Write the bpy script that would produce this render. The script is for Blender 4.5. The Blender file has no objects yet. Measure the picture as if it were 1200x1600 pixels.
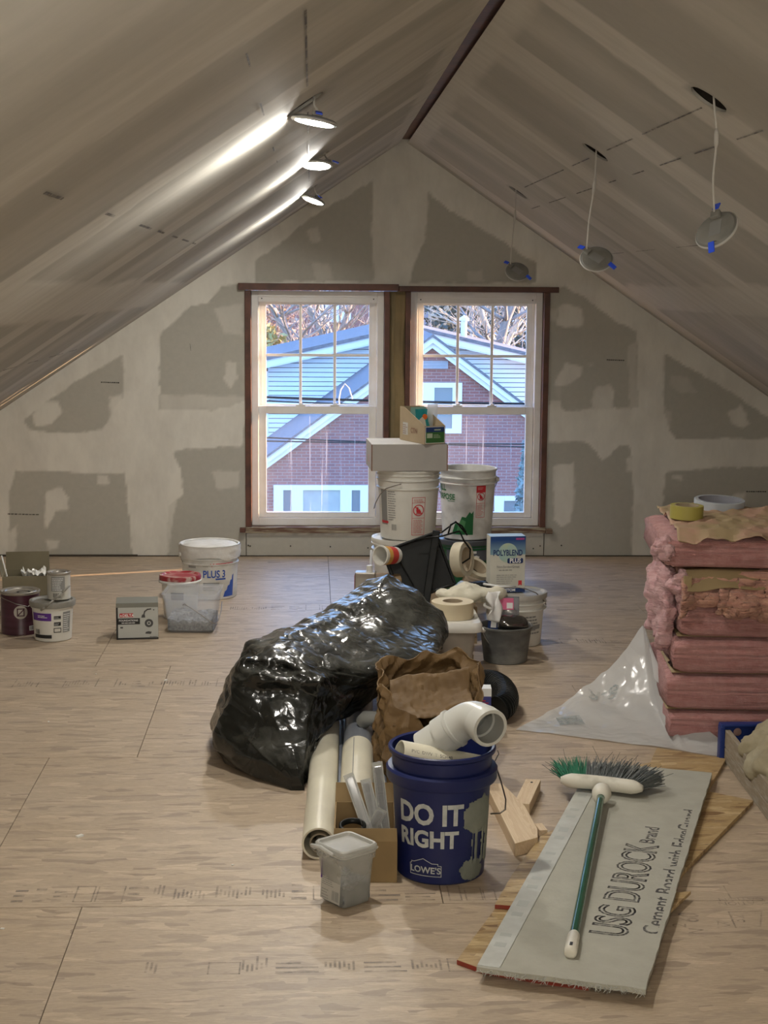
import bpy, bmesh, math, random
import numpy as np
from mathutils import Vector, Matrix

S = bpy.context.scene
C = S.collection
rnd = random.Random(11)
PI = math.pi

# ---------------------------------------------------------------- camera
def make_camera(yaw, pitch, roll, f_px, height):
    y, p, r = (math.radians(a) for a in (yaw, pitch, roll))
    fw = Vector((math.sin(y) * math.cos(p), math.cos(y) * math.cos(p), -math.sin(p)))
    rt = Vector((math.cos(y), -math.sin(y), 0))
    dn = fw.cross(rt)
    rt2 = rt * math.cos(r) - dn * math.sin(r)
    dn2 = rt * math.sin(r) + dn * math.cos(r)
    cam = bpy.data.cameras.new('camera')
    cam.sensor_fit = 'VERTICAL'
    cam.sensor_height = 36
    cam.lens = 36 * f_px / 1600
    cam.clip_start = 0.05
    cam.clip_end = 400
    o = bpy.data.objects.new('camera', cam)
    C.objects.link(o)
    o.matrix_world = Matrix(((rt2.x, -dn2.x, -fw.x, 0), (rt2.y, -dn2.y, -fw.y, 0), (rt2.z, -dn2.z, -fw.z, height), (0, 0, 0, 1)))
    S.camera = o
make_camera(2.68, 8.25, 0.455, 2460, 1.6)

# ---------------------------------------------------------------- sky, sun, exposure
S.view_settings.view_transform = 'Standard'
S.view_settings.look = 'None'
S.view_settings.exposure = 0.95
S.view_settings.gamma = 1
S.view_settings.use_curve_mapping = False
SKY_STRENGTH = 2.4
SUN_STRENGTH = 14.0
LED_STRENGTH = 420.0
w = bpy.data.worlds.new('sky')
S.world = w
w.use_nodes = True
nt = w.node_tree
bg = nt.nodes['Background']
tc = nt.nodes.new('ShaderNodeTexCoord')
sx = nt.nodes.new('ShaderNodeSeparateXYZ')
cr = nt.nodes.new('ShaderNodeValToRGB')
nt.links.new(tc.outputs['Generated'], sx.inputs[0])
nt.links.new(sx.outputs['Z'], cr.inputs[0])
cr.color_ramp.elements[0].position = 0.0
cr.color_ramp.elements[0].color = (0.38, 0.62, 1.0, 1)
cr.color_ramp.elements[1].position = 0.7
cr.color_ramp.elements[1].color = (0.20, 0.42, 1.0, 1)
nt.links.new(cr.outputs[0], bg.inputs['Color'])
bg.inputs['Strength'].default_value = SKY_STRENGTH
sl = bpy.data.lights.new('sun', 'SUN')
sl.energy = SUN_STRENGTH
sl.angle = math.radians(0.6)
sl.color = (1.0, 0.62, 0.36)
so = bpy.data.objects.new('sun', sl)
C.objects.link(so)
so.rotation_euler = Vector((-1.0, -0.315, -0.16)).to_track_quat('-Z', 'Y').to_euler()

# unseen point lamps without fixtures, placed and powered to fill the near half
def lamp(x, y, z, power, size=0.06):
    li = bpy.data.lights.new('unseen_lamp', 'POINT')
    li.shadow_soft_size = size
    li.energy = power
    li.color = (1.0, 0.95, 0.86)
    o = bpy.data.objects.new('unseen_lamp', li)
    C.objects.link(o)
    o.location = (x, y, z)
lamp(0.05, 0.6, 1.76, 30)
lamp(0.05, -1.3, 1.76, 38)
lamp(0.55, -2.3, 1.60, 24)

# ---------------------------------------------------------------- helpers
def h3(ix, iy, iz, seed):
    n = (ix * 374761393 + iy * 668265263 + iz * 2147483647 + seed * 1274126177) & 0xFFFFFFFF
    n = ((n ^ (n >> 13)) * 1274126177) & 0xFFFFFFFF
    n = ((n ^ (n >> 15)) * 2246822519) & 0xFFFFFFFF
    return ((n ^ (n >> 16)) & 0xFFFFFF) / 8388607.5 - 1.0

def vnoise(P, seed=0):
    P = np.asarray(P, float)
    i = np.floor(P).astype(np.int64)
    f = P - i
    f = f * f * (3 - 2 * f)
    r = 0
    for a in (0, 1):
        for b in (0, 1):
            for c in (0, 1):
                wgt = (f[..., 0] if a else 1 - f[..., 0]) * (f[..., 1] if b else 1 - f[..., 1]) * (f[..., 2] if c else 1 - f[..., 2])
                r = r + wgt * h3(i[..., 0] + a, i[..., 1] + b, i[..., 2] + c, seed)
    return r

def fbm(P, seed=0, octv=4):
    P = np.asarray(P, float)
    r, a = 0, 0.5
    for k in range(octv):
        r = r + a * vnoise(P * 2 ** k + 17.3 * k, seed + k)
        a *= 0.5
    return r

def ridged(P, seed=0, octv=3):
    P = np.asarray(P, float)
    r, a = 0, 0.6
    for k in range(octv):
        r = r + a * (1 - 2 * np.abs(vnoise(P * 2 ** k + 9.1 * k, seed + k)))
        a *= 0.5
    return r

def facet(P, f, seed, n=6, warp=0.0):
    """sum of triangle waves in scattered directions: flat facets that meet in straight creases"""
    P = np.asarray(P, float)
    if warp:
        P = P + warp * np.stack([vnoise(P * f * 0.5 + 3.1, seed + 50 + k) for k in range(3)], -1)
    rs = np.random.RandomState(seed)
    r = 0
    for k in range(n):
        d = rs.randn(3)
        d /= np.linalg.norm(d)
        x = (P @ d) * f * (0.6 + 0.9 * rs.rand()) + rs.rand()
        r = r + (np.abs((x % 1.0) - 0.5) * 4 - 1) * (0.5 + 0.5 * rs.rand())
    return r / n * 1.6

def sstep(a, b, x):
    t = np.clip((x - a) / (b - a), 0, 1)
    return t * t * (3 - 2 * t)

class MB:
    """collects shapes for one mesh"""
    def __init__(s):
        s.v, s.f = [], []
    def add(s, v, f):
        n = len(s.v)
        s.v += [tuple(map(float, p)) for p in v]
        s.f += [tuple(int(i) + n for i in q) for q in f]
        return s
    def box(s, c, d, m=None):
        v = [Vector((sx * d[0] / 2, sy * d[1] / 2, sz * d[2] / 2)) for sx in (-1, 1) for sy in (-1, 1) for sz in (-1, 1)]
        if m is not None:
            v = [m @ p for p in v]
        c = Vector(c)
        return s.add([p + c for p in v], [(0, 1, 3, 2), (4, 6, 7, 5), (0, 4, 5, 1), (2, 3, 7, 6), (0, 2, 6, 4), (1, 5, 7, 3)])
    def span(s, a, b):
        return s.box([(p + q) / 2 for p, q in zip(a, b)], [abs(q - p) for p, q in zip(a, b)])
    def prism(s, pts, z0, z1):
        n = len(pts)
        area = sum(pts[i][0] * pts[(i + 1) % n][1] - pts[(i + 1) % n][0] * pts[i][1] for i in range(n))
        if area < 0:
            pts = pts[::-1]
        v = [(p[0], p[1], z0) for p in pts] + [(p[0], p[1], z1) for p in pts]
        return s.add(v, [tuple(range(n - 1, -1, -1)), tuple(range(n, 2 * n))] + [(i, (i + 1) % n, n + (i + 1) % n, n + i) for i in range(n)])
    def lathe(s, prof, seg=40, c=(0, 0, 0), m=None, wob=None):
        v, f = [], []
        for r, z in prof:
            for k in range(seg):
                a = 2 * PI * k / seg
                rr = r if wob is None else r + wob(a, z)
                p = Vector((rr * math.cos(a), rr * math.sin(a), z))
                v.append((m @ p if m is not None else p) + Vector(c))
        for i in range(len(prof) - 1):
            for k in range(seg):
                f.append((i * seg + k, i * seg + (k + 1) % seg, (i + 1) * seg + (k + 1) % seg, (i + 1) * seg + k))
        return s.add(v, f)
    def tube(s, pts, r, seg=8, caps=True, closed=False):
        pts = [Vector(p) for p in pts]
        n = len(pts)
        rs = r if isinstance(r, (list, tuple)) else [r] * n
        v, f = [], []
        nrm = None
        for i, p in enumerate(pts):
            if closed:
                t = (pts[(i + 1) % n] - pts[i - 1])
            else:
                t = pts[min(i + 1, n - 1)] - pts[max(i - 1, 0)]
            t = t.normalized() if t.length > 1e-9 else Vector((0, 0, 1))
            if nrm is None:
                nrm = t.orthogonal().normalized()
            nrm = (nrm - t * nrm.dot(t))
            nrm = nrm.normalized() if nrm.length > 1e-6 else t.orthogonal().normalized()
            b = t.cross(nrm)
            for k in range(seg):
                a = 2 * PI * k / seg
                v.append(p + (nrm * math.cos(a) + b * math.sin(a)) * rs[i])
        for i in range(n if closed else n - 1):
            j = (i + 1) % n
            for k in range(seg):
                f.append((i * seg + k, i * seg + (k + 1) % seg, j * seg + (k + 1) % seg, j * seg + k))
        if caps and not closed:
            f.append(tuple(range(seg - 1, -1, -1)))
            f.append(tuple((n - 1) * seg + k for k in range(seg)))
        return s.add(v, f)
    def pipe(s, a, b, ro, ri, seg=28):
        """hollow pipe from a to b"""
        a, b = Vector(a), Vector(b)
        m = (b - a).to_track_quat('Z', 'Y').to_matrix()
        L = (b - a).length
        prof = [(ri, 0.0005), (ro - 0.001, 0), (ro, 0.001), (ro, L - 0.001), (ro - 0.001, L), (ri, L), (ri, 0.0005)]
        return s.lathe(prof, seg, a, m)
    def grid(s, P):
        """P: (n, m, 3) array of points"""
        n, m = P.shape[:2]
        idx = np.arange(n * m).reshape(n, m)
        f = np.stack([idx[:-1, :-1], idx[1:, :-1], idx[1:, 1:], idx[:-1, 1:]], -1).reshape(-1, 4)
        return s.add(P.reshape(-1, 3), f)
    def build(s, name, m, parent=None, smooth=False, bevel=0, loc=None, rot=None, sharp=None):
        me = bpy.data.meshes.new(name)
        me.from_pydata(s.v, [], s.f)
        me.update()
        if m is not None:
            me.materials.append(m)
        o = bpy.data.objects.new(name, me)
        C.objects.link(o)
        if smooth:
            me.shade_smooth()
            if sharp is not None:
                me.set_sharp_from_angle(angle=math.radians(sharp))
        if bevel:
            b = o.modifiers.new('bevel', 'BEVEL')
            b.width = bevel
            b.segments = 2
            b.limit_method = 'ANGLE'
        if parent is not None:
            o.parent = parent
        if loc is not None:
            o.location = loc
        if rot is not None:
            o.rotation_euler = rot
        return o

def thing(name, label, cat, loc=(0, 0, 0), rz=0, group=None, rot=None):
    o = bpy.data.objects.new(name, None)
    o.empty_display_size = 0.05
    C.objects.link(o)
    o.location = loc
    o.rotation_euler = rot if rot is not None else (0, 0, rz)
    return tag(o, label, cat, group)

def tag(o, label=None, cat=None, group=None, kind=None):
    for k, val in (('label', label), ('category', cat), ('group', group), ('kind', kind)):
        if val:
            o[k] = val
    return o

def structure(o, label=None, cat=None):
    return tag(o, label, cat, kind='structure')

def copy_tree(o, parent=None, loc=None, rot=None, label=None):
    c = o.copy()
    C.objects.link(c)
    if parent is not None:
        c.parent = parent
    if loc is not None:
        c.location = loc
    if rot is not None:
        c.rotation_euler = rot
    if label:
        c['label'] = label
    for ch in list(o.children):
        copy_tree(ch, c)
    return c

def add_mod(o, kind, **kw):
    m = o.modifiers.new(kind.lower(), kind)
    for k, val in kw.items():
        setattr(m, k, val)
    return m

# lettering: flat outlines turned into meshes
def text_geo(s, size=1.0, bold=0.0, align='LEFT', sx=1.0, space=1.0):
    cu = bpy.data.curves.new('lettering', 'FONT')
    cu.body = s
    cu.size = size
    cu.offset = bold
    cu.align_x = align
    cu.resolution_u = 3
    cu.space_character = space
    o = bpy.data.objects.new('lettering', cu)
    me = bpy.data.meshes.new_from_object(o)
    v = [(p.co.x * sx, p.co.y) for p in me.vertices]
    f = [tuple(p.vertices) for p in me.polygons]
    bpy.data.objects.remove(o)
    bpy.data.curves.remove(cu)
    bpy.data.meshes.remove(me)
    return v, f

def rect_geo(x0, y0, x1, y1, nx=1, ny=1):
    v = [(x0 + (x1 - x0) * i / nx, y0 + (y1 - y0) * j / ny) for i in range(nx + 1) for j in range(ny + 1)]
    f = [(i * (ny + 1) + j, (i + 1) * (ny + 1) + j, (i + 1) * (ny + 1) + j + 1, i * (ny + 1) + j + 1) for i in range(nx) for j in range(ny)]
    return v, f

def ring_geo(cx, cy, r0, r1, n=28):
    v = [(cx + r * math.cos(2 * PI * k / n), cy + r * math.sin(2 * PI * k / n)) for k in range(n) for r in (r0, r1)]
    return v, [(2 * k, 2 * k + 1, (2 * k + 3) % (2 * n), (2 * k + 2) % (2 * n)) for k in range(n)]

def poly_geo(pts):
    return list(pts), [tuple(range(len(pts)))]

def line_geo(pts, wd):
    """a polyline drawn with a flat stroke"""
    v, f = [], []
    for (x0, y0), (x1, y1) in zip(pts[:-1], pts[1:]):
        L = math.hypot(x1 - x0, y1 - y0) or 1e-6
        tx, ty = (x1 - x0) / L * wd / 2, (y1 - y0) / L * wd / 2
        n = len(v)
        v += [(x0 - tx - ty, y0 - ty + tx), (x0 - tx + ty, y0 - ty - tx), (x1 + tx + ty, y1 + ty - tx), (x1 + tx - ty, y1 + ty + tx)]
        f.append((n, n + 1, n + 2, n + 3))
    return v, f

def shift(g, dx, dy, k=1.0):
    return [(x * k + dx, y * k + dy) for x, y in g[0]], g[1]

def cut_x(g, step):
    """slices a flat shape across x so that it can be bent round a curve"""
    bm = bmesh.new()
    vs = [bm.verts.new((x, y, 0)) for x, y in g[0]]
    for q in g[1]:
        if len(set(q)) > 2:
            try:
                bm.faces.new([vs[i] for i in q])
            except ValueError:
                pass
    xs = [x for x, y in g[0]]
    x = math.floor(min(xs) / step) * step
    while x < max(xs):
        bmesh.ops.bisect_plane(bm, geom=bm.verts[:] + bm.edges[:] + bm.faces[:], plane_co=(x, 0, 0), plane_no=(1, 0, 0))
        x += step
    bm.verts.index_update()
    v = [(p.co.x, p.co.y) for p in bm.verts]
    f = [tuple(q.index for q in fa.verts) for fa in bm.faces]
    bm.free()
    return v, f

def decal(name, geos, m, parent, fmap, cut=None, label=None):
    mb = MB()
    for g in (geos if isinstance(geos, list) else [geos]):
        if cut:
            g = cut_x(g, cut)
        mb.add([fmap(x, y) for x, y in g[0]], g[1])
    o = mb.build(name, m, parent)
    if label:
        o['label'] = label
    return o

def cyl_map(rb, rt, h, a0=0.0, eps=0.0008):
    """flat x, y onto the side of a tapered drum; x = 0 faces -Y turned by a0 towards +X"""
    def f(x, y):
        r = rb + (rt - rb) * y / h + eps
        a = a0 + x / ((rb + rt) / 2)
        return (r * math.sin(a), -r * math.cos(a), y)
    return f

def plane_map(o, ux, uy, eps=0.0006):
    o, ux, uy = Vector(o), Vector(ux).normalized(), Vector(uy).normalized()
    n = ux.cross(uy) * eps
    return lambda x, y: tuple(o + ux * x + uy * y + n)

# ---------------------------------------------------------------- materials
def lin(c):
    return tuple((x / 12.92 if x <= 0.04045 else ((x + 0.055) / 1.055) ** 2.4) for x in (q / 255 for q in c))

class NT:
    def __init__(s, name):
        s.m = bpy.data.materials.new(name)
        s.m.use_nodes = True
        s.t = s.m.node_tree
        s.b = s.t.nodes['Principled BSDF']
        s.out = s.t.nodes['Material Output']
    def n(s, kind, **kw):
        x = s.t.nodes.new('ShaderNode' + kind)
        for k, val in kw.items():
            setattr(x, k, val)
        return x
    def l(s, a, b):
        s.t.links.new(a, b)
    def val(s, sock, x):
        if hasattr(x, 'is_output'):
            s.l(x, sock)
        else:
            sock.default_value = (*x, 1) if isinstance(x, tuple) and len(x) == 3 and sock.type == 'RGBA' else x
    def coord(s, stretch=(1, 1, 1), rot=(0, 0, 0), space='Object'):
        tc = s.n('TexCoord')
        mp = s.n('Mapping')
        mp.inputs['Scale'].default_value = stretch
        mp.inputs['Rotation'].default_value = rot
        s.l(tc.outputs[space], mp.inputs[0])
        return mp.outputs[0]
    def noise(s, vec, scale, detail=4, rough=0.55, dist=0.0):
        x = s.n('TexNoise')
        s.l(vec, x.inputs['Vector'])
        x.inputs['Scale'].default_value = scale
        x.inputs['Detail'].default_value = detail
        x.inputs['Roughness'].default_value = rough
        x.inputs['Distortion'].default_value = dist
        return x.outputs['Fac']
    def mapr(s, x, a, b, c=0.0, d=1.0):
        r = s.n('MapRange')
        s.l(x, r.inputs[0])
        for i, q in enumerate((a, b, c, d)):
            r.inputs[i + 1].default_value = q
        return r.outputs[0]
    def math(s, op, a, b=0.0, c=0.0):
        r = s.n('Math', operation=op)
        for sock, x in zip(r.inputs, (a, b, c)):
            s.val(sock, x)
        return r.outputs[0]
    def mix(s, fac, a, b, mode='MIX'):
        r = s.n('Mix', data_type='RGBA', blend_type=mode)
        s.val(r.inputs[0], fac)
        s.val(r.inputs[6], a)
        s.val(r.inputs[7], b)
        return r.outputs[2]
    def attr(s, name):
        r = s.n('Attribute')
        r.attribute_name = name
        return r.outputs['Fac']
    def bump(s, h, strength=0.3, dist=0.01):
        r = s.n('Bump')
        r.inputs['Strength'].default_value = strength
        r.inputs['Distance'].default_value = dist
        s.l(h, r.inputs['Height'])
        s.l(r.outputs[0], s.b.inputs['Normal'])
        return r.outputs[0]

def mat(name, col, rough=0.5, col2=None, scale=6, detail=4, stretch=(1, 1, 1), lo=0.35, hi=0.65, metal=0.0, bump=0.0, bscale=40, bdist=0.004,
        spec=0.5, alpha=1.0, trans=0.0, ior=1.45, coat=0.0, rough2=None, emit=None):
    k = NT(name)
    b = k.b
    vec = k.coord(stretch)
    if col2 is not None:
        fac = k.mapr(k.noise(vec, scale, detail), lo, hi)
        k.l(k.mix(fac, col, col2), b.inputs['Base Color'])
        if rough2 is not None:
            k.l(k.mapr(fac, 0, 1, rough, rough2), b.inputs['Roughness'])
    else:
        b.inputs['Base Color'].default_value = (*col, 1)
    if rough2 is None:
        b.inputs['Roughness'].default_value = rough
    b.inputs['Metallic'].default_value = metal
    b.inputs['Specular IOR Level'].default_value = spec
    b.inputs['Alpha'].default_value = alpha
    b.inputs['Transmission Weight'].default_value = trans
    b.inputs['IOR'].default_value = ior
    b.inputs['Coat Weight'].default_value = coat
    if bump:
        k.bump(k.noise(vec, bscale, 5), bump, bdist)
    if emit:
        b.inputs['Emission Color'].default_value = (*emit[0], 1)
        b.inputs['Emission Strength'].default_value = emit[1]
    return k.m

def clear_plastic(name, tint=(0.85, 0.86, 0.86), opacity=0.45, rough=0.35):
    """thin milky or clear plastic: light passes through, the rest is scattered"""
    k = NT(name)
    k.b.inputs['Base Color'].default_value = (*tint, 1)
    k.b.inputs['Roughness'].default_value = rough
    tr = k.n('BsdfTransparent')
    tr.inputs[0].default_value = (0.97, 0.97, 0.97, 1)
    tl = k.n('BsdfTranslucent')
    tl.inputs[0].default_value = (*tint, 1)
    a = k.n('MixShader')
    a.inputs[0].default_value = 0.35
    k.l(k.b.outputs[0], a.inputs[1])
    k.l(tl.outputs[0], a.inputs[2])
    b = k.n('MixShader')
    n = k.noise(k.coord(), 9, 3)
    k.l(k.mapr(n, 0.3, 0.7, opacity * 0.85, min(1, opacity * 1.15)), b.inputs[0])
    k.l(tr.outputs[0], b.inputs[1])
    k.l(a.outputs[0], b.inputs[2])
    k.l(b.outputs[0], k.out.inputs[0])
    return k.m

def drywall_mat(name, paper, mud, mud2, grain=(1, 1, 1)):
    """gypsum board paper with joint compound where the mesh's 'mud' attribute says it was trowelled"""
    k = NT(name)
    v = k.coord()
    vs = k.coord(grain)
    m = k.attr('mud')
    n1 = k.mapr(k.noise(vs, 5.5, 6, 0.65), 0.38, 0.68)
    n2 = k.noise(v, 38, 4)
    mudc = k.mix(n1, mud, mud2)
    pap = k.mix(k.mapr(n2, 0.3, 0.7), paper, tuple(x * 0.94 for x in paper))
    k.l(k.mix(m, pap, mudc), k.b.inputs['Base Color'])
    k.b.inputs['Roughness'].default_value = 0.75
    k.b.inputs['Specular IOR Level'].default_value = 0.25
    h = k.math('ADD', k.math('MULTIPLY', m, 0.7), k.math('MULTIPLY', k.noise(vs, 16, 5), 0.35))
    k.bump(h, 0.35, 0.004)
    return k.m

def osb_mat(name, base, light, dark, wash, wash_amt, edge=False):
    """oriented strand board: long wood strands in several layers and tones"""
    k = NT(name)
    cols = None
    tc = k.n('TexCoord')
    oi = k.n('ObjectInfo')
    for i, (rz, sc) in enumerate(((0.05, (11, 64, 30)), (-0.26, (9.0, 42, 30)), (0.45, (12, 46, 30)))):
        mp = k.n('Mapping')
        k.l(tc.outputs['Object'], mp.inputs[0])
        mp.inputs['Rotation'].default_value = (0, 0, rz)
        mp.inputs['Scale'].default_value = sc
        mp.inputs['Location'].default_value = (3.7 * i, 1.3 * i, 0)
        nz = k.n('TexNoise')
        nz.inputs['Scale'].default_value = 0.35
        nz.inputs['Detail'].default_value = 2
        k.l(mp.outputs[0], nz.inputs['Vector'])
        off = k.n('VectorMath', operation='MULTIPLY_ADD')
        k.l(nz.outputs['Color'], off.inputs[0])
        off.inputs[1].default_value = (0.9, 2.4, 0)
        k.l(mp.outputs[0], off.inputs[2])
        vo = k.n('TexVoronoi', voronoi_dimensions='2D')
        vo.inputs['Scale'].default_value = 1.0
        k.l(off.outputs[0], vo.inputs['Vector'])
        sp = k.n('SeparateColor')
        k.l(vo.outputs['Color'], sp.inputs[0])
        c = k.mix(k.mapr(sp.outputs[0], 0.15, 0.85), dark, light)
        c = k.mix(k.mapr(sp.outputs[1], 0.3, 0.6), c, base)
        cols = c if cols is None else k.mix(k.mapr(sp.outputs[2], 0.55, 0.6), cols, c)
        if i == 0:
            hh = sp.outputs[0]
            cell = vo.outputs['Distance']
    fine = k.noise(k.coord((9, 90, 20), (0, 0, 0.08)), 2.4, 7, 0.78)
    cols = k.mix(k.mapr(fine, 0.42, 0.72, 0.0, 0.60), cols, dark)
    cols = k.mix(k.mapr(fine, 0.48, 0.28, 0.0, 0.45), cols, light)
    dust = k.mapr(k.noise(k.coord((1, 1.6, 1)), 1.6, 4), 0.35, 0.7, 0.25 * wash_amt, wash_amt)
    cols = k.mix(dust, cols, wash)
    grain = k.noise(k.coord((14, 150, 20), (0, 0, 0.05)), 3.0, 4, 0.75)
    cols = k.mix(k.mapr(grain, 0.40, 0.72, 0.0, 0.45), cols, tuple(x * 0.75 for x in dark))
    speck = k.mapr(k.noise(k.coord((12, 60, 10)), 1.6, 2), 0.70, 0.76)
    cols = k.mix(k.math('MULTIPLY', speck, 0.7), cols, tuple(x * 0.35 for x in dark))
    k.l(cols, k.b.inputs['Base Color'])
    k.l(k.mapr(fine, 0.3, 0.7, 0.36, 0.55), k.b.inputs['Roughness'])
    k.b.inputs['Specular IOR Level'].default_value = 0.45
    k.bump(k.math('ADD', hh, k.math('MULTIPLY', fine, 0.6)), 0.22, 0.002)
    return k.m

def wood_mat(name, c1, c2, axis=(1, 12, 12), scale=3.0, rough=0.6):
    k = NT(name)
    v = k.coord(axis)
    n = k.noise(v, scale, 5, 0.6, 1.2)
    w1 = k.math('FRACT', k.math('MULTIPLY', n, 7.0))
    k.l(k.mix(k.mapr(w1, 0.1, 0.9, 0.0, 0.8), c1, c2), k.b.inputs['Base Color'])
    k.b.inputs['Roughness'].default_value = rough
    k.bump(n, 0.2, 0.002)
    return k.m

def film_mat(name, col, rough, bscale, bump, dust=None, alpha=None, tl=0.0, bdist=0.012):
    """crinkled polythene film"""
    k = NT(name)
    v = k.coord()
    if dust is not None:
        ge = k.n('NewGeometry')
        sz = k.n('SeparateXYZ')
        k.l(ge.outputs['Normal'], sz.inputs[0])
        settle = k.mapr(sz.outputs['Z'], 0.45, 0.95, 0.0, 1.0)
        k.l(k.mix(k.math('MULTIPLY', settle, k.mapr(k.noise(v, 9, 6, 0.65), 0.35, 0.7, 0.05, 0.75)), col, dust), k.b.inputs['Base Color'])
    else:
        k.b.inputs['Base Color'].default_value = (*col, 1)
    k.b.inputs['Roughness'].default_value = rough
    k.b.inputs['Specular IOR Level'].default_value = 0.6
    vo = k.n('TexVoronoi', feature='DISTANCE_TO_EDGE')
    vo.inputs['Scale'].default_value = bscale
    nz = k.n('TexNoise')
    nz.inputs['Scale'].default_value = 6
    k.l(v, nz.inputs['Vector'])
    ad = k.n('VectorMath', operation='MULTIPLY_ADD')
    k.l(nz.outputs['Color'], ad.inputs[0])
    ad.inputs[1].default_value = (0.3, 0.3, 0.3)
    k.l(v, ad.inputs[2])
    k.l(ad.outputs[0], vo.inputs['Vector'])
    h = k.math('ADD', k.mapr(vo.outputs['Distance'], 0, 0.25), k.math('MULTIPLY', k.noise(v, bscale * 1.7, 4), 1.0))
    k.bump(h, bump, bdist)
    if alpha is not None:
        t = k.n('BsdfTransparent')
        tr = k.n('BsdfTranslucent')
        tr.inputs[0].default_value = (*col, 1)
        a = k.n('MixShader')
        a.inputs[0].default_value = tl
        k.l(k.b.outputs[0], a.inputs[1])
        k.l(tr.outputs[0], a.inputs[2])
        b = k.n('MixShader')
        b.inputs[0].default_value = alpha
        k.l(t.outputs[0], b.inputs[1])
        k.l(a.outputs[0], b.inputs[2])
        k.l(b.outputs[0], k.out.inputs[0])
    return k.m

def print_mat(name, col, amount, scale=30, least=0.35):
    """worn ink: solid in places, rubbed away in others"""
    k = NT(name)
    k.b.inputs['Base Color'].default_value = (*col, 1)
    k.b.inputs['Roughness'].default_value = 0.6
    t = k.n('BsdfTransparent')
    m = k.n('MixShader')
    n = k.noise(k.coord(), scale, 4, 0.7)
    k.l(k.mapr(n, 0.4, 0.6, amount * least, amount), m.inputs[0])
    k.l(t.outputs[0], m.inputs[1])
    k.l(k.b.outputs[0], m.inputs[2])
    k.l(m.outputs[0], k.out.inputs[0])
    return k.m

def glass_mat():
    """window glass: clear, a little mirror, with a haze of plaster dust and dried runs"""
    k = NT('window_glass')
    t = k.n('BsdfTransparent')
    t.inputs[0].default_value = (0.96, 0.98, 0.98, 1)
    g = k.n('BsdfGlossy')
    g.inputs['Roughness'].default_value = 0.03
    d = k.n('BsdfDiffuse')
    d.inputs[0].default_value = (0.8, 0.8, 0.8, 1)
    tl = k.n('BsdfTranslucent')
    tl.inputs[0].default_value = (0.85, 0.85, 0.85, 1)
    dm = k.n('MixShader')
    k.l(d.outputs[0], dm.inputs[1])
    k.l(tl.outputs[0], dm.inputs[2])
    a = k.n('MixShader')
    a.inputs[0].default_value = 0.05
    k.l(t.outputs[0], a.inputs[1])
    k.l(g.outputs[0], a.inputs[2])
    b = k.n('MixShader')
    runs = k.mapr(k.noise(k.coord((60, 1, 1.3)), 1.0, 3), 0.62, 0.70, 0.0, 0.30)
    haze = k.mapr(k.noise(k.coord(), 4, 3), 0.3, 0.8, 0.05, 0.12)
    k.l(k.math('ADD', runs, haze), b.inputs[0])
    k.l(a.outputs[0], b.inputs[1])
    k.l(dm.outputs[0], b.inputs[2])
    k.l(b.outputs[0], k.out.inputs[0])
    return k.m

def glass_clean():
    k = NT('window_glass_clean')
    t = k.n('BsdfTransparent')
    t.inputs[0].default_value = (0.96, 0.98, 0.98, 1)
    g = k.n('BsdfGlossy')
    g.inputs['Roughness'].default_value = 0.03
    d = k.n('BsdfDiffuse')
    a = k.n('MixShader')
    a.inputs[0].default_value = 0.05
    k.l(t.outputs[0], a.inputs[1])
    k.l(g.outputs[0], a.inputs[2])
    b = k.n('MixShader')
    k.l(k.mapr(k.noise(k.coord(), 5, 5), 0.4, 0.8, 0.03, 0.09), b.inputs[0])
    k.l(a.outputs[0], b.inputs[1])
    k.l(d.outputs[0], b.inputs[2])
    k.l(b.outputs[0], k.out.inputs[0])
    return k.m

MUD = (0.70, 0.68, 0.61)
MUD2 = (0.59, 0.57, 0.51)
PAPER = (0.435, 0.42, 0.365)
m_wall = drywall_mat('gypsum_wall', PAPER, MUD, MUD2, (1, 1, 0.5))
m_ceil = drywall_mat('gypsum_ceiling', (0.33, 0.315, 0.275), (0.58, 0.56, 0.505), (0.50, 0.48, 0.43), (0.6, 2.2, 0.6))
m_floor = osb_mat('floor_osb', (0.47, 0.365, 0.25), (0.62, 0.49, 0.345), (0.27, 0.20, 0.138), (0.47, 0.395, 0.315), 0.40)
m_osb = osb_mat('scrap_osb', (0.47, 0.33, 0.15), (0.68, 0.52, 0.28), (0.20, 0.11, 0.04), (0.45, 0.36, 0.24), 0.12)
m_gap = mat('seam_shadow', (0.05, 0.04, 0.03), 0.9)
m_oldwood = mat('old_brown_wood', (0.13, 0.05, 0.03), 0.5, (0.07, 0.03, 0.02), 9, 5, (1, 1, 1), bump=0.3)
m_stud = mat('rough_stud', (0.27, 0.20, 0.10), 0.8, (0.19, 0.15, 0.08), 6, 5, (6, 6, 1), bump=0.3)
m_vinyl = mat('white_vinyl', (0.80, 0.80, 0.79), 0.4, (0.72, 0.70, 0.66), 7, 5)
m_glass = glass_mat()
m_glass2 = glass_clean()
m_black = mat('black_plastic', (0.006, 0.0065, 0.006), 0.38, (0.010, 0.011, 0.010), 12, 4, spec=0.2)
m_blackprint = mat('black_print', (0.015, 0.015, 0.015), 0.5)
m_whiteprint = mat('white_print', (0.75, 0.75, 0.73), 0.5)
m_redprint = mat('red_print', (0.55, 0.03, 0.04), 0.5)
m_greyprint = mat('grey_print', (0.25, 0.25, 0.24), 0.6)
m_wire = mat('steel_wire', (0.30, 0.28, 0.26), 0.4, metal=1.0)
m_dark = mat('attic_void', (0.03, 0.022, 0.016), 0.9)
m_white_bucket = mat('white_bucket_plastic', (0.72, 0.71, 0.66), 0.38, (0.62, 0.60, 0.54), 5, 5)
m_card = mat('cardboard', (0.29, 0.20, 0.11), 0.8, (0.24, 0.165, 0.09), 7, 5, bump=0.08)
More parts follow.
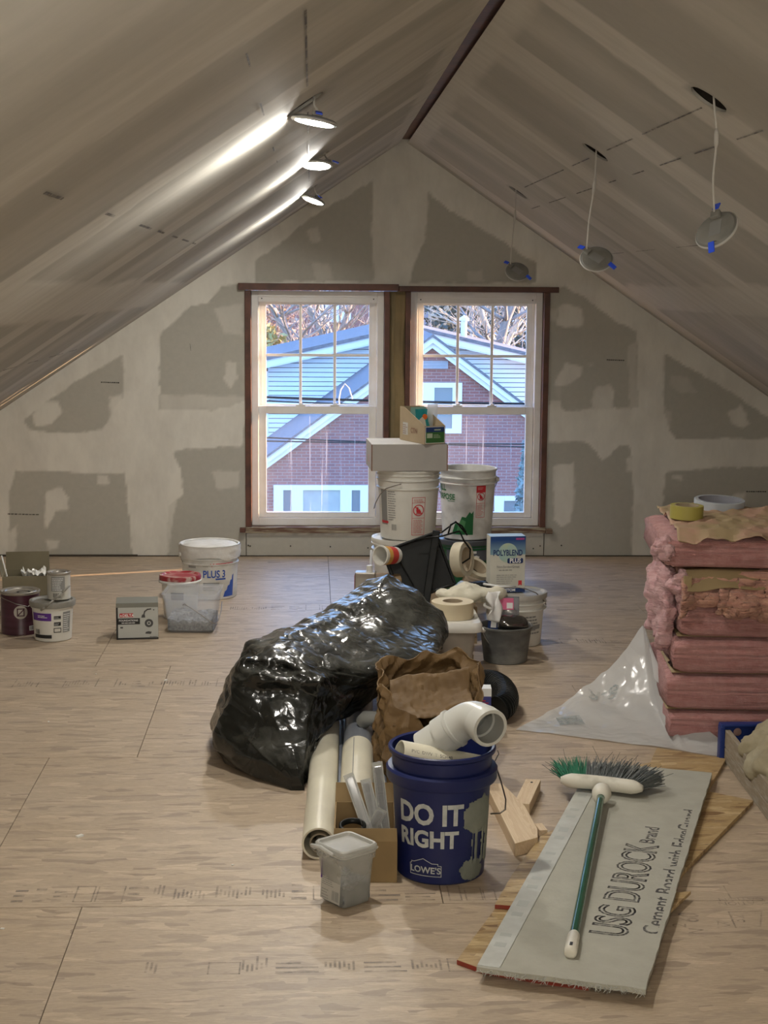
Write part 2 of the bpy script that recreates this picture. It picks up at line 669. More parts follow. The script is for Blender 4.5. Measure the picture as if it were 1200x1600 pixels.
m_pvc = mat('pvc_cream', (0.70, 0.66, 0.52), 0.35, (0.60, 0.56, 0.45), 5, 4)
m_pvc_white = mat('pvc_white', (0.72, 0.71, 0.66), 0.3)

# ================================================================ the room
RX, RZ, SLOPE = 0.525, 2.413, 0.67
PH = math.atan(SLOPE)
HALF = 2.75
Y0, Y1 = -3.0, 9.2
KNEE_Z = RZ - SLOPE * HALF

# ---- floor: sub-floor slab with boards laid on it
floor = MB().span((-2.4, -3.1, -0.06), (3.45, 9.4, -0.016)).build('floor', m_gap)
structure(floor)
rows = [(-3.0, -1.29, [0.2]), (-1.29, 0.01, [-1.0, 1.6]), (0.01, 1.31, [0.2]), (1.31, 2.61, [-1.0, 1.6]), (2.61, 3.91, [-0.59, 2.0]),
        (3.91, 5.21, [-0.886, 0.346]), (5.21, 6.5, [-0.59, 2.0]), (6.5, 7.8, [-0.905, 1.65]), (7.8, 9.2, [0.1, 2.7])]
for ya, yb, joints in rows:
    xs = [-2.3] + joints + [3.35]
    for xa, xb in zip(xs[:-1], xs[1:]):
        cx, cy = (xa + xb) / 2, (ya + yb) / 2
        g = 0.0013
        p = MB().span((xa - cx + g, ya - cy + g, -0.016), (xb - cx - g, yb - cy - g, 0)).build('floor_panel', m_floor, floor, loc=(cx, cy, 0))

# ---- gable wall with its window opening, gypsum boards and trowelled joints
OX0, OX1, OZ0, OZ1 = -0.380, 1.386, 0.146, 1.584
def cuts(vals, step):
    out = []
    for a, b in zip(vals[:-1], vals[1:]):
        n = max(1, round((b - a) / step))
        out += list(np.linspace(a, b, n + 1)[:-1])
    return np.array(out + [vals[-1]])

def poly_sd(px, pz, poly):
    """signed distance to a polygon, negative inside"""
    d = np.full(px.shape, 1e9)
    ins = np.zeros(px.shape, bool)
    n = len(poly)
    for i in range(n):
        ax, az = poly[i]
        bx, bz = poly[(i + 1) % n]
        ex, ez = bx - ax, bz - az
        t = np.clip(((px - ax) * ex + (pz - az) * ez) / (ex * ex + ez * ez + 1e-12), 0, 1)
        d = np.minimum(d, np.hypot(px - ax - t * ex, pz - az - t * ez))
        c = ((az > pz) != (bz > pz)) & (px < ex * (pz - az) / (ez + 1e-12) + ax)
        ins ^= c
    return np.where(ins, -d, d)

# bare paper fields left between the trowelled joints
BARE = [
 [(-1.67, 0.802), (-1.542, 0.892), (-1.385, 1.011), (-1.244, 1.093), (-1.092, 1.179), (-1.088, 0.938), (-1.145, 0.864), (-1.206, 0.741), (-1.436, 0.721), (-1.638, 0.743)],
 [(-1.754, 0.394), (-1.721, 0.503), (-1.47, 0.5), (-1.218, 0.489), (-1.088, 0.497), (-1.072, 0.301), (-1.051, 0), (-1.775, 0)],
 [(-0.877, 1.309), (-0.688, 1.465), (-0.596, 1.48), (-0.518, 1.579), (-0.37, 1.599), (-0.374, 0.923), (-0.582, 0.863), (-0.879, 0.872)],
 [(-0.807, 0.618), (-0.696, 0.641), (-0.412, 0.653), (-0.374, 0.83), (-0.378, -0.004), (-0.844, 0), (-0.837, 0.293), (-0.75, 0.369), (-0.757, 0.49)],
 [(0.349, 2.178), (0.357, 1.612), (-0.319, 1.606), (-0.311, 1.734), (-0.256, 1.774), (-0.134, 1.863), (-0.006, 1.972)],
 [(0.67, 2.127), (0.786, 2.024), (0.961, 1.935), (1.16, 1.816), (1.304, 1.722), (1.307, 1.612), (0.569, 1.606), (0.608, 1.76), (0.662, 1.863)],
 [(1.372, 1.553), (1.476, 1.595), (1.597, 1.529), (1.735, 1.43), (1.816, 1.375), (1.901, 1.331), (1.913, 1.178), (1.922, 0.892), (1.819, 0.888), (1.501, 0.868), (1.39, 0.905)],
 [(1.391, 0.686), (1.631, 0.683), (1.726, 0.565), (1.826, 0.66), (1.872, 0.664), (1.898, 0.573), (1.91, 0.42), (1.915, -0.004), (1.38, -0.012), (1.377, 0.131)],
 [(2.075, 1.205), (2.242, 1.112), (2.409, 1.023), (2.598, 0.902), (2.744, 0.804), (3.102, 0.576), (3.095, 0.714), (2.71, 0.709), (2.157, 0.703), (2.121, 0.745), (2.083, 0.859)],
 [(2.099, 0.509), (2.336, 0.528), (2.717, 0.548), (3.219, 0.554), (3.248, -0.02), (2.089, -0.012), (2.089, 0.344)],
 [(-0.388, 0.134), (1.393, 0.127), (1.396, -0.02), (-0.389, -0.004)],
]
# compound over screw heads and board edges inside those fields: polygon, strength
SPOTS = [
 ([(-1.617, 0.832), (-1.557, 0.899), (-1.461, 0.907), (-1.448, 0.844), (-1.508, 0.78), (-1.597, 0.773)], 0.9), ([(-1.554, 0.383), (-1.461, 0.402), (-1.414, 0.346), (-1.423, 0.274), (-1.497, 0.262), (-1.548, 0.179)], 0.95),
 ([(-1.244, 0.474), (-1.189, 0.478), (-1.182, 0.433), (-1.238, 0.433)], 0.9), ([(-1.55, 0.088), (-1.479, 0.091), (-1.483, 0.049), (-1.536, 0.038)], 0.9), ([(-1.173, 0.938), (-1.099, 0.957), (-1.091, 0.79), (-1.158, 0.771)], 0.85),
 ([(-0.555, 1.451), (-0.4, 1.481), (-0.394, 1.294), (-0.497, 1.312)], 0.45), ([(-0.487, 1.134), (-0.439, 1.138), (-0.429, 1.053), (-0.473, 1.001), (-0.503, 1.045)], 0.7), ([(-0.878, 0.947), (-0.381, 0.942), (-0.381, 0.867), (-0.871, 0.865)], 0.5),
 ([(-0.577, 0.498), (-0.42, 0.506), (-0.425, 0.408), (-0.548, 0.4)], 0.5), ([(-0.841, 0.32), (-0.788, 0.339), (-0.844, 0.027), (-0.889, 0.027)], 0.7), ([(-1.772, 0.129), (-1.722, 0.179), (-1.741, 0.004), (-1.779, 0.004)], 0.8),
 ([(-0.024, 1.9), (0.038, 1.919), (0.06, 1.843), (0.002, 1.831)], 0.6), ([(0.002, 1.718), (0.105, 1.712), (0.131, 1.617), (0.031, 1.616)], 0.4), ([(0.902, 1.671), (0.984, 1.675), (0.993, 1.624), (0.914, 1.623)], 0.35),
 ([(1.441, 1.472), (1.482, 1.502), (1.584, 1.47), (1.591, 1.359), (1.485, 1.354), (1.436, 1.38)], 0.85), ([(1.385, 1.45), (1.438, 1.458), (1.431, 1.398), (1.386, 1.398)], 0.5), ([(1.433, 1.025), (1.49, 1.153), (1.593, 1.127), (1.583, 1.064), (1.494, 1.011)], 0.9),
 ([(1.619, 1.142), (1.653, 1.15), (1.646, 1.12)], 0.8), ([(1.647, 0.928), (1.676, 1), (1.744, 1.016), (1.771, 0.982), (1.774, 0.865), (1.656, 0.876)], 0.85), ([(1.397, 0.927), (1.465, 0.931), (1.482, 0.867), (1.399, 0.86)], 0.8),
 ([(1.437, 0.537), (1.547, 0.557), (1.556, 0.496), (1.548, 0.197), (1.491, 0.177), (1.436, 0.22)], 0.9), ([(1.87, 0.588), (1.908, 0.592), (1.911, 0.512), (1.873, 0.516)], 0.8),
 ([(2.462, 0.86), (2.54, 0.91), (2.602, 0.796), (2.554, 0.754), (2.483, 0.803)], 0.85), ([(2.122, 1.074), (2.206, 1.067), (2.273, 0.984), (2.17, 0.984), (2.115, 1.029)], 0.35), ([(2.495, 0.306), (2.512, 0.371), (2.585, 0.383), (2.58, 0.306), (2.536, 0.256)], 0.9),
 ([(2.142, 0.49), (2.203, 0.486), (2.2, 0.459), (2.142, 0.467)], 0.8), ([(2.083, 0.878), (2.125, 0.866), (2.124, 0.772), (2.094, 0.756)], 0.5), ([(1.858, 1.252), (1.903, 1.271), (1.923, 0.877), (1.877, 0.877)], 0.5), ([(1.439, 1.063), (1.462, 1.07), (1.467, 0.875), (1.444, 0.875)], 0.2),
]
def gable_wall():
    xs = cuts([RX - HALF - 0.02, OX0, OX1, RX + HALF + 0.02], 0.0125)
    zs = cuts([0.0, OZ0, OZ1, RZ + 0.02], 0.0125)
    X, Z = np.meshgrid(xs, zs, indexing='ij')
    P = np.stack([X, np.full_like(X, Y1), Z], -1)
    nx, nz = X.shape
    idx = np.arange(nx * nz).reshape(nx, nz)
    cx, cz = (X[:-1, :-1] + X[1:, 1:]) / 2, (Z[:-1, :-1] + Z[1:, 1:]) / 2
    keep = ~((cx > OX0) & (cx < OX1) & (cz > OZ0) & (cz < OZ1)) & (cz < RZ - SLOPE * np.abs(cx - RX) + 0.03)
    f = np.stack([idx[:-1, :-1], idx[1:, :-1], idx[1:, 1:], idx[:-1, 1:]], -1)[keep]
    x, z = X.ravel(), Z.ravel()
    q = np.stack([x * 9, z * 9, 0 * x], -1)
    wob = 0.012 * fbm(q, 3, 5) + 0.010 * fbm(q * 3.5, 8, 3)
    mud = np.ones(x.shape)
    for i, poly in enumerate(BARE):
        sd = poly_sd(x, z, poly) + wob
        mud = np.minimum(mud, sstep(-0.005, 0.006, sd))
    for i, (poly, k) in enumerate(SPOTS):
        sd = poly_sd(x, z, poly) + 1.1 * wob
        mud = np.maximum(mud, k * (1 - sstep(-0.006, 0.010, sd)))
    streak = fbm(np.stack([x * 40, z * 6, 0 * x], -1), 21, 3)
    mud = np.clip(mud - 0.10 * np.clip(streak, 0, 1) * (mud > 0.3), 0, 1)
    me = bpy.data.meshes.new('wall_back')
    me.from_pydata(P.reshape(-1, 3).tolist(), [], f.tolist())
    a = me.attributes.new('mud', 'FLOAT', 'POINT')
    a.data.foreach_set('value', mud.astype(np.float32))
    me.materials.append(m_wall)
    o = bpy.data.objects.new('wall_back', me)
    C.objects.link(o)
    return structure(o)
wall_back = gable_wall()
jt = MB().span((-0.383, 0.134)[:1] + (9.196, 0), (-0.381, 9.2, 0.135)) if False else MB()
for xa in (-0.384, 1.383):
    jt.span((xa, 9.1975, 0.0), (xa + 0.004, 9.203, 0.138))
jt.build('board_joint', m_gap, wall_back)
MB().span((-2.2, 9.185, 0.0), (-1.02, 9.203, 0.010)).build('floor_gap', m_gap, wall_back)
MB().span((-1.02, 9.19, 0.0), (3.3, 9.203, 0.005)).build('floor_gap', m_gap, wall_back)
for x, z in [(-0.359, 0.061), (-0.121, 0.061), (0.114, 0.057), (0.337, 0.05), (1.322, 0.046), (1.363, 0.062), (1.49, 0.065), (-0.37, 0.065)]:
    MB().lathe([(0.0001, 0), (0.004, 0), (0.0045, 0.002)], 8, (x, 9.1985, z), Matrix.Rotation(PI / 2, 3, 'X')).build('screw_head', m_blackprint, wall_back)
# faint board stamps on the paper
m_stamp = print_mat('board_stamp', (0.10, 0.09, 0.08), 0.6, 60)
for (xa, za), (xb, zb) in [((-1.216, 1.023), (-1.109, 1.02)), ((-1.772, 0.251), (-1.587, 0.247)), ((1.732, 1.169), (1.838, 1.166)), ((2.592, 0.391), (2.716, 0.391)), ((-0.701, 1.248), (-0.697, 1.207))]:
    mb = MB()
    n = 9
    for k in range(n):
        t0, t1 = k / n, (k + 0.7) / n
        mb.span((xa + (xb - xa) * t0 - 0.001, 9.1988, za + (zb - za) * t0 - 0.004), (xa + (xb - xa) * t1 + 0.001, 9.1992, za + (zb - za) * t1 + 0.003))
    mb.build('board_stamp', m_stamp, wall_back)

# ---- sloping ceilings, with holes cut for the lights
HOLES = {-1: [(-0.011, 4.12), (0.03, 6.25), (-0.008, 7.92)], 1: [(1.035, 4.13), (1.033, 5.80), (1.038, 8.105)]}
def slope_pt(sg, s, y, up=0.0):
    return (RX + sg * (s * math.cos(PH) + up * math.sin(PH)), y, RZ - s * math.sin(PH) + up * math.cos(PH))

def ceiling(sg, name):
    st = 0.025
    s_end = HALF / math.cos(PH)
    ss = np.arange(0.028, s_end + st, st)
    ys = np.linspace(Y0, Y1, int((Y1 - Y0) / st) + 1)
    Sg, Yg = np.meshgrid(ss, ys, indexing='ij')
    n, m = Sg.shape
    s, y = Sg.ravel(), Yg.ravel()
    q = np.stack([s * 3, y * 6, 0 * s + sg], -1)
    wob = fbm(q, 5, 5)
    mud = 0.22 + 0.40 * sstep(-0.25, 0.4, fbm(np.stack([s * 0.9, y * 3.2, 0 * s + 3 * sg], -1), 31, 5))
    joints = [-1.2, 0.1, 1.35, 2.55, 3.72, 5.05, 6.4, 7.7, 8.95] if sg < 0 else [-1.2, 0.1, 1.35, 2.7, 4.25, 5.15, 6.35, 7.35, 8.95]
    for i, jy in enumerate(joints):
        d = np.abs(y - jy + 0.05 * wob)
        mud = np.maximum(mud, (0.95 - 0.12 * (i % 2)) * (1 - sstep(0.10 + 0.02 * (i % 3), 0.118 + 0.02 * (i % 3), d + 0.03 * wob)))
    for js in ([1.58, 0.0] if sg < 0 else [1.57, 0.0]):
        d = np.abs(s - js + 0.04 * fbm(q * 0.7, 12, 4))
        mud = np.maximum(mud, 0.9 * (1 - sstep(0.10, 0.14, d)))
    mud = np.clip(mud, 0, 1)
    hump = 0.003 * fbm(np.stack([s * 0.5, y * 2.2, 0 * s + sg], -1), 44, 3)
    P = np.stack([RX + sg * (s * math.cos(PH) + hump * math.sin(PH)), y, RZ - s * math.sin(PH) + hump * math.cos(PH)], -1)
    idx = np.arange(n * m).reshape(n, m)
    q4 = np.stack([idx[:-1, :-1], idx[1:, :-1], idx[1:, 1:], idx[:-1, 1:]], -1)
    keep = np.ones((n - 1, m - 1), bool)
    P = P.tolist()
    extra = []
    R_, K = 0.056, 3
    for hx, hy in HOLES[sg]:
        hs = abs(hx - RX) / math.cos(PH)
        i0, j0 = round((hs - ss[0]) / st), int(np.argmin(np.abs(ys - hy)))
        keep[i0 - K:i0 + K, j0 - K:j0 + K] = False
        loop = [(i0 - K + k, j0 - K) for k in range(2 * K)] + [(i0 + K, j0 - K + k) for k in range(2 * K)] + [(i0 + K - k, j0 + K) for k in range(2 * K)] + [(i0 - K, j0 + K - k) for k in range(2 * K)]
        base = len(P)
        nl = len(loop)
        for lvl in (0, 1):
            for (i, j) in loop:
                a = math.atan2(ys[j] - ys[j0], ss[i] - ss[i0])
                rr = R_ + rnd.uniform(-0.0015, 0.0015)
                P.append(slope_pt(sg, ss[i0] + rr * math.cos(a), ys[j0] + rr * math.sin(a), 0.0 if lvl == 0 else 0.008))
        for k in range(nl):
            a, b = loop[k], loop[(k + 1) % nl]
            extra.append((int(idx[a]), int(idx[b]), base + (k + 1) % nl, base + k))
            extra.append((base + k, base + (k + 1) % nl, base + nl + (k + 1) % nl, base + nl + k))
        mud = np.concatenate([mud, np.full(2 * nl, 0.15)])
    me = bpy.data.meshes.new(name)
    me.from_pydata(P, [], q4[keep].tolist() + extra)
    a = me.attributes.new('mud', 'FLOAT', 'POINT')
    a.data.foreach_set('value', mud.astype(np.float32))
    me.materials.append(m_ceil)
    me.shade_smooth()
    me.set_sharp_from_angle(angle=0.6)
    o = bpy.data.objects.new(name, me)
    C.objects.link(o)
    for hx, hy in HOLES[sg]:          # the dark rafter bay seen through each hole
        hs = abs(hx - RX) / math.cos(PH)
        c = Vector(slope_pt(sg, hs, hy, 0.015))
        mt = Vector((sg * math.sin(PH), 0, math.cos(PH))).to_track_quat('Z', 'Y').to_matrix()
        MB().lathe([(0.085, 0), (0.085, 0.07), (0.0005, 0.07)], 20, c, mt).build('light_hole', m_dark, o)
    return structure(o)
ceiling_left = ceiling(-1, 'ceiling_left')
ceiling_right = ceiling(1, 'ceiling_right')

# snapped chalk and marker lines on the ceilings
m_chalk = print_mat('chalk_line', (0.07, 0.06, 0.055), 0.85, 14)
def chalk(parent, sg, x, dashes, wd=0.006):
    for ya, yb in dashes:
        s_ = abs(x - RX) / math.cos(PH)
        v = [slope_pt(sg, s_ + a, y, -0.0035) for a, y in ((-wd / 2, ya), (wd / 2, ya), (wd / 2, yb), (-wd / 2, yb))]
        MB().add(v, [(0, 1, 2, 3)]).build('chalk_line', m_chalk, parent)
chalk(ceiling_left, -1, -0.012, [(2.72, 3.75), (4.3, 4.9), (5.3, 5.9), (6.5, 7.2)], 0.005)
chalk(ceiling_left, -1, -0.112, [(2.75, 2.92), (3.5, 3.75), (4.1, 4.22), (4.6, 4.75), (5.1, 5.2)], 0.004)
chalk(ceiling_left, -1, -0.46, [(2.78, 2.98), (3.6, 3.75), (4.3, 4.6), (4.8, 5.0), (5.3, 5.5), (5.7, 6.0), (6.2, 6.35)], 0.008)
chalk(ceiling_left, -1, -1.2, [(6.2, 6.5), (6.75, 7.0), (7.3, 7.7), (7.9, 8.15)], 0.006)
chalk(ceiling_right, 1, 1.035, [(4.24, 5.0), (5.15, 5.6), (5.95, 6.35), (6.55, 7.75)], 0.005)
chalk(ceiling_right, 1, 1.148, [(4.05, 4.3), (4.5, 4.78), (4.95, 5.25), (5.5, 5.7), (6.0, 6.15), (6.45, 6.9), (7.2, 7.7), (8.0, 8.3)], 0.005)
chalk(ceiling_right, 1, 1.50, [(5.75, 6.5), (6.9, 7.3), (7.6, 8.3)], 0.003)
# dark patches where the skim coat missed the corner
# ---- ridge: bare board seen in the gap between the two ceilings
ridge = MB().span((0.488, Y0, 2.418), (0.562, 9.19, 2.55)).build('trim_1', m_oldwood)
structure(ridge)
# ---- roof deck above, knee walls and the wall behind the camera
m_deck = mat('roof_deck', (0.12, 0.09, 0.06), 0.9)
rd = MB()
for sg in (-1, 1):
    a, b = slope_pt(sg, 0, 0, 0.18), slope_pt(sg, HALF / math.cos(PH) + 0.25, 0, 0.18)
    v = [(a[0] - sg * 0.11, Y0 - 0.2, a[2] + 0.02), (b[0], Y0 - 0.2, b[2]), (b[0], 9.4, b[2]), (a[0] - sg * 0.11, 9.4, a[2] + 0.02)]
    v += [(p[0], p[1], p[2] + 0.04) for p in v]
    rd.add(v, [(0, 1, 2, 3), (7, 6, 5, 4), (0, 4, 5, 1), (1, 5, 6, 2), (2, 6, 7, 3), (3, 7, 4, 0)])
for sg in (-1, 1):  # thin unseen strips added at both ends to block sky light above the ceilings
    for y in (Y0 - 0.15, 9.39):
        q_ = [slope_pt(sg, s_, y, u_) for s_, u_ in ((-0.05, 0.0), (HALF / math.cos(PH) + 0.2, 0.0), (HALF / math.cos(PH) + 0.2, 0.2), (-0.05, 0.24))]
        q_ += [(p[0], p[1] + 0.01, p[2]) for p in q_]
        rd.add(q_, [(0, 1, 2, 3), (7, 6, 5, 4), (0, 4, 5, 1), (2, 6, 7, 3)])
structure(rd.build('roof', m_deck))
m_plain = mat('gypsum_plain', (0.46, 0.44, 0.38), 0.8, (0.58, 0.56, 0.50), 3, 5)
structure(MB().span((RX - HALF - 0.1, Y0, 0), (RX - HALF, 9.25, KNEE_Z + 0.2)).build('wall_left', m_plain))
structure(MB().span((RX + HALF, Y0, 0), (RX + HALF + 0.1, 9.25, KNEE_Z + 0.2)).build('wall_right', m_plain))
fr = MB()
pts = [(RX - HALF, 0), (RX + HALF, 0), (RX + HALF, KNEE_Z + 0.1), (RX, RZ + 0.1), (RX - HALF, KNEE_Z + 0.1)]
fr.add([(x, Y0, z) for x, z in pts] + [(x, Y0 - 0.1, z) for x, z in pts], [(0, 1, 2, 3, 4), (9, 8, 7, 6, 5)] + [(i, i + 5, (i + 1) % 5 + 5, (i + 1) % 5) for i in range(5)])
structure(fr.build('wall_front', m_plain))

# ---- brown rough framing round the two windows
def trim(n, a, b, m=m_oldwood, bevel=0.002):
    return structure(MB().span(a, b).build('trim_%d' % n, m, bevel=bevel))
trim(2, (-0.384, 9.186, 0.176), (-0.349, 9.39, 1.556))
trim(3, (0.424, 9.186, 0.18), (0.455, 9.39, 1.556))
trim(4, (0.546, 9.186, 0.18), (0.577, 9.39, 1.556))
trim(5, (1.356, 9.186, 0.176), (1.389, 9.39, 1.556))
trim(6, (-0.42, 9.17, 1.558), (0.505, 9.39, 1.598))
trim(7, (0.507, 9.172, 1.556), (1.437, 9.39, 1.588))
sillm = mat('old_sill', (0.13, 0.07, 0.045), 0.7, (0.36, 0.32, 0.22), 8, 6, (1, 6, 14), 0.45, 0.62, bump=0.3)
trim(8, (-0.385, 9.18, 0.140), (1.39, 9.39, 0.175), sillm)
trim(9, (-0.418, 9.165, 0.146), (-0.386, 9.21, 0.172), m_oldwood)
trim(10, (1.391, 9.165, 0.140), (1.43, 9.21, 0.168), sillm)
stud = structure(MB().span((0.456, 9.225, 0.18), (0.545, 9.39, 1.556)).build('trim_11', m_stud))
paper = MB()
gx = np.linspace(0.485, 0.543, 10)
gz = np.linspace(0.55, 1.54, 40)
GX, GZ = np.meshgrid(gx, gz, indexing='ij')
GY = 9.222 - 0.012 * ridged(np.stack([GX * 14, GZ * 3, 0 * GX], -1), 4) - 0.004
paper.grid(np.stack([GX + 0.006 * np.sin(GZ * 9), GY, GZ], -1))
add_mod(paper.build('paper_strip', mat('brown_felt_paper', (0.26, 0.19, 0.09), 0.8, (0.19, 0.14, 0.07), 5), stud, smooth=True), 'SOLIDIFY', thickness=0.002)

# ---- the two double-hung windows
def window(n, x0, x1, z0=0.177, z1=1.555):
    root = bpy.data.objects.new('window_%d' % n, None)
    C.objects.link(root)
    root.location = ((x0 + x1) / 2, 9.3, z0)
    structure(root)
    W, H = (x1 - x0) / 2, z1 - z0
    fw = 0.038
    def bars(mb, xa, xb, za, zb, t, ya, yb, tb=None, tt=None):
        tb, tt = tb or t, tt or t
        mb.span((xa, ya, za), (xa + t, yb, zb)).span((xb - t, ya, za), (xb, yb, zb))
        mb.span((xa + t, ya, za), (xb - t, yb, za + tb)).span((xa + t, ya, zb - tt), (xb - t, yb, zb))
        return mb
    bars(MB(), -W, W, 0, H, fw, -0.05, 0.07, 0.044, 0.036).build('frame', m_vinyl, root, bevel=0.002)
    bars(MB(), -W + fw, W - fw, 0.044, H - 0.036, 0.012, 0.012, 0.05).build('jamb_track', m_vinyl, root, bevel=0.001)
    a, b = -W + fw + 0.002, W - fw - 0.002
    mid = 0.662
    bars(MB(), a, b, mid + 0.012, H - 0.038, 0.043, 0.018, 0.044, 0.040, 0.042).build('upper_sash', m_vinyl, root, bevel=0.002)
    low = bars(MB(), a + 0.001, b - 0.001, 0.046, mid + 0.045, 0.043, -0.03, 0.004, 0.030, 0.046).build('lower_sash', m_vinyl, root, bevel=0.002)
    gx0, gx1, gz0, gz1 = a + 0.043, b - 0.043, mid + 0.052, H - 0.08
    for k in (1, 2):
        xm = gx0 + (gx1 - gx0) * k / 3
        MB().span((xm - 0.008, 0.024, gz0), (xm + 0.008, 0.034, gz1)).build('muntin', m_vinyl, root, bevel=0.001)
        MB().span((xm - 0.028, -0.030, mid + 0.0455), (xm + 0.028, 0.0, mid + 0.054)).span((xm - 0.010, -0.026, mid + 0.0545), (xm + 0.016, -0.01, mid + 0.062)).build('sash_lock', m_vinyl, root, bevel=0.002)
    zm = (gz0 + gz1) / 2 - 0.003
    MB().span((gx0, 0.0235, zm - 0.008), (gx1, 0.0345, zm + 0.008)).build('muntin', m_vinyl, root)
    for i in range(3):
        for j in range(2):
            xa, xb = gx0 + (gx1 - gx0) * i / 3, gx0 + (gx1 - gx0) * (i + 1) / 3
            za, zb = (gz0, zm) if j == 0 else (zm, gz1)
            MB().add([(xa, 0.0285, za), (xb, 0.0285, za), (xb, 0.0285, zb), (xa, 0.0285, zb)], [(0, 1, 2, 3)]).build('pane', m_glass2, root)
    MB().add([(a + 0.04, -0.012, 0.07), (b - 0.04, -0.012, 0.07), (b - 0.04, -0.012, mid + 0.003), (a + 0.04, -0.012, mid + 0.003)], [(0, 1, 2, 3)]).build('pane', m_glass, root)
    MB().span((a, -0.046, H - 0.066), (b, -0.034, H - 0.037)).build('blind_rail', m_vinyl, root, bevel=0.001)
    for x in (a + 0.02, b - 0.02):
        MB().lathe([(0.0001, 0), (0.004, 0), (0.004, 0.003)], 8, (x, -0.0465, H - 0.045), Matrix.Rotation(-PI / 2, 3, 'X')).build('screw', m_blackprint, root)
window(1, -0.348, 0.423)
window(2, 0.578, 1.355)

# ---- stamped ink on the floor boards
m_ink = print_mat('floor_ink', (0.17, 0.155, 0.155), 0.42, 16, 0.15)
def stamp_row(x0, x1, y, h, seed, dens=0.75):
    r = random.Random(seed)
    mb = MB()
    x = x0
    dens = min(1, dens * 1.1)
    fm = lambda px, py: (px, py, 0.0006)
    while x < x1:
        wd = r.uniform(0.03, 0.11)
        if r.random() < dens:
            k = r.random()
            hh = h * r.uniform(0.6, 1)
            if k < 0.3:
                g = line_geo([(x, y), (x + wd, y), (x + wd, y + hh), (x, y + hh), (x, y)], 0.004)
                mb.add([fm(*p) for p in g[0]], g[1])
            elif k < 0.75:
                n = int(wd / 0.011)
                for q in range(n):
                    g = rect_geo(x + q * 0.011, y + hh * r.uniform(0, 0.4), x + q * 0.011 + 0.0055, y + hh * r.uniform(0.5, 1))
                    mb.add([fm(*p) for p in g[0]], g[1])
            else:
                for q in range(3):
                    g = rect_geo(x, y + hh * q / 3, x + wd * r.uniform(0.5, 1), y + hh * q / 3 + hh * 0.13)
                    mb.add([fm(*p) for p in g[0]], g[1])
        x += wd + r.uniform(0.004, 0.016)
    mb.build('ink_stamp', m_ink, floor)
stamp_row(-0.78, 0.06, 3.945, 0.15, 1, 0.9)
stamp_row(0.16, 0.55, 3.93, 0.10, 5, 0.8)
stamp_row(-0.5, 0.34, 3.50, 0.10, 2, 0.85)
stamp_row(-1.32, -0.30, 6.16, 0.14, 3, 0.9)
stamp_row(0.8, 1.7, 6.9, 0.13, 4, 0.8)
stamp_row(-0.4, 0.3, 7.65, 0.12, 6, 0.8)
stamp_row(1.0, 1.5, 6.05, 0.10, 8, 0.6)
mb = MB()
def ink_text(s, p, ang, size, sx=1.0):
    g = text_geo(s, size, 0.0, 'LEFT', sx)
    ca, sa = math.cos(ang), math.sin(ang)
    mb.add([(p[0] + x * ca - y * sa, p[1] + x * sa + y * ca, 0.0006) for x, y in g[0]], g[1])
ink_text('60', (0.985, 3.766, 0), 1.35, 0.075, 0.8)
ink_text('1N', (0.975, 3.671, 0), 1.35, 0.055, 0.8)
ink_text('2', (0.945, 3.735, 0), 1.35, 0.05)
ink_text('32', (1.104, 3.763, 0), 1.4, 0.05)
ink_text('CATION', (1.195, 3.925, 0), PI, 0.032)
ink_text('CATION', (1.188, 3.899, 0), PI, 0.032)
for pts in ([(1.079, 3.833, 0), (1.166, 3.835, 0), (1.135, 3.738, 0), (1.071, 3.732, 0), (1.079, 3.833, 0)], [(1.112, 4.012, 0), (1.109, 3.905, 0), (1.194, 3.903, 0)], [(1.033, 3.773, 0), (1.059, 3.748, 0), (1.026, 3.733, 0), (1.036, 3.773, 0)]):
    g = line_geo([p[:2] for p in pts], 0.004)
    mb.add([(x, y, 0.0006) for x, y in g[0]], g[1])
mb.build('ink_stamp', m_ink, floor)
r_ = random.Random(5)
crumbs = MB()
for k in range(40):          # plaster crumbs and chips lying about
    x, y = r_.uniform(-1.3, 1.7), r_.uniform(3.4, 8.2)
    if 0.0 < x < 1.25 and y < 8 or x > 1.1 and y < 6.5 or -1.5 < x < -0.3 and 6.9 < y < 8.2 or -0.4 < x < 0.4 and 4.6 < y < 7:
        continue
    sz = r_.uniform(0.004, 0.011)
    crumbs.box((x, y, sz * 0.25), (sz * r_.uniform(1, 2.2), sz, sz * 0.5), Matrix.Rotation(r_.uniform(0, 3), 3, 'Z'))
tag(crumbs.build('plaster_crumbs', m_pvc_white), 'small pale crumbs of plaster scattered over the board floor', 'debris', kind='stuff')

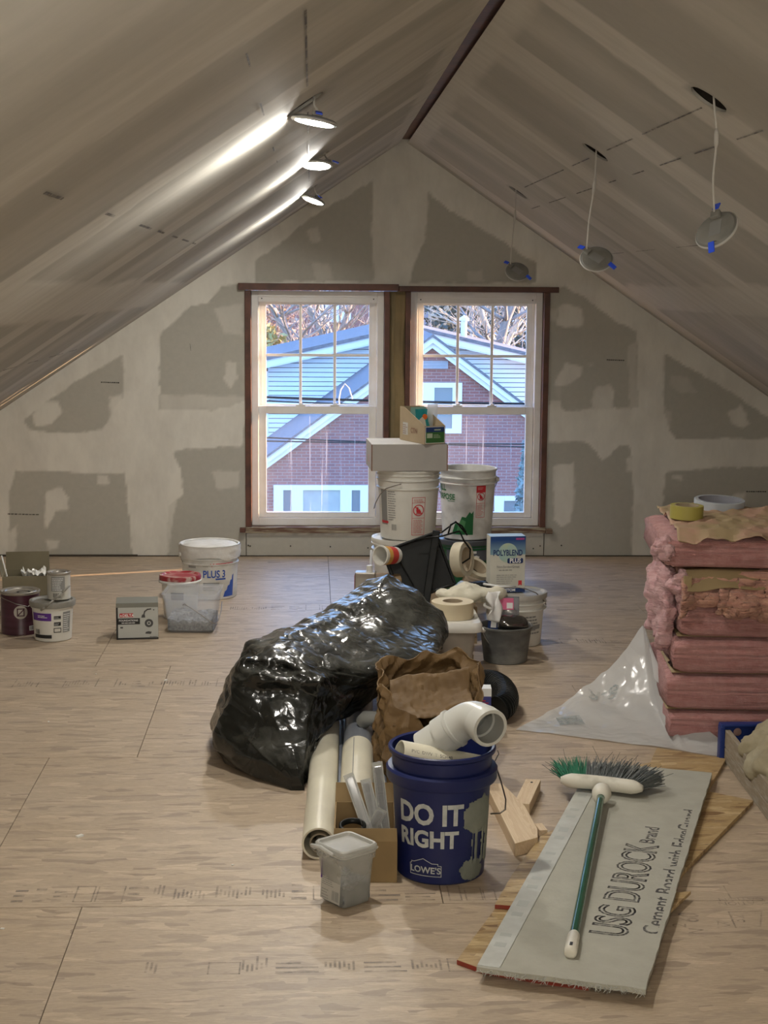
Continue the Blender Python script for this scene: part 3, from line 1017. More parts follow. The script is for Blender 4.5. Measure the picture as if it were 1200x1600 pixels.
# ================================================================ outdoors
def ground():
    ys = np.linspace(10.5, 160, 60)
    xs = np.linspace(-60, 60, 40)
    X, Y = np.meshgrid(xs, ys, indexing='ij')
    Z = -6 + 7.5 * sstep(44, 120, Y) + 0.3 * fbm(np.stack([X * 0.15, Y * 0.15, 0 * X], -1), 2)
    g = MB().grid(np.stack([X, Y, Z], -1)).build('terrain', mat('leaf_litter', (0.20, 0.15, 0.09), 0.95, (0.13, 0.13, 0.07), 0.7, 6), smooth=True)
    structure(g)
ground()
def brick_mat():
    k = NT('red_brick')
    tc = k.n('TexCoord')
    sp = k.n('SeparateXYZ')
    k.l(tc.outputs['Object'], sp.inputs[0])
    cb = k.n('CombineXYZ')
    k.l(sp.outputs['X'], cb.inputs[0])
    k.l(sp.outputs['Z'], cb.inputs[1])
    b = k.n('TexBrick')
    k.l(cb.outputs[0], b.inputs['Vector'])
    b.inputs['Color1'].default_value = (0.33, 0.125, 0.10, 1)
    b.inputs['Color2'].default_value = (0.25, 0.10, 0.09, 1)
    b.inputs['Mortar'].default_value = (0.33, 0.23, 0.21, 1)
    b.inputs['Scale'].default_value = 1.0
    b.inputs['Brick Width'].default_value = 0.22
    b.inputs['Row Height'].default_value = 0.070
    b.inputs['Mortar Size'].default_value = 0.008
    k.l(b.outputs['Color'], k.b.inputs['Base Color'])
    k.b.inputs['Roughness'].default_value = 0.9
    k.bump(k.math('SUBTRACT', 1.0, b.outputs['Fac']), 0.5, 0.01)
    return k.m
m_brick = brick_mat()
m_siding = mat('white_siding', (0.76, 0.80, 0.82), 0.6)
m_shingle_lap_shade = mat('grey_shingle_and_lap_shade', (0.12, 0.12, 0.13), 0.95, (0.20, 0.20, 0.21), 9, 5, (1, 3, 3))
m_extwhite = mat('painted_white', (0.82, 0.83, 0.84), 0.6)
m_extglass = mat('dark_window_glass', (0.16, 0.19, 0.20), 0.12, spec=0.8)
m_blind = mat('drawn_blind', (0.42, 0.45, 0.40), 0.6, (0.36, 0.39, 0.36), 3)

house = thing('house', 'brick gabled house with white rake boards and white siding wing seen through both windows', 'house', (2.75, 36, -6))
def hp(p):
    return (p[0] - 2.75, p[1] - 36, p[2] + 6)
def hspan(mb, a, b):
    return mb.span(hp(a), hp(b))
AX, AZ, HS, HW = 2.75, 0.42, 0.735, 5.6
mb = MB()
tri = [(AX - HW, -6), (AX + HW, -6), (AX + HW, AZ - 0.1 - HS * HW), (AX, AZ - 0.1), (AX - HW, AZ - 0.1 - HS * HW)]
n = 5
mb.add([hp((x, 36.0, z)) for x, z in tri] + [hp((x, 41.0, z)) for x, z in tri], [(0, 1, 2, 3, 4), (9, 8, 7, 6, 5)] + [(i, i + 5, (i + 1) % 5 + 5, (i + 1) % 5) for i in range(5)])
mb.build('brick_wall', m_brick, house)
def slab(name, x0, z0, x1, z1, ya, yb, t, m):
    v = [hp(p) for p in ((x0, ya, z0), (x1, ya, z1), (x1, yb, z1), (x0, yb, z0), (x0, ya, z0 - t), (x1, ya, z1 - t), (x1, yb, z1 - t), (x0, yb, z0 - t))]
    return MB().add(v, [(0, 1, 2, 3), (7, 6, 5, 4), (0, 4, 5, 1), (1, 5, 6, 2), (2, 6, 7, 3), (3, 7, 4, 0)]).build(name, m, house)
for sg in (-1, 1):
    xe, ze = AX + sg * (HW + 0.3), AZ - HS * (HW + 0.3)
    slab('roof', AX, AZ + 0.06, xe, ze + 0.06, 35.7, 41.3, 0.06, m_shingle_lap_shade)
    slab('rake_board', AX, AZ - 0.005, xe, ze - 0.005, 35.75, 35.95, 0.13, m_extwhite)
    slab('rake_board', AX, AZ - 0.14, xe, ze - 0.14, 35.85, 35.99, 0.12, m_extwhite)
v_ = MB()
for k in range(5):
    z = -0.14 - k * 0.035
    hspan(v_, (2.32, 35.94, z - 0.028), (3.12, 35.99, z))
v_.build('louvre_vent', mat('grey_louvre', (0.35, 0.38, 0.42), 0.7), house)
def ext_window(x0, x1, z0, z1, y, cols, pane_m=m_extglass, t=0.11, parent=None, orig=None):
    hq = hp if orig is None else (lambda p: tuple(a - b for a, b in zip(p, orig)))
    par = parent or house
    mb = MB()
    edges = [x0] + cols + [x1]
    mb.span(hq((x0 - t, y - 0.07, z0 - t)), hq((x1 + t, y, z0))).span(hq((x0 - t, y - 0.07, z1)), hq((x1 + t, y, z1 + t)))
    for e in edges:
        mb.span(hq((e - t, y - 0.07, z0)), hq((e + (t if e in (x0, x1) else t * 1.4), y, z1)))
    f = mb.build('window', m_extwhite, par)
    for a, b in zip(edges[:-1], edges[1:]):
        MB().span(hq((a + 0.02, y - 0.035, z0)), hq((b - 0.02, y - 0.01, z1))).build('pane', pane_m if not isinstance(pane_m, list) else pane_m[edges.index(a) % len(pane_m)], f)
    return f
ext_window(2.05, 3.34, -1.68, -0.74, 36, [2.66], m_extglass)
ext_window(-0.75, 1.24, -4.9, -3.11, 36, [-0.34, 0.78], [m_extglass, m_blind, m_extglass])
ext_window(4.35, 5.4, -4.9, -3.35, 36, [], m_extglass)
# siding wing behind the gable
WX, WZ, WS, WY = 2.55, 0.47, 0.225, 41.0
k = 0
z = -3.2
while z < 0.42:
    hw_t = 4.2
    lim = min(4.05, (WZ - 0.12 - z - 0.105) / WS)
    if lim > 0.2:
        mb = MB()
        x0, x1 = max(WX - lim, -1.12), min(WX + lim, 5.62)
        v = [hp(p) for p in ((x0, WY - 0.05, z), (x1, WY - 0.05, z), (x1, WY - 0.035, z + 0.100), (x0, WY - 0.035, z + 0.100), (x0, WY - 0.004, z), (x1, WY - 0.004, z), (x1, WY - 0.004, z + 0.100), (x0, WY - 0.004, z + 0.100))]
        mb.add(v, [(0, 1, 2, 3), (7, 6, 5, 4), (0, 4, 5, 1), (1, 5, 6, 2), (2, 6, 7, 3), (3, 7, 4, 0)])
        mb.build('siding_board', m_siding, house)
    z += 0.12
    k += 1
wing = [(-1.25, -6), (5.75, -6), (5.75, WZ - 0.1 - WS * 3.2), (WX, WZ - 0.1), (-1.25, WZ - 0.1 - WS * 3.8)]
MB().add([hp((x, WY, z)) for x, z in wing] + [hp((x, 48, z)) for x, z in wing], [(0, 1, 2, 3, 4), (9, 8, 7, 6, 5)] + [(i, i + 5, (i + 1) % 5 + 5, (i + 1) % 5) for i in range(5)]).build('siding_wing', m_shingle_lap_shade, house)  # dark wall colour behind the board gaps stands in for the lap shadows
for xa in (-1.25, 5.62):
    hspan(MB(), (xa, WY - 0.06, -6), (xa + 0.14, WY - 0.001, WZ - 0.3 - WS * (abs(xa + 0.07 - WX)))).build('corner_board', m_extwhite, house)
for sg, ln in ((-1, 4.5), (1, 4.0)):
    slab('roof', WX, WZ + 0.09, WX + sg * ln, WZ + 0.09 - WS * ln, WY - 0.5, 48, 0.09, m_shingle_lap_shade)
    slab('rake_board', WX, WZ - 0.002, WX + sg * ln, WZ - 0.002 - WS * ln, WY - 0.45, WY - 0.3, 0.17, m_extwhite)
    slab('soffit', WX, WZ - 0.175, WX + sg * ln, WZ - 0.175 - WS * ln, WY - 0.44, WY, 0.03, m_siding)
MB().tube([hp((4.15, 43, -0.1)), hp((4.15, 43, 0.62))], 0.09, 10).lathe([(0.15, 0), (0.15, 0.05), (0.001, 0.16)], 10, hp((4.15, 43, 0.62))).build('roof_vent_pipe', m_extwhite, house)

# wires strung across
for i, (a, b) in enumerate([((-0.813, 22, 0.026), (3.451, 22, -0.062)), ((-0.813, 22, -0.027), (3.453, 22, -0.134)), ((-0.815, 22, -0.537), (3.466, 22, -0.677)), ((-0.815, 22, -0.591), (3.464, 22, -0.623))]):
    a, b = Vector(a), Vector(b)
    d = (b - a)
    a, b = a - d * 2, b + d * 2
    pts = [a.lerp(b, t / 20) - Vector((0, 0, 0.25 * math.sin(PI * t / 20) - 0.24)) for t in range(21)]
    tag(MB().tube(pts, 0.018 if i == 0 else 0.011, 5).build('utility_wire', m_black), ['thick black utility wire crossing the siding, uppermost of the four', 'thin black utility wire just under the thick one', 'thin black utility wire crossing the brick gable lower down', 'lowest thin black utility wire crossing the brick gable'][i], 'wire', 'overhead wires outside')
# loop of white cable hanging outside the first window
pts = [(0.168, 9.348, 0.87), (0.165, 9.356, 0.92), (0.175, 9.358, 0.975), (0.20, 9.358, 1.01), (0.225, 9.358, 0.985), (0.245, 9.356, 0.92)]
tag(MB().tube(pts, 0.004, 6).build('white_cable', m_extwhite), 'white cable looped just outside the left window', 'cable')

# trees
m_bark = mat('bark', (0.36, 0.31, 0.27), 0.9, (0.22, 0.19, 0.17), 4, 5, (4, 4, 0.6), bump=0.3)
m_bark2 = mat('pale_bark', (0.66, 0.57, 0.45), 0.9, (0.42, 0.35, 0.27), 4, 5, (4, 4, 0.6), bump=0.3)
def branch(mb, p, d, ln, r, lvl, rr):
    pts, rs = [Vector(p)], [r]
    n = 6
    for i in range(n):
        d = (d + Vector((rr.uniform(-1, 1), rr.uniform(-1, 1), rr.uniform(-0.4, 0.9))) * 0.16).normalized()
        pts.append(pts[-1] + d * ln / n)
        rs.append(r * (1 - 0.62 * (i + 1) / n))
    mb.tube(pts, rs, 6 if lvl else 8)
    if lvl < 2:
        for i in range(2, n + 1):
            for _ in range(2):
                a = rr.uniform(0, 2 * PI)
                dd = (d * 0.55 + Vector((math.cos(a), math.sin(a), rr.uniform(-0.1, 0.7))) * 0.8).normalized()
                branch(mb, pts[i], dd, ln * rr.uniform(0.28, 0.5), rs[i] * 0.55, lvl + 1, rr)
def tree(name, label, base, top, r, seed, m, group='bare trees beyond the house'):
    rr = random.Random(seed)
    base, top = Vector(base), Vector(top)
    t = thing(name, label, 'tree', base, group=group)
    d = (top - base)
    mb = MB()
    n = 9
    pts = [d * (i / n) + Vector((rr.uniform(-.1, .1), rr.uniform(-.1, .1), 0)) for i in range(n + 1)]
    rs = [r * (1 - 0.55 * i / n) for i in range(n + 1)]
    mb.tube(pts, rs, 9)
    mb.build('trunk', m, t, smooth=True)
    mb = MB()
    for i in range(3, n + 1):
        for _ in range(3):
            a = rr.uniform(0, 2 * PI)
            branch(mb, pts[i], Vector((math.cos(a), math.sin(a), 0.55)).normalized(), d.length * rr.uniform(0.18, 0.32), rs[i] * 0.5, 1, rr)
    mb.build('branches', m, t, smooth=True)
def through(a, b, y):
    """trunk line through two heights, run down to the slope and up into the crown"""
    a, b = Vector(a), Vector(b)
    d = (b - a) / (b.z - a.z)
    gz = -5.2 + 7.5 * float(sstep(44, 120, np.array(a.y)))
    return a + d * (gz - a.z), a + d * (3.2 - a.z)
for i, (a, b, r, m, lab) in enumerate([
    ((-0.49, 52, -0.391), (-1.221, 52, 0.812), 0.16, m_bark, 'thick grey bare tree leaning left, first tree in the left window'),
    ((0.45, 54, -0.44), (-0.118, 54, 0.79), 0.14, m_bark, 'grey bare tree leaning left in the middle upper panes of the left window'),
    ((0.828, 56, -0.423), (0.418, 56, 0.764), 0.12, m_bark2, 'slim pale bare tree before the blue windowed brick house'),
    ((0.969, 55, -0.342), (1.319, 55, 0.829), 0.15, m_bark, 'bare tree leaning right in the last upper pane of the left window'),
    ((6.033, 53, -0.282), (5.647, 53, 0.846), 0.17, m_bark2, 'sunlit cream bare tree right of the white roof pipe'),
    ((6.061, 50, -0.315), (6.344, 50, 0.896), 0.22, m_bark, 'thick dark trunked bare tree in the right window'),
    ((6.472, 52, -0.285), (6.915, 52, 0.871), 0.12, m_bark2, 'slim cream trunk leaning right beside the thick dark one'),
    ((6.17, 60, -0.535), (6.1, 60, 0.745), 0.10, m_bark2, 'thin pale bare tree just above the white roof pipe'),
]):
    lo, hi = through(a, b, 0)
    tree('bare_tree', lab, lo, hi, r, 40 + i, m)
def leafy(name, label, cat, base, size, cols, seed, n=1500, leaf=0.16, conical=False, group=None):
    """a shrub or conifer: a stem and a crown of small leaf blades"""
    rr = np.random.RandomState(seed)
    t = thing(name, label, cat, base, group=group)
    MB().tube([(0, 0, 0), (0.02, 0, size[2] * 0.5), (0, 0, size[2] * 0.85)], [0.08, 0.05, 0.02], 7).build('stem', m_bark, t)
    u = rr.rand(n) ** 0.5
    a = rr.rand(n) * 2 * PI
    zz = rr.rand(n)
    rad = (1 - zz) * 0.95 + 0.05 if conical else np.sqrt(np.clip(1 - (2 * zz - 1) ** 2, 0, 1)) * (0.8 + 0.35 * np.sin(5 * a))
    c = np.stack([u * rad * np.cos(a) * size[0], u * rad * np.sin(a) * size[1], (0.08 + 0.92 * zz) * size[2]], -1)
    d1 = rr.randn(n, 3)
    d1 /= np.linalg.norm(d1, axis=1)[:, None]
    d2 = np.cross(d1, rr.randn(n, 3))
    d2 /= np.linalg.norm(d2, axis=1)[:, None]
    s = leaf * (0.6 + 0.8 * rr.rand(n))[:, None]
    v = np.stack([c - d1 * s, c + d2 * s * 0.4, c + d1 * s, c - d2 * s * 0.4], 1).reshape(-1, 3)
    o = MB().add(v, np.arange(4 * n).reshape(n, 4)).build('foliage', cols, t)
    tag(o, kind='stuff')
    return t
def gz(y):
    return -6 + 7.5 * float(sstep(44, 120, np.array(float(y)))) - 0.05
leafy('leafy_shrub', 'yellow green leafy shrub at the left edge of the left window', 'shrub', (-1.5, 50, gz(50)), (1.35, 1.4, 6.2), mat('olive_leaf', (0.34, 0.30, 0.10), 0.7, (0.46, 0.38, 0.16), 3), 3, 3200, 0.13)
leafy('leafy_shrub', 'reddish brown thicket above the yellow green shrub', 'shrub', (-1.7, 66, gz(66)), (2.3, 1.5, 6.2), mat('rust_twig', (0.42, 0.27, 0.20), 0.8, (0.55, 0.40, 0.28), 3), 4, 3400, 0.14)
leafy('evergreen_tree', 'dark evergreen left of the white roof pipe', 'tree', (6.0, 62, gz(62)), (2.2, 2.0, 8), mat('evergreen', (0.06, 0.075, 0.06), 0.8, (0.11, 0.12, 0.10), 3), 5, 4200, 0.15, group='evergreens beyond the house')
leafy('evergreen_tree', 'grey green evergreen behind the white roof pipe', 'tree', (9.3, 66, gz(66)), (2.4, 2.0, 8), mat('evergreen_grey', (0.13, 0.12, 0.10), 0.8, (0.21, 0.19, 0.15), 3), 6, 4200, 0.15, group='evergreens beyond the house')
leafy('spruce', 'blue green spruce at the lower right corner of the right window', 'tree', (4.35, 31.5, -6), (0.62, 0.6, 4.5), mat('spruce_needles', (0.13, 0.20, 0.19), 0.8, (0.26, 0.33, 0.32), 5), 7, 4200, 0.075, True)
# houses far behind
def far_house(name, label, x0, x1, y, z1, m, wins, roof_m, slope=0.35):
    g0 = gz(y) - 1.2
    t = thing(name, label, 'house', ((x0 + x1) / 2, y, g0))
    og = ((x0 + x1) / 2, y, g0)
    q = lambda p: tuple(a - b for a, b in zip(p, og))
    MB().span(q((x0, y, g0)), q((x1, y + 8, z1))).build('house_wall', m, t)
    xm, h = (x0 + x1) / 2, (x1 - x0) / 2 * slope
    v = [q(p) for p in ((x0 - .3, y - .3, z1), (x1 + .3, y - .3, z1), (xm, y - .3, z1 + h), (x0 - .3, y + 8.3, z1), (x1 + .3, y + 8.3, z1), (xm, y + 8.3, z1 + h))]
    MB().add(v, [(0, 1, 2), (5, 4, 3), (0, 3, 4, 1), (1, 4, 5, 2), (2, 5, 3, 0)]).build('house_roof', roof_m, t)
    for w_ in wins:
        ext_window(*w_, y, [(w_[0] + w_[1]) / 2], m_extglass, 0.1, t, og)
    return t
far_house('brick_house', 'distant brick house with pale blue windows behind the bare trees', -2.2, 2.6, 72, 4.0, m_brick, [(0.45, 1.0, -0.05, 1.2), (1.15, 1.7, -0.05, 1.2)], m_shingle_lap_shade)
far_house('grey_house', 'distant grey sided house right of the distant brick one', 3.1, 6.2, 84, 4.0, mat('grey_siding', (0.34, 0.36, 0.39), 0.8), [(3.4, 3.75, 0.2, 1.3)], m_shingle_lap_shade)
far_house('white_house', 'distant white sided house at the right edge of the right window', 9.35, 15, 74, 4.5, m_siding, [(9.9, 10.4, 0.2, 1.5)], m_shingle_lap_shade)

# ================================================================ lights hanging from the ceilings
m_puck = mat('puck_metal', (0.24, 0.235, 0.21), 0.5, (0.19, 0.185, 0.17), 14)
m_puckrim = mat('puck_rim', (0.46, 0.45, 0.42), 0.5)
m_cable = mat('grey_cable', (0.50, 0.48, 0.44), 0.5)
m_blue = mat('blue_clip', (0.03, 0.10, 0.85), 0.25, spec=0.8)
m_off = mat('diffuser_off', (0.75, 0.75, 0.72), 0.4)
m_led = mat('diffuser_lit', (0.9, 0.9, 0.9), 0.4, emit=((1.0, 0.955, 0.88), LED_STRENGTH))
def puck(label, hole, c, nrm, clip, lit, slack=0.012):
    root = thing('ceiling_light', label, 'light', hole, group='lights hanging out of their ceiling holes')
    c = Vector(c) - Vector(hole)
    n = Vector(nrm).normalized()
    q = n.to_track_quat('Z', 'Y').to_matrix()
    R = 0.060
    MB().lathe([(R - 0.010, -0.0065), (R, -0.006), (R, -0.002), (R - 0.004, 0.001), (R - 0.006, 0.005), (R - 0.010, 0.0065), (0.0005, 0.0065)], 36, c, q).build('housing', m_puck, root, smooth=True, sharp=35)
    MB().lathe([(R + 0.0015, -0.0045), (R + 0.0015, -0.0015), (R - 0.001, 0.0015), (R - 0.001, -0.0045), (R + 0.0015, -0.0045)], 36, c, q).build('trim_ring', m_puckrim, root, smooth=True, sharp=35)
    MB().lathe([(R - 0.010, -0.0063), (R - 0.013, -0.0075), (0.0005, -0.008)], 36, c, q).build('diffuser', m_led if lit else m_off, root, smooth=True)
    a0 = math.radians(clip)
    def at(x, y, z):
        ca, sa = math.cos(a0), math.sin(a0)
        return c + q @ Vector((x * ca - y * sa, x * sa + y * ca, z))
    rot = q @ Matrix.Rotation(a0, 3, 'Z')
    MB().box(at(0, 0, 0.0068), (0.05, 0.034, 0.0006), rot).build('rating_plate', m_greyprint, root)
    MB().box(at(-0.042, 0.0, 0.0125), (0.022, 0.026, 0.012), rot).build('junction_box', m_puck, root, bevel=0.002)
    for sg, ln in ((1, 0.03), (-1, 0.026)):
        MB().tube([at(sg * 0.050, -0.008, 0.007), at(sg * 0.056, -0.006, 0.014), at(sg * 0.056, 0.006, 0.014), at(sg * 0.050, 0.008, 0.007)], 0.0014, 6).build('spring_clip', m_wire, root)
        MB().box(at(sg * (0.058 + ln / 2), 0, 0.013), (ln, 0.017, 0.004), rot @ Matrix.Rotation(sg * 0.3, 3, 'Y')).build('clip_sleeve', m_blue, root, bevel=0.001)
    e = at(-0.045, 0, 0.02)
    pts = []
    for k in range(15):
        t = k / 14
        p = Vector((0, 0, 0.03)).lerp(e, t)
        pts.append(p + Vector((slack * math.sin(PI * t) * (0.25 + 0.5 * math.sin(6 * t)), 0.004 * math.sin(9 * t), 0)))
    MB().tube(pts, 0.0028, 7).build('cable', m_cable, root, smooth=True)
    if (e - Vector((0, 0, 0.03))).length > 0.12:
        MB().tube([pts[4] * 0.6 + pts[5] * 0.4, pts[5], pts[6], pts[6] * 0.4 + pts[7] * 0.6], [0.004, 0.0065, 0.0065, 0.004], 8).build('cable_connector', m_cable, root, smooth=True)
    return root
puck('unlit round ceiling light dangling nearest on the right, tilted with one glowing blue clip below', (1.035, 4.13, 2.072), (1.056, 4.13, 1.747), (-0.62, -0.50, 0.60), -70, False)
puck('unlit round ceiling light dangling second in the right row, blue clips at both sides', (1.033, 5.80, 2.073), (1.045, 5.81, 1.697), (-0.12, -0.72, 0.62), -38, False, 0.010)
puck('unlit round ceiling light dangling farthest in the right row, before the gable wall', (1.038, 8.105, 2.07), (1.052, 8.11, 1.668), (0.02, -0.74, 0.60), -42, False, 0.006)
puck('lit round ceiling light nearest on the left slope, edge against the ceiling', (-0.011, 4.12, 2.056), (0.008, 4.14, 2.012), (0.17, 0.02, 0.98), 0, True)
puck('lit round ceiling light second on the left slope, face turned to the camera', (0.03, 6.25, 2.083), (0.02, 6.10, 2.045), (0.02, 0.2, 0.98), 10, True)
puck('lit round ceiling light farthest on the left slope', (-0.008, 7.92, 2.058), (0.010, 7.95, 2.008), (0.32, 0.14, 0.93), 0, True)

# ================================================================ buckets and tubs
def bail(root, axis_z, R, ang, tilt, name='wire_handle', r=0.0024, drop=1.0, grip=False, m=None):
    """wire handle pivoting on two ears; tilt 0 stands up, 180 hangs down"""
    ca, sa = math.cos(ang), math.sin(ang)
    ax, fw = Vector((ca, sa, 0)), Vector((-sa, ca, 0))
    t = math.radians(tilt)
    d = Vector((0, 0, 1)) * math.cos(t) + fw * math.sin(t)
    pts = [Vector((0, 0, axis_z)) + ax * R * math.cos(PI * k / 20) + d * R * drop * math.sin(PI * k / 20) for k in range(21)]
    h = MB().tube(pts, r, 6).build(name, m or m_wire, root, smooth=True)
    if grip:
        MB().tube([pts[k] for k in (8, 9, 10, 11, 12)], 0.009, 8).build('grip', m_whiteprint, h, smooth=True)
    for sg in (0, -1):
        p = pts[sg]
        MB().lathe([(0.0005, 0.006), (0.011, 0.006), (0.012, 0), (0.012, -0.012)], 10, p, (ax if sg == 0 else -ax).to_track_quat('Z', 'Y').to_matrix()).build('handle_ear', m_white_bucket, root, smooth=True)
    return h
def bucket(name, label, cat, loc, rb, rt, h, m, rings=((0.90, 0.012), (0.82, 0.012), (0.74, 0.008)), rz=0, group=None, inner=None, seg=44, lid=None, lid_m=None):
    root = thing(name, label, cat, loc, rz, group)
    prof = [(0.0005, 0.004), (rb - 0.012, 0.004), (rb - 0.006, 0), (rb - 0.001, 0.004)]
    R = lambda z: rb + (rt - rb) * z / h
    for zf, out in sorted(rings):
        z = zf * h
        prof += [(R(z - 0.008), z - 0.008), (R(z) + out, z - 0.004), (R(z) + out, z), (R(z + 0.006), z + 0.004)]
    prof += [(rt, h - 0.012), (rt + 0.006, h - 0.010), (rt + 0.007, h - 0.002), (rt + 0.003, h), (rt - 0.003, h - 0.003)]
    prof += [(rt - 0.005, h - 0.02), (rb - 0.003, 0.008), (0.0005, 0.008)]
    MB().lathe(prof, seg).build('drum', m, root, smooth=True, sharp=40)
    if lid:
        MB().lathe([(rt - 0.004, h - 0.022), (rt + 0.009, h - 0.022), (rt + 0.011, h - 0.006), (rt + 0.009, h + 0.002), (rt - 0.002, h + 0.003), (rt - 0.010, h - 0.004), (rt * 0.6, h - 0.003), (0.0005, h - 0.003)], seg).build('lid', lid_m, root, smooth=True, sharp=40)
    return root
m_joint_bucket = mat('smeared_bucket', (0.74, 0.73, 0.69), 0.45, (0.54, 0.53, 0.49), 9, 6, (1, 1, 1.3), 0.45, 0.66, bump=0.25, bscale=14)
m_mudfill = mat('joint_compound', (0.74, 0.73, 0.70), 0.7, (0.60, 0.58, 0.54), 12, 5, bump=0.5, bscale=18, bdist=0.01)
m_bluep = mat('blue_print', (0.03, 0.09, 0.42), 0.5)
m_navy = mat('navy_print', (0.012, 0.035, 0.13), 0.5)
m_greenp = mat('green_print', (0.015, 0.16, 0.045), 0.5)
m_purple = mat('purple_print', (0.10, 0.025, 0.24), 0.5)
m_pinktxt = mat('faded_red_print', (0.60, 0.27, 0.25), 0.6)

def fine_lines(x0, y0, x1, y1, n, seed, fill=0.55):
    """rows of tiny illegible print"""
    r = random.Random(seed)
    out = []
    st = (y1 - y0) / n
    for k in range(n):
        y = y1 - (k + 1) * st
        x = x0
        xe = x0 + (x1 - x0) * r.uniform(0.6, 1.0)
        while x < xe:
            wd = r.uniform(0.06, 0.22) * (x1 - x0)
            out.append(rect_geo(x, y, min(x + wd, xe), y + st * fill))
            x += wd + 0.03 * (x1 - x0)
    return out
def barcode(x0, y0, x1, y1, seed=0):
    r = random.Random(seed)
    out = []
    x = x0
    while x < x1:
        wd = r.uniform(0.03, 0.09) * (x1 - x0)
        out.append(rect_geo(x, y0, min(x + wd, x1), y1))
        x += wd + r.uniform(0.03, 0.08) * (x1 - x0)
    return out
def warning(root, f, x0, y0, x1, y1, seed):
    """red-bordered hazard panel: round no-toddler sign over small print"""
    wd, ht = x1 - x0, y1 - y0
    cx, cy = (x0 + x1) / 2, y0 + ht * 0.66
    decal('warning_print', [line_geo([(x0, y0), (x1, y0), (x1, y1), (x0, y1), (x0, y0)], 0.0022), line_geo([(x0, y0 + ht * 0.45), (x1, y0 + ht * 0.45)], 0.0018), line_geo([(x0, y1 - ht * 0.14), (x1, y1 - ht * 0.14)], 0.0018),
          ring_geo(cx, cy, wd * 0.36, wd * 0.43), line_geo([(cx - wd * 0.27, cy + wd * 0.27), (cx + wd * 0.27, cy - wd * 0.27)], wd * 0.07)], m_redprint, root, f, 0.01)
    decal('warning_print', [ring_geo(cx - 0.1 * wd, cy + 0.16 * wd, 0.0, wd * 0.09, 12), poly_geo([(cx - 0.2 * wd, cy + 0.08 * wd), (cx + 0.06 * wd, cy + 0.1 * wd), (cx + 0.2 * wd, cy - 0.1 * wd), (cx + 0.12 * wd, cy - 0.22 * wd), (cx - 0.16 * wd, cy - 0.2 * wd)]),
          rect_geo(cx - 0.22 * wd, cy - 0.29 * wd, cx + 0.2 * wd, cy - 0.23 * wd)], m_redprint, root, f)
    decal('warning_print', fine_lines(x0 + 0.1 * wd, y0 + 0.05 * ht, x1 - 0.1 * wd, y0 + 0.42 * ht, 9, seed) + fine_lines(x0 + 0.12 * wd, y1 - 0.12 * ht, x1 - 0.1 * wd, y1 - 0.03 * ht, 2, seed), m_pinktxt, root, f)

# ---- joint compound bucket by the wall on the left
b = bucket('compound_bucket', 'white compound bucket with blue lettering, smeared rim, on the floor by the wall', 'bucket', (-0.520, 8.02, 0), 0.136, 0.147, 0.278, m_joint_bucket, ((0.86, 0.01), (0.76, 0.01), (0.66, 0.005)))
def smear(a, z):
    return 0.006 * math.sin(5 * a + 20 * z) + 0.004 * math.sin(11 * a - 30 * z)
MB().lathe([(0.142, 0.262), (0.13, 0.272), (0.08, 0.281), (0.04, 0.276), (0.0005, 0.280)], 40, wob=lambda a, z: 0.005 * math.sin(3 * a) if z < 0.279 else 0).build('compound_fill', m_mudfill, b, smooth=True)
P = []
for i in range(9):
    row = []
    for k in range(61):
        a = 2 * PI * k / 60
        z = 0.212 + 0.062 * i / 8
        ed = 0.014 * float(vnoise(np.array([a * 2.6, 0, 3.0]), 5)) + 0.008 * math.sin(3 * a)
        z2 = 0.212 + ed + (0.274 - 0.212 - ed) * i / 8
        rr = 0.136 + 0.011 * z2 / 0.278 + 0.0115 + 0.003 * float(vnoise(np.array([a * 5, z2 * 60, 1.0]), 9))
        row.append((rr * math.cos(a), rr * math.sin(a), z2))
    P.append(row)
MB().grid(np.array(P)).build('compound_smear', m_mudfill, b, smooth=True)
f = cyl_map(0.136, 0.147, 0.278, 0.05, 0.0012)
decal('label_print', [shift(text_geo('PLUS 3', 0.052, 0.0012, 'LEFT', 0.78), -0.035, 0.118)], m_bluep, b, f, 0.012)
decal('label_print', [poly_geo([(0.072, 0.014), (0.138, 0.016), (0.142, 0.128), (0.132, 0.122), (0.128, 0.10), (0.118, 0.098), (0.112, 0.075), (0.10, 0.07), (0.094, 0.05), (0.082, 0.042)])] + [rect_geo(0.03, 0.105, 0.085, 0.113)], m_bluep, b, f, 0.012)
decal('label_print', [rect_geo(0.03, 0.178, 0.135, 0.190), poly_geo([(0.0, 0.186), (0.012, 0.172), (0.026, 0.190), (0.017, 0.190), (0.012, 0.182), (0.006, 0.190)])], m_redprint, b, f, 0.012)
decal('label_print', [rect_geo(-0.034, 0.174, -0.008, 0.183), rect_geo(-0.034, 0.078, 0.05, 0.091)] + fine_lines(-0.034, 0.05, 0.04, 0.072, 3, 3) + [rect_geo(-0.118, 0.165, -0.072, 0.185)] + fine_lines(-0.118, 0.1, -0.07, 0.155, 5, 4), m_greyprint, b, f, 0.012)
bail(b, 0.225, 0.158, 0.35, -165, drop=0.7)

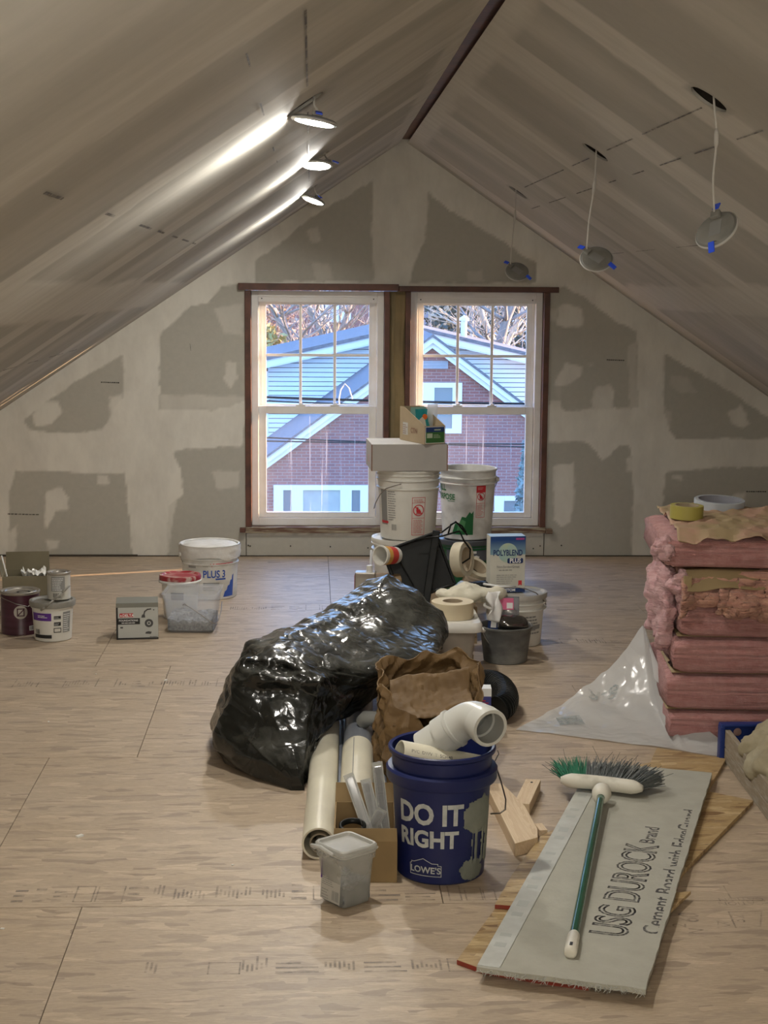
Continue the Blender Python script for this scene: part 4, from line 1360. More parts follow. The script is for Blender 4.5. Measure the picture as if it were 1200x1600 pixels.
# ---- red-lidded tub behind the clear one
b = bucket('compound_tub', 'small white tub with a red lid, behind the clear tub', 'tub', (-0.628, 7.48, 0), 0.080, 0.090, 0.205, m_white_bucket, ())
m_redlid = mat('red_lid', (0.30, 0.02, 0.028), 0.45, (0.52, 0.38, 0.33), 9, 4, (1, 4, 1), 0.52, 0.62)
MB().lathe([(0.088, 0.185), (0.099, 0.186), (0.101, 0.205), (0.097, 0.212), (0.086, 0.212), (0.080, 0.205), (0.0005, 0.206)], 40).build('lid', m_redlid, b, smooth=True, sharp=40)
MB().lathe([(0.089, 0.170), (0.1005, 0.176), (0.102, 0.190), (0.101, 0.187), (0.09, 0.182)], 40, wob=lambda a, z: 0.002 * math.sin(4 * a)).build('lid_lip', m_mudfill, b, smooth=True)
f = cyl_map(0.080, 0.090, 0.205, -0.1)
decal('label_print', [rect_geo(-0.03, 0.10, 0.03, 0.135)], m_blackprint, b, f, 0.01)

# ---- clear square tub with wire handle
def square_tub(name, label, cat, loc, rz, wb, wt, db, dt, h, m, rr=0.02, t=0.003):
    root = thing(name, label, cat, loc, rz)
    def ring(w_, d_, z, r):
        out = []
        for sx, sy, a0 in ((1, 1, 0), (-1, 1, PI / 2), (-1, -1, PI), (1, -1, 1.5 * PI)):
            for k in range(5):
                a = a0 + PI / 2 * k / 4
                out.append((sx * (w_ - r) + r * math.cos(a), sy * (d_ - r) + r * math.sin(a), z))
        return out
    W = lambda z: wb + (wt - wb) * z / h
    D = lambda z: db + (dt - db) * z / h
    rings = [ring(W(z) - o, D(z) - o, z, rr) for z, o in ((0.0, 0.006), (0.004, 0.0), (h - 0.028, 0.0), (h - 0.026, -0.004), (h - 0.014, -0.004), (h - 0.012, 0), (h - 0.004, -0.007), (h, -0.008), (h + 0.001, -0.003), (h - 0.006, t), (0.008, t + 0.001))]
    mb = MB()
    n = len(rings[0])
    v = [p for r_ in rings for p in r_]
    fc = [(i * n + k, i * n + (k + 1) % n, (i + 1) * n + (k + 1) % n, (i + 1) * n + k) for i in range(len(rings) - 1) for k in range(n)]
    fc += [tuple(range(n - 1, -1, -1)), tuple((len(rings) - 1) * n + k for k in range(n))]
    mb.add(v, fc).build('tub_body', m, root, smooth=True, sharp=40)
    return root, ring, W, D
def heap(name, root, ring, w_, d_, z, m, bumpy, seed):
    """small loose contents filling the bottom of a tub"""
    mb = MB()
    n, k = 22, 22
    P = np.zeros((n, k, 3))
    xs, ys = np.linspace(-w_, w_, n), np.linspace(-d_, d_, k)
    X, Y = np.meshgrid(xs, ys, indexing='ij')
    Z = z + bumpy * fbm(np.stack([X * 60, Y * 60, 0 * X], -1), seed, 3) + bumpy * 1.5 * fbm(np.stack([X * 12, Y * 12, 0 * X], -1), seed + 1, 2)
    top = np.stack([X, Y, Z], -1)
    mb.grid(top)
    idx = np.arange(n * k).reshape(n, k)
    loop = list(idx[:, 0]) + list(idx[-1, 1:]) + list(idx[-2::-1, -1]) + list(idx[0, -2:0:-1])
    base = len(mb.v)
    mb.add([(mb.v[i][0], mb.v[i][1], 0.012) for i in loop], [])
    L = len(loop)
    mb.f += [(loop[(q + 1) % L], loop[q], base + q, base + (q + 1) % L) for q in range(L)]
    o = mb.build(name, m, root)
    return tag(o, kind='stuff')
m_clear = clear_plastic('clear_tub_plastic', (0.82, 0.84, 0.86), 0.22, 0.3)
m_screws = mat('loose_screws', (0.10, 0.11, 0.12), 0.5, (0.26, 0.27, 0.28), 90, 3, metal=0.3, bump=0.6, bscale=120)
tub, ring, W_, D_ = square_tub('clear_tub', 'clear square plastic tub of grey screws with wire handle, on the floor', 'tub', (-0.549, 7.235, 0), -0.06, 0.103, 0.123, 0.10, 0.122, 0.186, m_clear)
heap('loose_screws', tub, ring, 0.104, 0.100, 0.066, m_screws, 0.022, 3)
pts = [Vector((-0.03, -0.126, 0.135)), Vector((-0.022, -0.129, 0.142)), Vector((0.0, -0.128, 0.128)), Vector((0.05, -0.129, 0.095)), Vector((0.095, -0.131, 0.062)), Vector((0.118, -0.13, 0.05)), Vector((0.13, -0.10, 0.06)), Vector((0.133, -0.02, 0.09)), Vector((0.13, 0.04, 0.12))]
MB().tube(pts, 0.0024, 6).build('wire_handle', m_wire, tub, smooth=True)
MB().lathe([(0.0005, 0.008), (0.01, 0.008), (0.011, 0)], 10, (-0.026, -0.118, 0.138), Matrix.Rotation(PI / 2, 3, 'X')).build('handle_ear', m_clear, tub)
MB().box((0.126, -0.06, 0.075), (0.012, 0.03, 0.008)).build('handle_ear', m_clear, tub, bevel=0.002)

# ---- faucet carton
m_cartgrey = mat('carton_grey', (0.20, 0.20, 0.17), 0.55)
m_cartlight = mat('carton_light', (0.44, 0.45, 0.42), 0.45)
fb = thing('faucet_carton', 'grey faucet carton with a small red badge, on the floor left of the clear tub', 'box', (-0.79, 7.075, 0), 0.10)
MB().span((-0.094, -0.07, 0), (0.094, 0.07, 0.168)).build('carton', m_cartgrey, fb, bevel=0.0015)
f = plane_map((0, -0.0702, 0), (1, 0, 0), (0, 0, 1))
f2 = plane_map((0, -0.0708, 0), (1, 0, 0), (0, 0, 1))
f3 = plane_map((0, -0.0714, 0), (1, 0, 0), (0, 0, 1))
decal('carton_print', rect_geo(-0.086, 0.008, 0.093, 0.147), m_cartlight, fb, f)
decal('carton_print', [rect_geo(-0.094, 0.07, 0.012, 0.098), rect_geo(-0.094, 0.0, 0.094, 0.008), rect_geo(-0.094, 0.0, -0.086, 0.148)], m_blackprint, fb, f2)
decal('carton_print', [rect_geo(-0.078, 0.103, -0.018, 0.121)], mat('badge_red', (0.50, 0.03, 0.03), 0.5), fb, f2)
decal('carton_print', [shift(text_geo('DELTA', 0.017, 0.0004), -0.066, 0.1055), poly_geo([(-0.076, 0.107), (-0.068, 0.107), (-0.072, 0.117)])] + fine_lines(-0.07, 0.075, 0.0, 0.081, 1, 5) + [shift(text_geo('FOUNDATIONS', 0.012, 0.0002), -0.082, 0.084)], m_whiteprint, fb, f3)
m_chrome = mat('chrome_print', (0.06, 0.06, 0.06), 0.4)
decal('carton_print', [line_geo([(0.028, 0.108), (0.034, 0.128), (0.046, 0.137), (0.06, 0.139)], 0.006), poly_geo([(0.018, 0.100), (0.036, 0.100), (0.034, 0.114), (0.022, 0.114)]), ring_geo(0.052, 0.074, 0.009, 0.019), ring_geo(0.052, 0.074, 0.0, 0.005, 10), poly_geo([(0.035, 0.026), (0.06, 0.024), (0.064, 0.034), (0.05, 0.037), (0.038, 0.034)]), ring_geo(0.074, 0.135, 0.0, 0.003, 8), rect_geo(-0.076, 0.052, -0.064, 0.059)] + fine_lines(0.055, 0.01, 0.09, 0.015, 1, 2), m_chrome, fb, f2)

# ---- paint cans and tub at the left edge
m_maroon = mat('maroon_label', (0.045, 0.010, 0.016), 0.35, (0.075, 0.022, 0.04), 3, 3, (0.3, 0.3, 14))
m_tin = mat('tin_metal', (0.46, 0.44, 0.40), 0.35, (0.36, 0.33, 0.29), 9, 4, metal=0.7)
def can(name, label, loc, r, h, m, rz=0):
    root = thing(name, label, 'paint can', loc, rz)
    MB().lathe([(0.0005, 0.003), (r - 0.006, 0.003), (r - 0.004, 0), (r, 0.002), (r, 0.007), (r - 0.0015, 0.01), (r - 0.0015, h - 0.012)], 40).build('can_body', m, root, smooth=True, sharp=40)
    MB().lathe([(r - 0.001, h - 0.013), (r + 0.002, h - 0.008), (r + 0.002, h - 0.002), (r - 0.001, h), (r - 0.006, h - 0.001), (r - 0.012, h - 0.007)], 40).build('can_rim', m_tin, root, smooth=True, sharp=40)
    MB().lathe([(r - 0.012, h - 0.007), (r - 0.016, h - 0.002), (r - 0.021, h - 0.003), (r - 0.023, h - 0.008), (0.0005, h - 0.007)], 40).build('can_lid', m_tin, root, smooth=True, sharp=40)
    return root
c1 = can('paint_can', 'maroon labelled gallon paint can at the left edge', (-1.335, 7.17, 0), 0.089, 0.197, m_maroon)
f = cyl_map(0.0868, 0.0868, 0.197, 0.24, 0.0008)
m_ringp = mat('label_cream', (0.42, 0.38, 0.33), 0.5)
decal('label_print', [ring_geo(-0.004, 0.108, 0.024, 0.031), ring_geo(-0.004, 0.108, 0.0, 0.0237)], m_ringp, c1, f, 0.008)
f2 = cyl_map(0.0868, 0.0868, 0.197, 0.24, 0.0013)
decal('label_print', [line_geo([(-0.018, 0.092), (-0.018, 0.124), (0.011, 0.124), (0.011, 0.092), (-0.018, 0.092), (0.011, 0.122)], 0.005)], m_maroon, c1, f2, 0.008)
decal('label_print', [rect_geo(0.034, 0.02, 0.062, 0.042)], m_whiteprint, c1, f, 0.008)
decal('label_print', barcode(0.037, 0.023, 0.059, 0.040, 3), m_blackprint, c1, f2, 0.008)
MB().tube([(-0.088, 0.0, 0.165), (-0.084, -0.05, 0.178), (-0.06, -0.082, 0.172), (0.0, -0.098, 0.150), (0.05, -0.088, 0.135), (0.088, -0.02, 0.150), (0.089, 0.0, 0.165)], 0.002, 6).build('wire_handle', m_wire, c1, smooth=True)
decal('lid_sticker', ring_geo(0.0, -0.02, 0.022, 0.032), m_blackprint, c1, lambda x, y: (x + 0.02, y, 0.1912))

m_greylid = mat('grey_lid', (0.22, 0.21, 0.18), 0.5, (0.30, 0.29, 0.26), 8)
c2 = bucket('compound_tub', 'white tub with a grey lid and a purple label, before the maroon can', 'tub', (-1.165, 7.03, 0), 0.083, 0.093, 0.178, m_white_bucket, ((0.86, 0.004),), lid=True, lid_m=m_greylid)
f = cyl_map(0.083, 0.093, 0.178, 0.16, 0.001)
f2 = cyl_map(0.083, 0.093, 0.178, 0.16, 0.0016)
decal('label_print', rect_geo(-0.105, 0.098, -0.006, 0.133), m_purple, c2, f, 0.01)
decal('label_print', [rect_geo(-0.10, 0.018, -0.006, 0.034)], m_blackprint, c2, f, 0.01)
decal('label_print', fine_lines(-0.07, 0.112, -0.02, 0.126, 2, 4), m_whiteprint, c2, f2, 0.01)
decal('label_print', [rect_geo(0.046, 0.042, 0.088, 0.136)], m_greyprint, c2, f, 0.01)
decal('label_print', fine_lines(0.049, 0.047, 0.086, 0.132, 9, 6, 0.4), m_whiteprint, c2, f2, 0.01)
decal('label_print', [rect_geo(0.005, 0.105, 0.036, 0.120), rect_geo(0.005, 0.075, 0.036, 0.092), line_geo([(0.005, 0.046), (0.036, 0.046), (0.036, 0.064), (0.005, 0.064), (0.005, 0.046)], 0.003)] + barcode(-0.09, 0.036, -0.064, 0.058, 3), m_blackprint, c2, f, 0.01)
decal('label_print', fine_lines(0.007, 0.078, 0.034, 0.09, 2, 9, 0.3) + fine_lines(0.007, 0.107, 0.034, 0.118, 2, 8, 0.3), m_whiteprint, c2, f2, 0.01)
st = MB()
pp = [(-0.035, -0.100, 0.150), (-0.015, -0.105, 0.165), (0.02, -0.095, 0.195), (0.055, -0.075, 0.225), (0.085, -0.045, 0.252)]
for a, b_ in zip(pp[:-1], pp[1:]):
    a, b_ = Vector(a), Vector(b_)
    st.tube([a, b_], 0.0055, 6)
st.build('strap_handle', m_greylid, c2, smooth=True)
c3 = can('small_can', 'small pale can standing on the grey lidded white tub', (-1.138, 7.05, 0.1815), 0.053, 0.124, mat('pale_label', (0.50, 0.48, 0.42), 0.5))
f = cyl_map(0.0518, 0.0518, 0.124, 0.16, 0.0008)
f2 = cyl_map(0.0518, 0.0518, 0.124, 0.16, 0.0013)
decal('label_print', rect_geo(-0.036, 0.04, 0.028, 0.108), m_greyprint, c3, f, 0.008)
decal('label_print', fine_lines(-0.03, 0.045, 0.024, 0.104, 8, 6, 0.35), m_whiteprint, c3, f2, 0.008)
decal('label_print', barcode(-0.026, 0.012, 0.006, 0.032, 6), m_blackprint, c3, f, 0.008)

def open_box(name, label, loc, rz, w_, d_, h, m, flaps, t=0.004, cat='box'):
    """open carton: floor and four walls, with flaps bent by their own angles (front, back, left, right)"""
    root = thing(name, label, cat, loc, rz)
    mb = MB()
    mb.span((-w_, -d_, 0), (w_, d_, t))
    mb.span((-w_, -d_, t), (w_, -d_ + t, h)).span((-w_, d_ - t, t), (w_, d_, h)).span((-w_, -d_ + t, t), (-w_ + t, d_ - t, h)).span((w_ - t, -d_ + t, t), (w_, d_ - t, h))
    mb.build('carton', m, root)
    for side, ln, ang in flaps:
        q = math.radians(ang)
        dz, do = ln * math.cos(q), ln * math.sin(q)
        if side in 'fb':
            sg = -1 if side == 'f' else 1
            v = [(-w_, sg * d_, h), (w_, sg * d_, h), (w_ * 0.98, sg * (d_ + do), h + dz), (-w_ * 0.98, sg * (d_ + do), h + dz)]
        else:
            sg = -1 if side == 'l' else 1
            v = [(sg * w_, -d_, h), (sg * w_, d_, h), (sg * (w_ + do), d_ * 0.98, h + dz), (sg * (w_ + do), -d_ * 0.98, h + dz)]
        o = MB().add(v, [(0, 1, 2, 3)]).build('flap', m, root)
        add_mod(o, 'SOLIDIFY', thickness=t * 0.9)
    return root
m_boxgrey = mat('grey_carton', (0.23, 0.20, 0.13), 0.8, (0.19, 0.165, 0.105), 6)
bx = open_box('open_carton', 'open grey brown carton behind the maroon paint can', (-1.375, 7.56, 0), 0.10, 0.105, 0.10, 0.205, m_boxgrey, [('b', 0.085, 5), ('l', 0.06, 15)])
MB().tube([(-0.075, -0.06, 0.08), (-0.09, -0.03, 0.20), (-0.115, 0.0, 0.29)], 0.004, 8).build('paint_stirrer', m_pvc_white, bx)
cr = MB()
rr_ = np.random.RandomState(4)
gx_, gy_ = np.meshgrid(np.linspace(-0.02, 0.09, 12), np.linspace(-0.07, 0.07, 12), indexing='ij')
cr.grid(np.stack([gx_, gy_, 0.185 + 0.05 * ridged(np.stack([gx_ * 22, gy_ * 22, 0 * gx_], -1), 7)], -1))
add_mod(cr.build('crumpled_paper', m_pvc_white, bx, smooth=False), 'SOLIDIFY', thickness=0.001)

# ================================================================ the pile in the middle, back to front
# ---- far right tower
m_darklabel = mat('slate_label', (0.10, 0.11, 0.13), 0.45)
m_greenb = mat('green_bucket', (0.012, 0.10, 0.035), 0.35)
lb = bucket('green_bucket', 'green and slate bucket standing under the all purpose bucket', 'bucket', (0.812, 8.12, 0), 0.134, 0.150, 0.288, m_greenb, ((0.86, 0.006),), lid=True, lid_m=mat('slate_lid', (0.07, 0.075, 0.085), 0.4))
f = cyl_map(0.134, 0.150, 0.288, 0, 0.001)
f2 = cyl_map(0.134, 0.150, 0.288, 0, 0.0016)
decal('label_print', rect_geo(-0.12, 0.185, 0.14, 0.255), m_darklabel, lb, f, 0.012)
decal('label_print', [rect_geo(0.012, 0.225, 0.04, 0.238), poly_geo([(0.018, 0.196), (0.05, 0.194), (0.058, 0.208), (0.04, 0.215), (0.02, 0.21)])], m_whiteprint, lb, f2, 0.012)
decal('label_print', [rect_geo(-0.09, 0.13, 0.09, 0.15)], m_blackprint, lb, f, 0.012)
bail(lb, 0.24, 0.168, 0.2, 175, drop=0.6)
ap = bucket('compound_bucket', 'white all purpose compound bucket with green mountain print, open top, before the right window', 'bucket', (0.815, 8.12, 0.2915), 0.128, 0.148, 0.366, m_joint_bucket, ((0.88, 0.008), (0.80, 0.008)))
f = cyl_map(0.128, 0.148, 0.366, 0.0, 0.001)
f2 = cyl_map(0.128, 0.148, 0.366, 0.0, 0.0016)
decal('label_print', [shift(text_geo('ALL', 0.05, 0.0012, 'LEFT', 0.85), -0.205, 0.255), shift(text_geo('PURPOSE', 0.042, 0.001, 'RIGHT', 0.85), -0.078, 0.21)], m_greenp, ap, f, 0.012)
decal('label_print', [poly_geo([(-0.10, 0.03), (0.02, 0.03), (0.02, 0.155), (0.010, 0.14), (0.0, 0.15), (-0.02, 0.12), (-0.04, 0.125), (-0.055, 0.09), (-0.08, 0.085)])] + [rect_geo(-0.125, 0.2, -0.08, 0.203)], m_greenp, ap, f, 0.012)
decal('label_print', [poly_geo([(-0.07, 0.05), (-0.03, 0.05), (-0.02, 0.10), (-0.04, 0.11), (-0.06, 0.085)])], mat('leaf_green_print', (0.10, 0.32, 0.12), 0.5), ap, f2, 0.012)
decal('label_print', [rect_geo(-0.18, 0.285, 0.024, 0.297), rect_geo(0.032, 0.25, 0.085, 0.288)], m_redprint, ap, f, 0.012)
warning(ap, f2, 0.034, 0.12, 0.083, 0.285, 11)
bail(ap, 0.30, 0.165, 0.2, 160, drop=0.8)

# ---- front tower: bucket on bucket, white carton, display tray
tb = bucket('compound_bucket', 'plain white bucket at the bottom of the tower under the window', 'bucket', (0.465, 7.74, 0), 0.142, 0.154, 0.352, m_white_bucket, ((0.93, 0.012), (0.85, 0.012), (0.77, 0.008)), lid=True, lid_m=m_white_bucket)
MB().tube([(-0.165, -0.03, 0.29), (-0.170, -0.05, 0.20), (-0.150, -0.07, 0.10), (-0.148, -0.05, 0.09)], 0.007, 8).build('strap_handle', clear_plastic('clear_strap', opacity=0.5), tb, smooth=True)
ub = bucket('compound_bucket', 'white bucket with a red warning panel, upper bucket of the tower under the white carton', 'bucket', (0.481, 7.72, 0.3555), 0.136, 0.155, 0.345, m_white_bucket, ((0.93, 0.006), (0.86, 0.007), (0.74, 0.007)))
f = cyl_map(0.136, 0.155, 0.345, 0.06, 0.001)
f2 = cyl_map(0.136, 0.155, 0.345, 0.06, 0.0016)
warning(ub, f, 0.002, 0.03, 0.068, 0.215, 5)
decal('label_print', [rect_geo(-0.178, 0.075, -0.132, 0.255)], m_greyprint, ub, f, 0.01)
decal('label_print', fine_lines(-0.125, 0.10, -0.078, 0.25, 13, 5, 0.4) + barcode(-0.105, 0.05, -0.078, 0.08, 6), m_greyprint, ub, f, 0.01)
decal('label_print', [rect_geo(-0.178, 0.082, -0.126, 0.094)], m_redprint, ub, f2, 0.01)
hpts = [(-0.045, -0.166, 0.285), (-0.075, -0.160, 0.276), (-0.118, -0.135, 0.258), (-0.145, -0.105, 0.225), (-0.165, -0.08, 0.18), (-0.172, -0.06, 0.15), (-0.17, -0.03, 0.155), (-0.166, 0.0, 0.165)]
MB().tube(hpts, 0.0025, 6).build('wire_handle', m_wire, ub, smooth=True)
m_whitecard = mat('white_carton', (0.42, 0.40, 0.37), 0.7, (0.38, 0.36, 0.335), 4)
wc = thing('white_carton', 'plain white carton on top of the bucket tower', 'box', (0.468, 7.72, 0.702), 0.055)
MB().span((-0.184, -0.155, 0), (0.184, 0.155, 0.131)).build('carton', m_whitecard, wc, bevel=0.002)
m_edge = mat('carton_edge', (0.22, 0.12, 0.08), 0.8)
for x in (-0.184, 0.184):
    MB().span((x - 0.0025, -0.1575, 0.001), (x + 0.0025, -0.1548, 0.130)).build('taped_edge', m_edge, wc)
decal('shipping_mark', fine_lines(-0.03, 0.03, 0.03, 0.07, 3, 7), m_pinktxt, wc, plane_map((-0.1845, 0.0, 0.0), (0, -1, 0), (0, 0, 1)))
m_traycard = mat('tray_carton', (0.36, 0.28, 0.18), 0.75, (0.31, 0.24, 0.15), 6)
ty = thing('display_carton', 'small open display carton of packets with a green label, on the white carton', 'box', (0.545, 7.69, 0.8345), 0.40)
w2, d2, h1, h2 = 0.056, 0.135, 0.088, 0.165
tr = MB()
side = [(-d2, 0), (d2, 0), (d2, h2), (d2 - 0.045, h2), (-d2, h1)]
for x in (-w2, w2 - 0.003):
    n0 = len(side)
    v = [(x, y, z) for y, z in side] + [(x + 0.003, y, z) for y, z in side]
    tr.add(v, [(0, 1, 2, 3, 4), (9, 8, 7, 6, 5)] + [(i, i + 5, (i + 1) % 5 + 5, (i + 1) % 5) for i in range(5)])
tr.span((-w2 + 0.003, -d2, 0), (w2 - 0.003, d2, 0.003)).span((-w2 + 0.003, -d2, 0.003), (w2 - 0.003, -d2 + 0.003, h1)).span((-w2 + 0.003, d2 - 0.003, 0.003), (w2 - 0.003, d2, h2))
tr.build('carton', m_traycard, ty)
f = plane_map((0, -d2 - 0.0004, 0), (1, 0, 0), (0, 0, 1))
f2 = plane_map((0, -d2 - 0.001, 0), (1, 0, 0), (0, 0, 1))
f3 = plane_map((0, -d2 - 0.0016, 0), (1, 0, 0), (0, 0, 1))
decal('label_print', rect_geo(-0.052, 0.004, 0.052, 0.084), m_whiteprint, ty, f)
decal('label_print', rect_geo(-0.050, 0.006, 0.050, 0.058), mat('label_green', (0.035, 0.12, 0.03), 0.5), ty, f2)
decal('label_print', rect_geo(-0.050, 0.058, 0.050, 0.082), m_navy, ty, f2)
decal('label_print', [rect_geo(-0.044, 0.030, -0.014, 0.052), rect_geo(-0.005, 0.066, 0.03, 0.072)] + fine_lines(-0.008, 0.03, 0.03, 0.05, 3, 4, 0.4), mat('label_pale', (0.42, 0.48, 0.34), 0.5), ty, f3)
fl = plane_map((-w2 - 0.0004, 0, 0), (0, -1, 0), (0, 0, 1))
decal('label_print', rect_geo(-0.10, 0.03, -0.045, 0.09), mat('label_grey', (0.46, 0.45, 0.42), 0.6), ty, fl)
decal('label_print', [shift(text_geo('CTN', 0.035, 0.0008), -0.015, 0.045)] + fine_lines(-0.097, 0.035, -0.05, 0.085, 5, 8, 0.4), m_edge, ty, plane_map((-w2 - 0.001, 0, 0), (0, -1, 0), (0, 0, 1)))
m_teal = mat('teal_packet', (0.01, 0.22, 0.24), 0.3, (0.03, 0.30, 0.30), 12)
m_crinkle = clear_plastic('clear_bag', (0.8, 0.82, 0.82), 0.55, 0.2)
def packet(name, label, c, w_, h, m, seed, tilt, rz, parent_print=None):
    gx, gz_ = np.meshgrid(np.linspace(-w_, w_, 9), np.linspace(0, h, 9), indexing='ij')
    e = (1 - (gx / w_) ** 2) * np.sin(PI * gz_ / h)
    mb = MB()
    no = 0.006 * fbm(np.stack([gx * 40, gz_ * 40, 0 * gx], -1), seed, 3)
    mb.grid(np.stack([gx, -0.009 * e + no, gz_], -1))
    mb.grid(np.stack([gx, 0.009 * e + no + 0.0006, gz_], -1)[::-1])
    o = mb.build(name, m, None, smooth=True, loc=c, rot=(tilt, 0, rz))
    return tag(o, label, 'packet', 'packets in the display carton')
p1 = packet('seed_packet', 'teal packet with an orange spot standing in the small display carton', (0.555, 7.675, 0.841), 0.038, 0.155, m_teal, 3, -0.18, 0.40)
decal('packet_print', ring_geo(0.005, 0.115, 0.0, 0.014, 10), mat('orange_print', (0.75, 0.16, 0.03), 0.5), p1, lambda x, y: (x, -0.013, y))
decal('packet_print', [poly_geo([(-0.025, 0.07), (0.01, 0.06), (0.005, 0.10), (-0.01, 0.115), (-0.028, 0.10)])], mat('cream_print', (0.6, 0.55, 0.45), 0.5), p1, lambda x, y: (x, -0.0132, y))
packet('seed_packet', 'pale green packet behind the teal one in the display carton', (0.525, 7.725, 0.841), 0.042, 0.16, mat('mint_packet', (0.25, 0.42, 0.36), 0.35), 6, 0.03, 0.40)
packet('clear_packet', 'clear crinkled plastic packet sticking up beside the teal one', (0.592, 7.715, 0.841), 0.030, 0.178, m_crinkle, 8, 0.05, 0.5)

# ---- grout box on the grey lidded bucket
gb = bucket('grout_bucket', 'white bucket with a grey rimmed lid under the blue and white powder box', 'bucket', (0.918, 6.93, 0), 0.120, 0.134, 0.235, m_white_bucket, ((0.84, 0.010), (0.72, 0.012)), lid=True, lid_m=mat('dusty_grey_lid', (0.36, 0.34, 0.30), 0.55, (0.46, 0.44, 0.40), 9))
f = cyl_map(0.120, 0.134, 0.235, 0.25, 0.001)
decal('label_print', fine_lines(0.0, 0.06, 0.09, 0.15, 6, 14, 0.5) + [rect_geo(0.02, 0.08, 0.09, 0.10)], m_greyprint, gb, f, 0.012)
MB().tube([(-0.155, -0.105, 0.288), (-0.09, -0.15, 0.284), (-0.02, -0.135, 0.282)], 0.0055, 8).build('grip', m_whiteprint, gb, smooth=True)
MB().tube([(-0.02, -0.135, 0.282), (0.03, -0.14, 0.272), (0.08, -0.11, 0.248), (0.125, -0.055, 0.20), (0.138, -0.02, 0.178)], 0.0024, 6).build('wire_handle', m_wire, gb, smooth=True)
pb = thing('powder_box', 'tall blue and white powder box standing on the grey lidded bucket', 'box', (0.873, 6.93, 0.2385), 0.10)
m_pbox = mat('powder_box_white', (0.55, 0.54, 0.47), 0.5)
MB().span((-0.080, -0.04, 0), (0.080, 0.04, 0.252)).build('carton', m_pbox, pb, bevel=0.0012)
F1, F2, F3, F4 = (plane_map((0, -0.0402 - e, 0), (1, 0, 0), (0, 0, 1)) for e in (0, 0.0005, 0.001, 0.0015))
def grad_blue():
    k = NT('box_blue_fade')
    z = k.n('SeparateXYZ')
    k.l(k.coord(), z.inputs[0])
    k.l(k.mix(k.mapr(z.outputs['Z'], 0.165, 0.235), (0.22, 0.36, 0.42), (0.006, 0.05, 0.20)), k.b.inputs['Base Color'])
    k.b.inputs['Roughness'].default_value = 0.45
    return k.m
m_bluefade = grad_blue()
decal('box_print', rect_geo(-0.080, 0.17, 0.080, 0.252), m_bluefade, pb, F1)
decal('box_print', rect_geo(-0.041, 0.17, 0.041, 0.252), m_bluefade, pb, plane_map((0.0802, 0, 0), (0, 1, 0), (0, 0, 1)))
decal('box_print', rect_geo(-0.080, -0.04, 0.080, 0.04), mat('pale_blue_top', (0.40, 0.52, 0.62), 0.5), pb, lambda x, y: (x, y, 0.2528))
decal('box_print', [ring_geo(0.0, 0.178, 0.0, 0.044)], mat('globe_print', (0.42, 0.50, 0.34), 0.5, (0.28, 0.46, 0.50), 12), pb, F2)
decal('box_print', [ring_geo(0.0, 0.178, 0.0, 0.043, 28)], mat('globe_print_low', (0.30, 0.40, 0.43), 0.5), pb, lambda x, y: F2(x * 0.9, 0.178 + (y - 0.178) * 0.55 - 0.019)) if False else None
decal('box_print', [shift(text_geo('POLYBLEND', 0.037, 0.0009, 'CENTER', 0.66), 0.0, 0.166)], m_navy, pb, F3)
def rrect(x0, y0, x1, y1, r, n=4):
    pts = []
    for cx, cy, a0 in ((x1 - r, y1 - r, 0), (x0 + r, y1 - r, PI / 2), (x0 + r, y0 + r, PI), (x1 - r, y0 + r, 1.5 * PI)):
        pts += [(cx + r * math.cos(a0 + PI / 2 * k / n), cy + r * math.sin(a0 + PI / 2 * k / n)) for k in range(n + 1)]
    return poly_geo(pts)
decal('box_print', [rrect(-0.002, 0.130, 0.070, 0.154, 0.007), rect_geo(-0.080, 0.0, 0.080, 0.018)], m_navy, pb, F3)
decal('box_print', [shift(text_geo('PLUS', 0.028, 0.0008, 'CENTER', 0.85), 0.034, 0.1335), shift(text_geo('CUSTOM', 0.017, 0.0006, 'CENTER'), 0.002, 0.0035)], m_whiteprint, pb, F4)
decal('box_print', [shift(text_geo('Non-Sanded', 0.016, 0.0, 'LEFT', 0.85), -0.05, 0.110), shift(text_geo('Grout', 0.016, 0.0004, 'LEFT', 0.85), 0.020, 0.110)] + fine_lines(-0.04, 0.098, 0.05, 0.104, 1, 3) + fine_lines(-0.05, 0.04, 0.05, 0.085, 5, 6, 0.25), m_greyprint, pb, F2)
decal('box_print', [poly_geo([(0.05, 0.028), (0.058, 0.034), (0.066, 0.028), (0.066, 0.052), (0.05, 0.052)])], m_redprint, pb, F2)
decal('box_print', [rect_geo(0.036, 0.236, 0.074, 0.245)], mat('magenta_print', (0.35, 0.05, 0.22), 0.5), pb, F2)

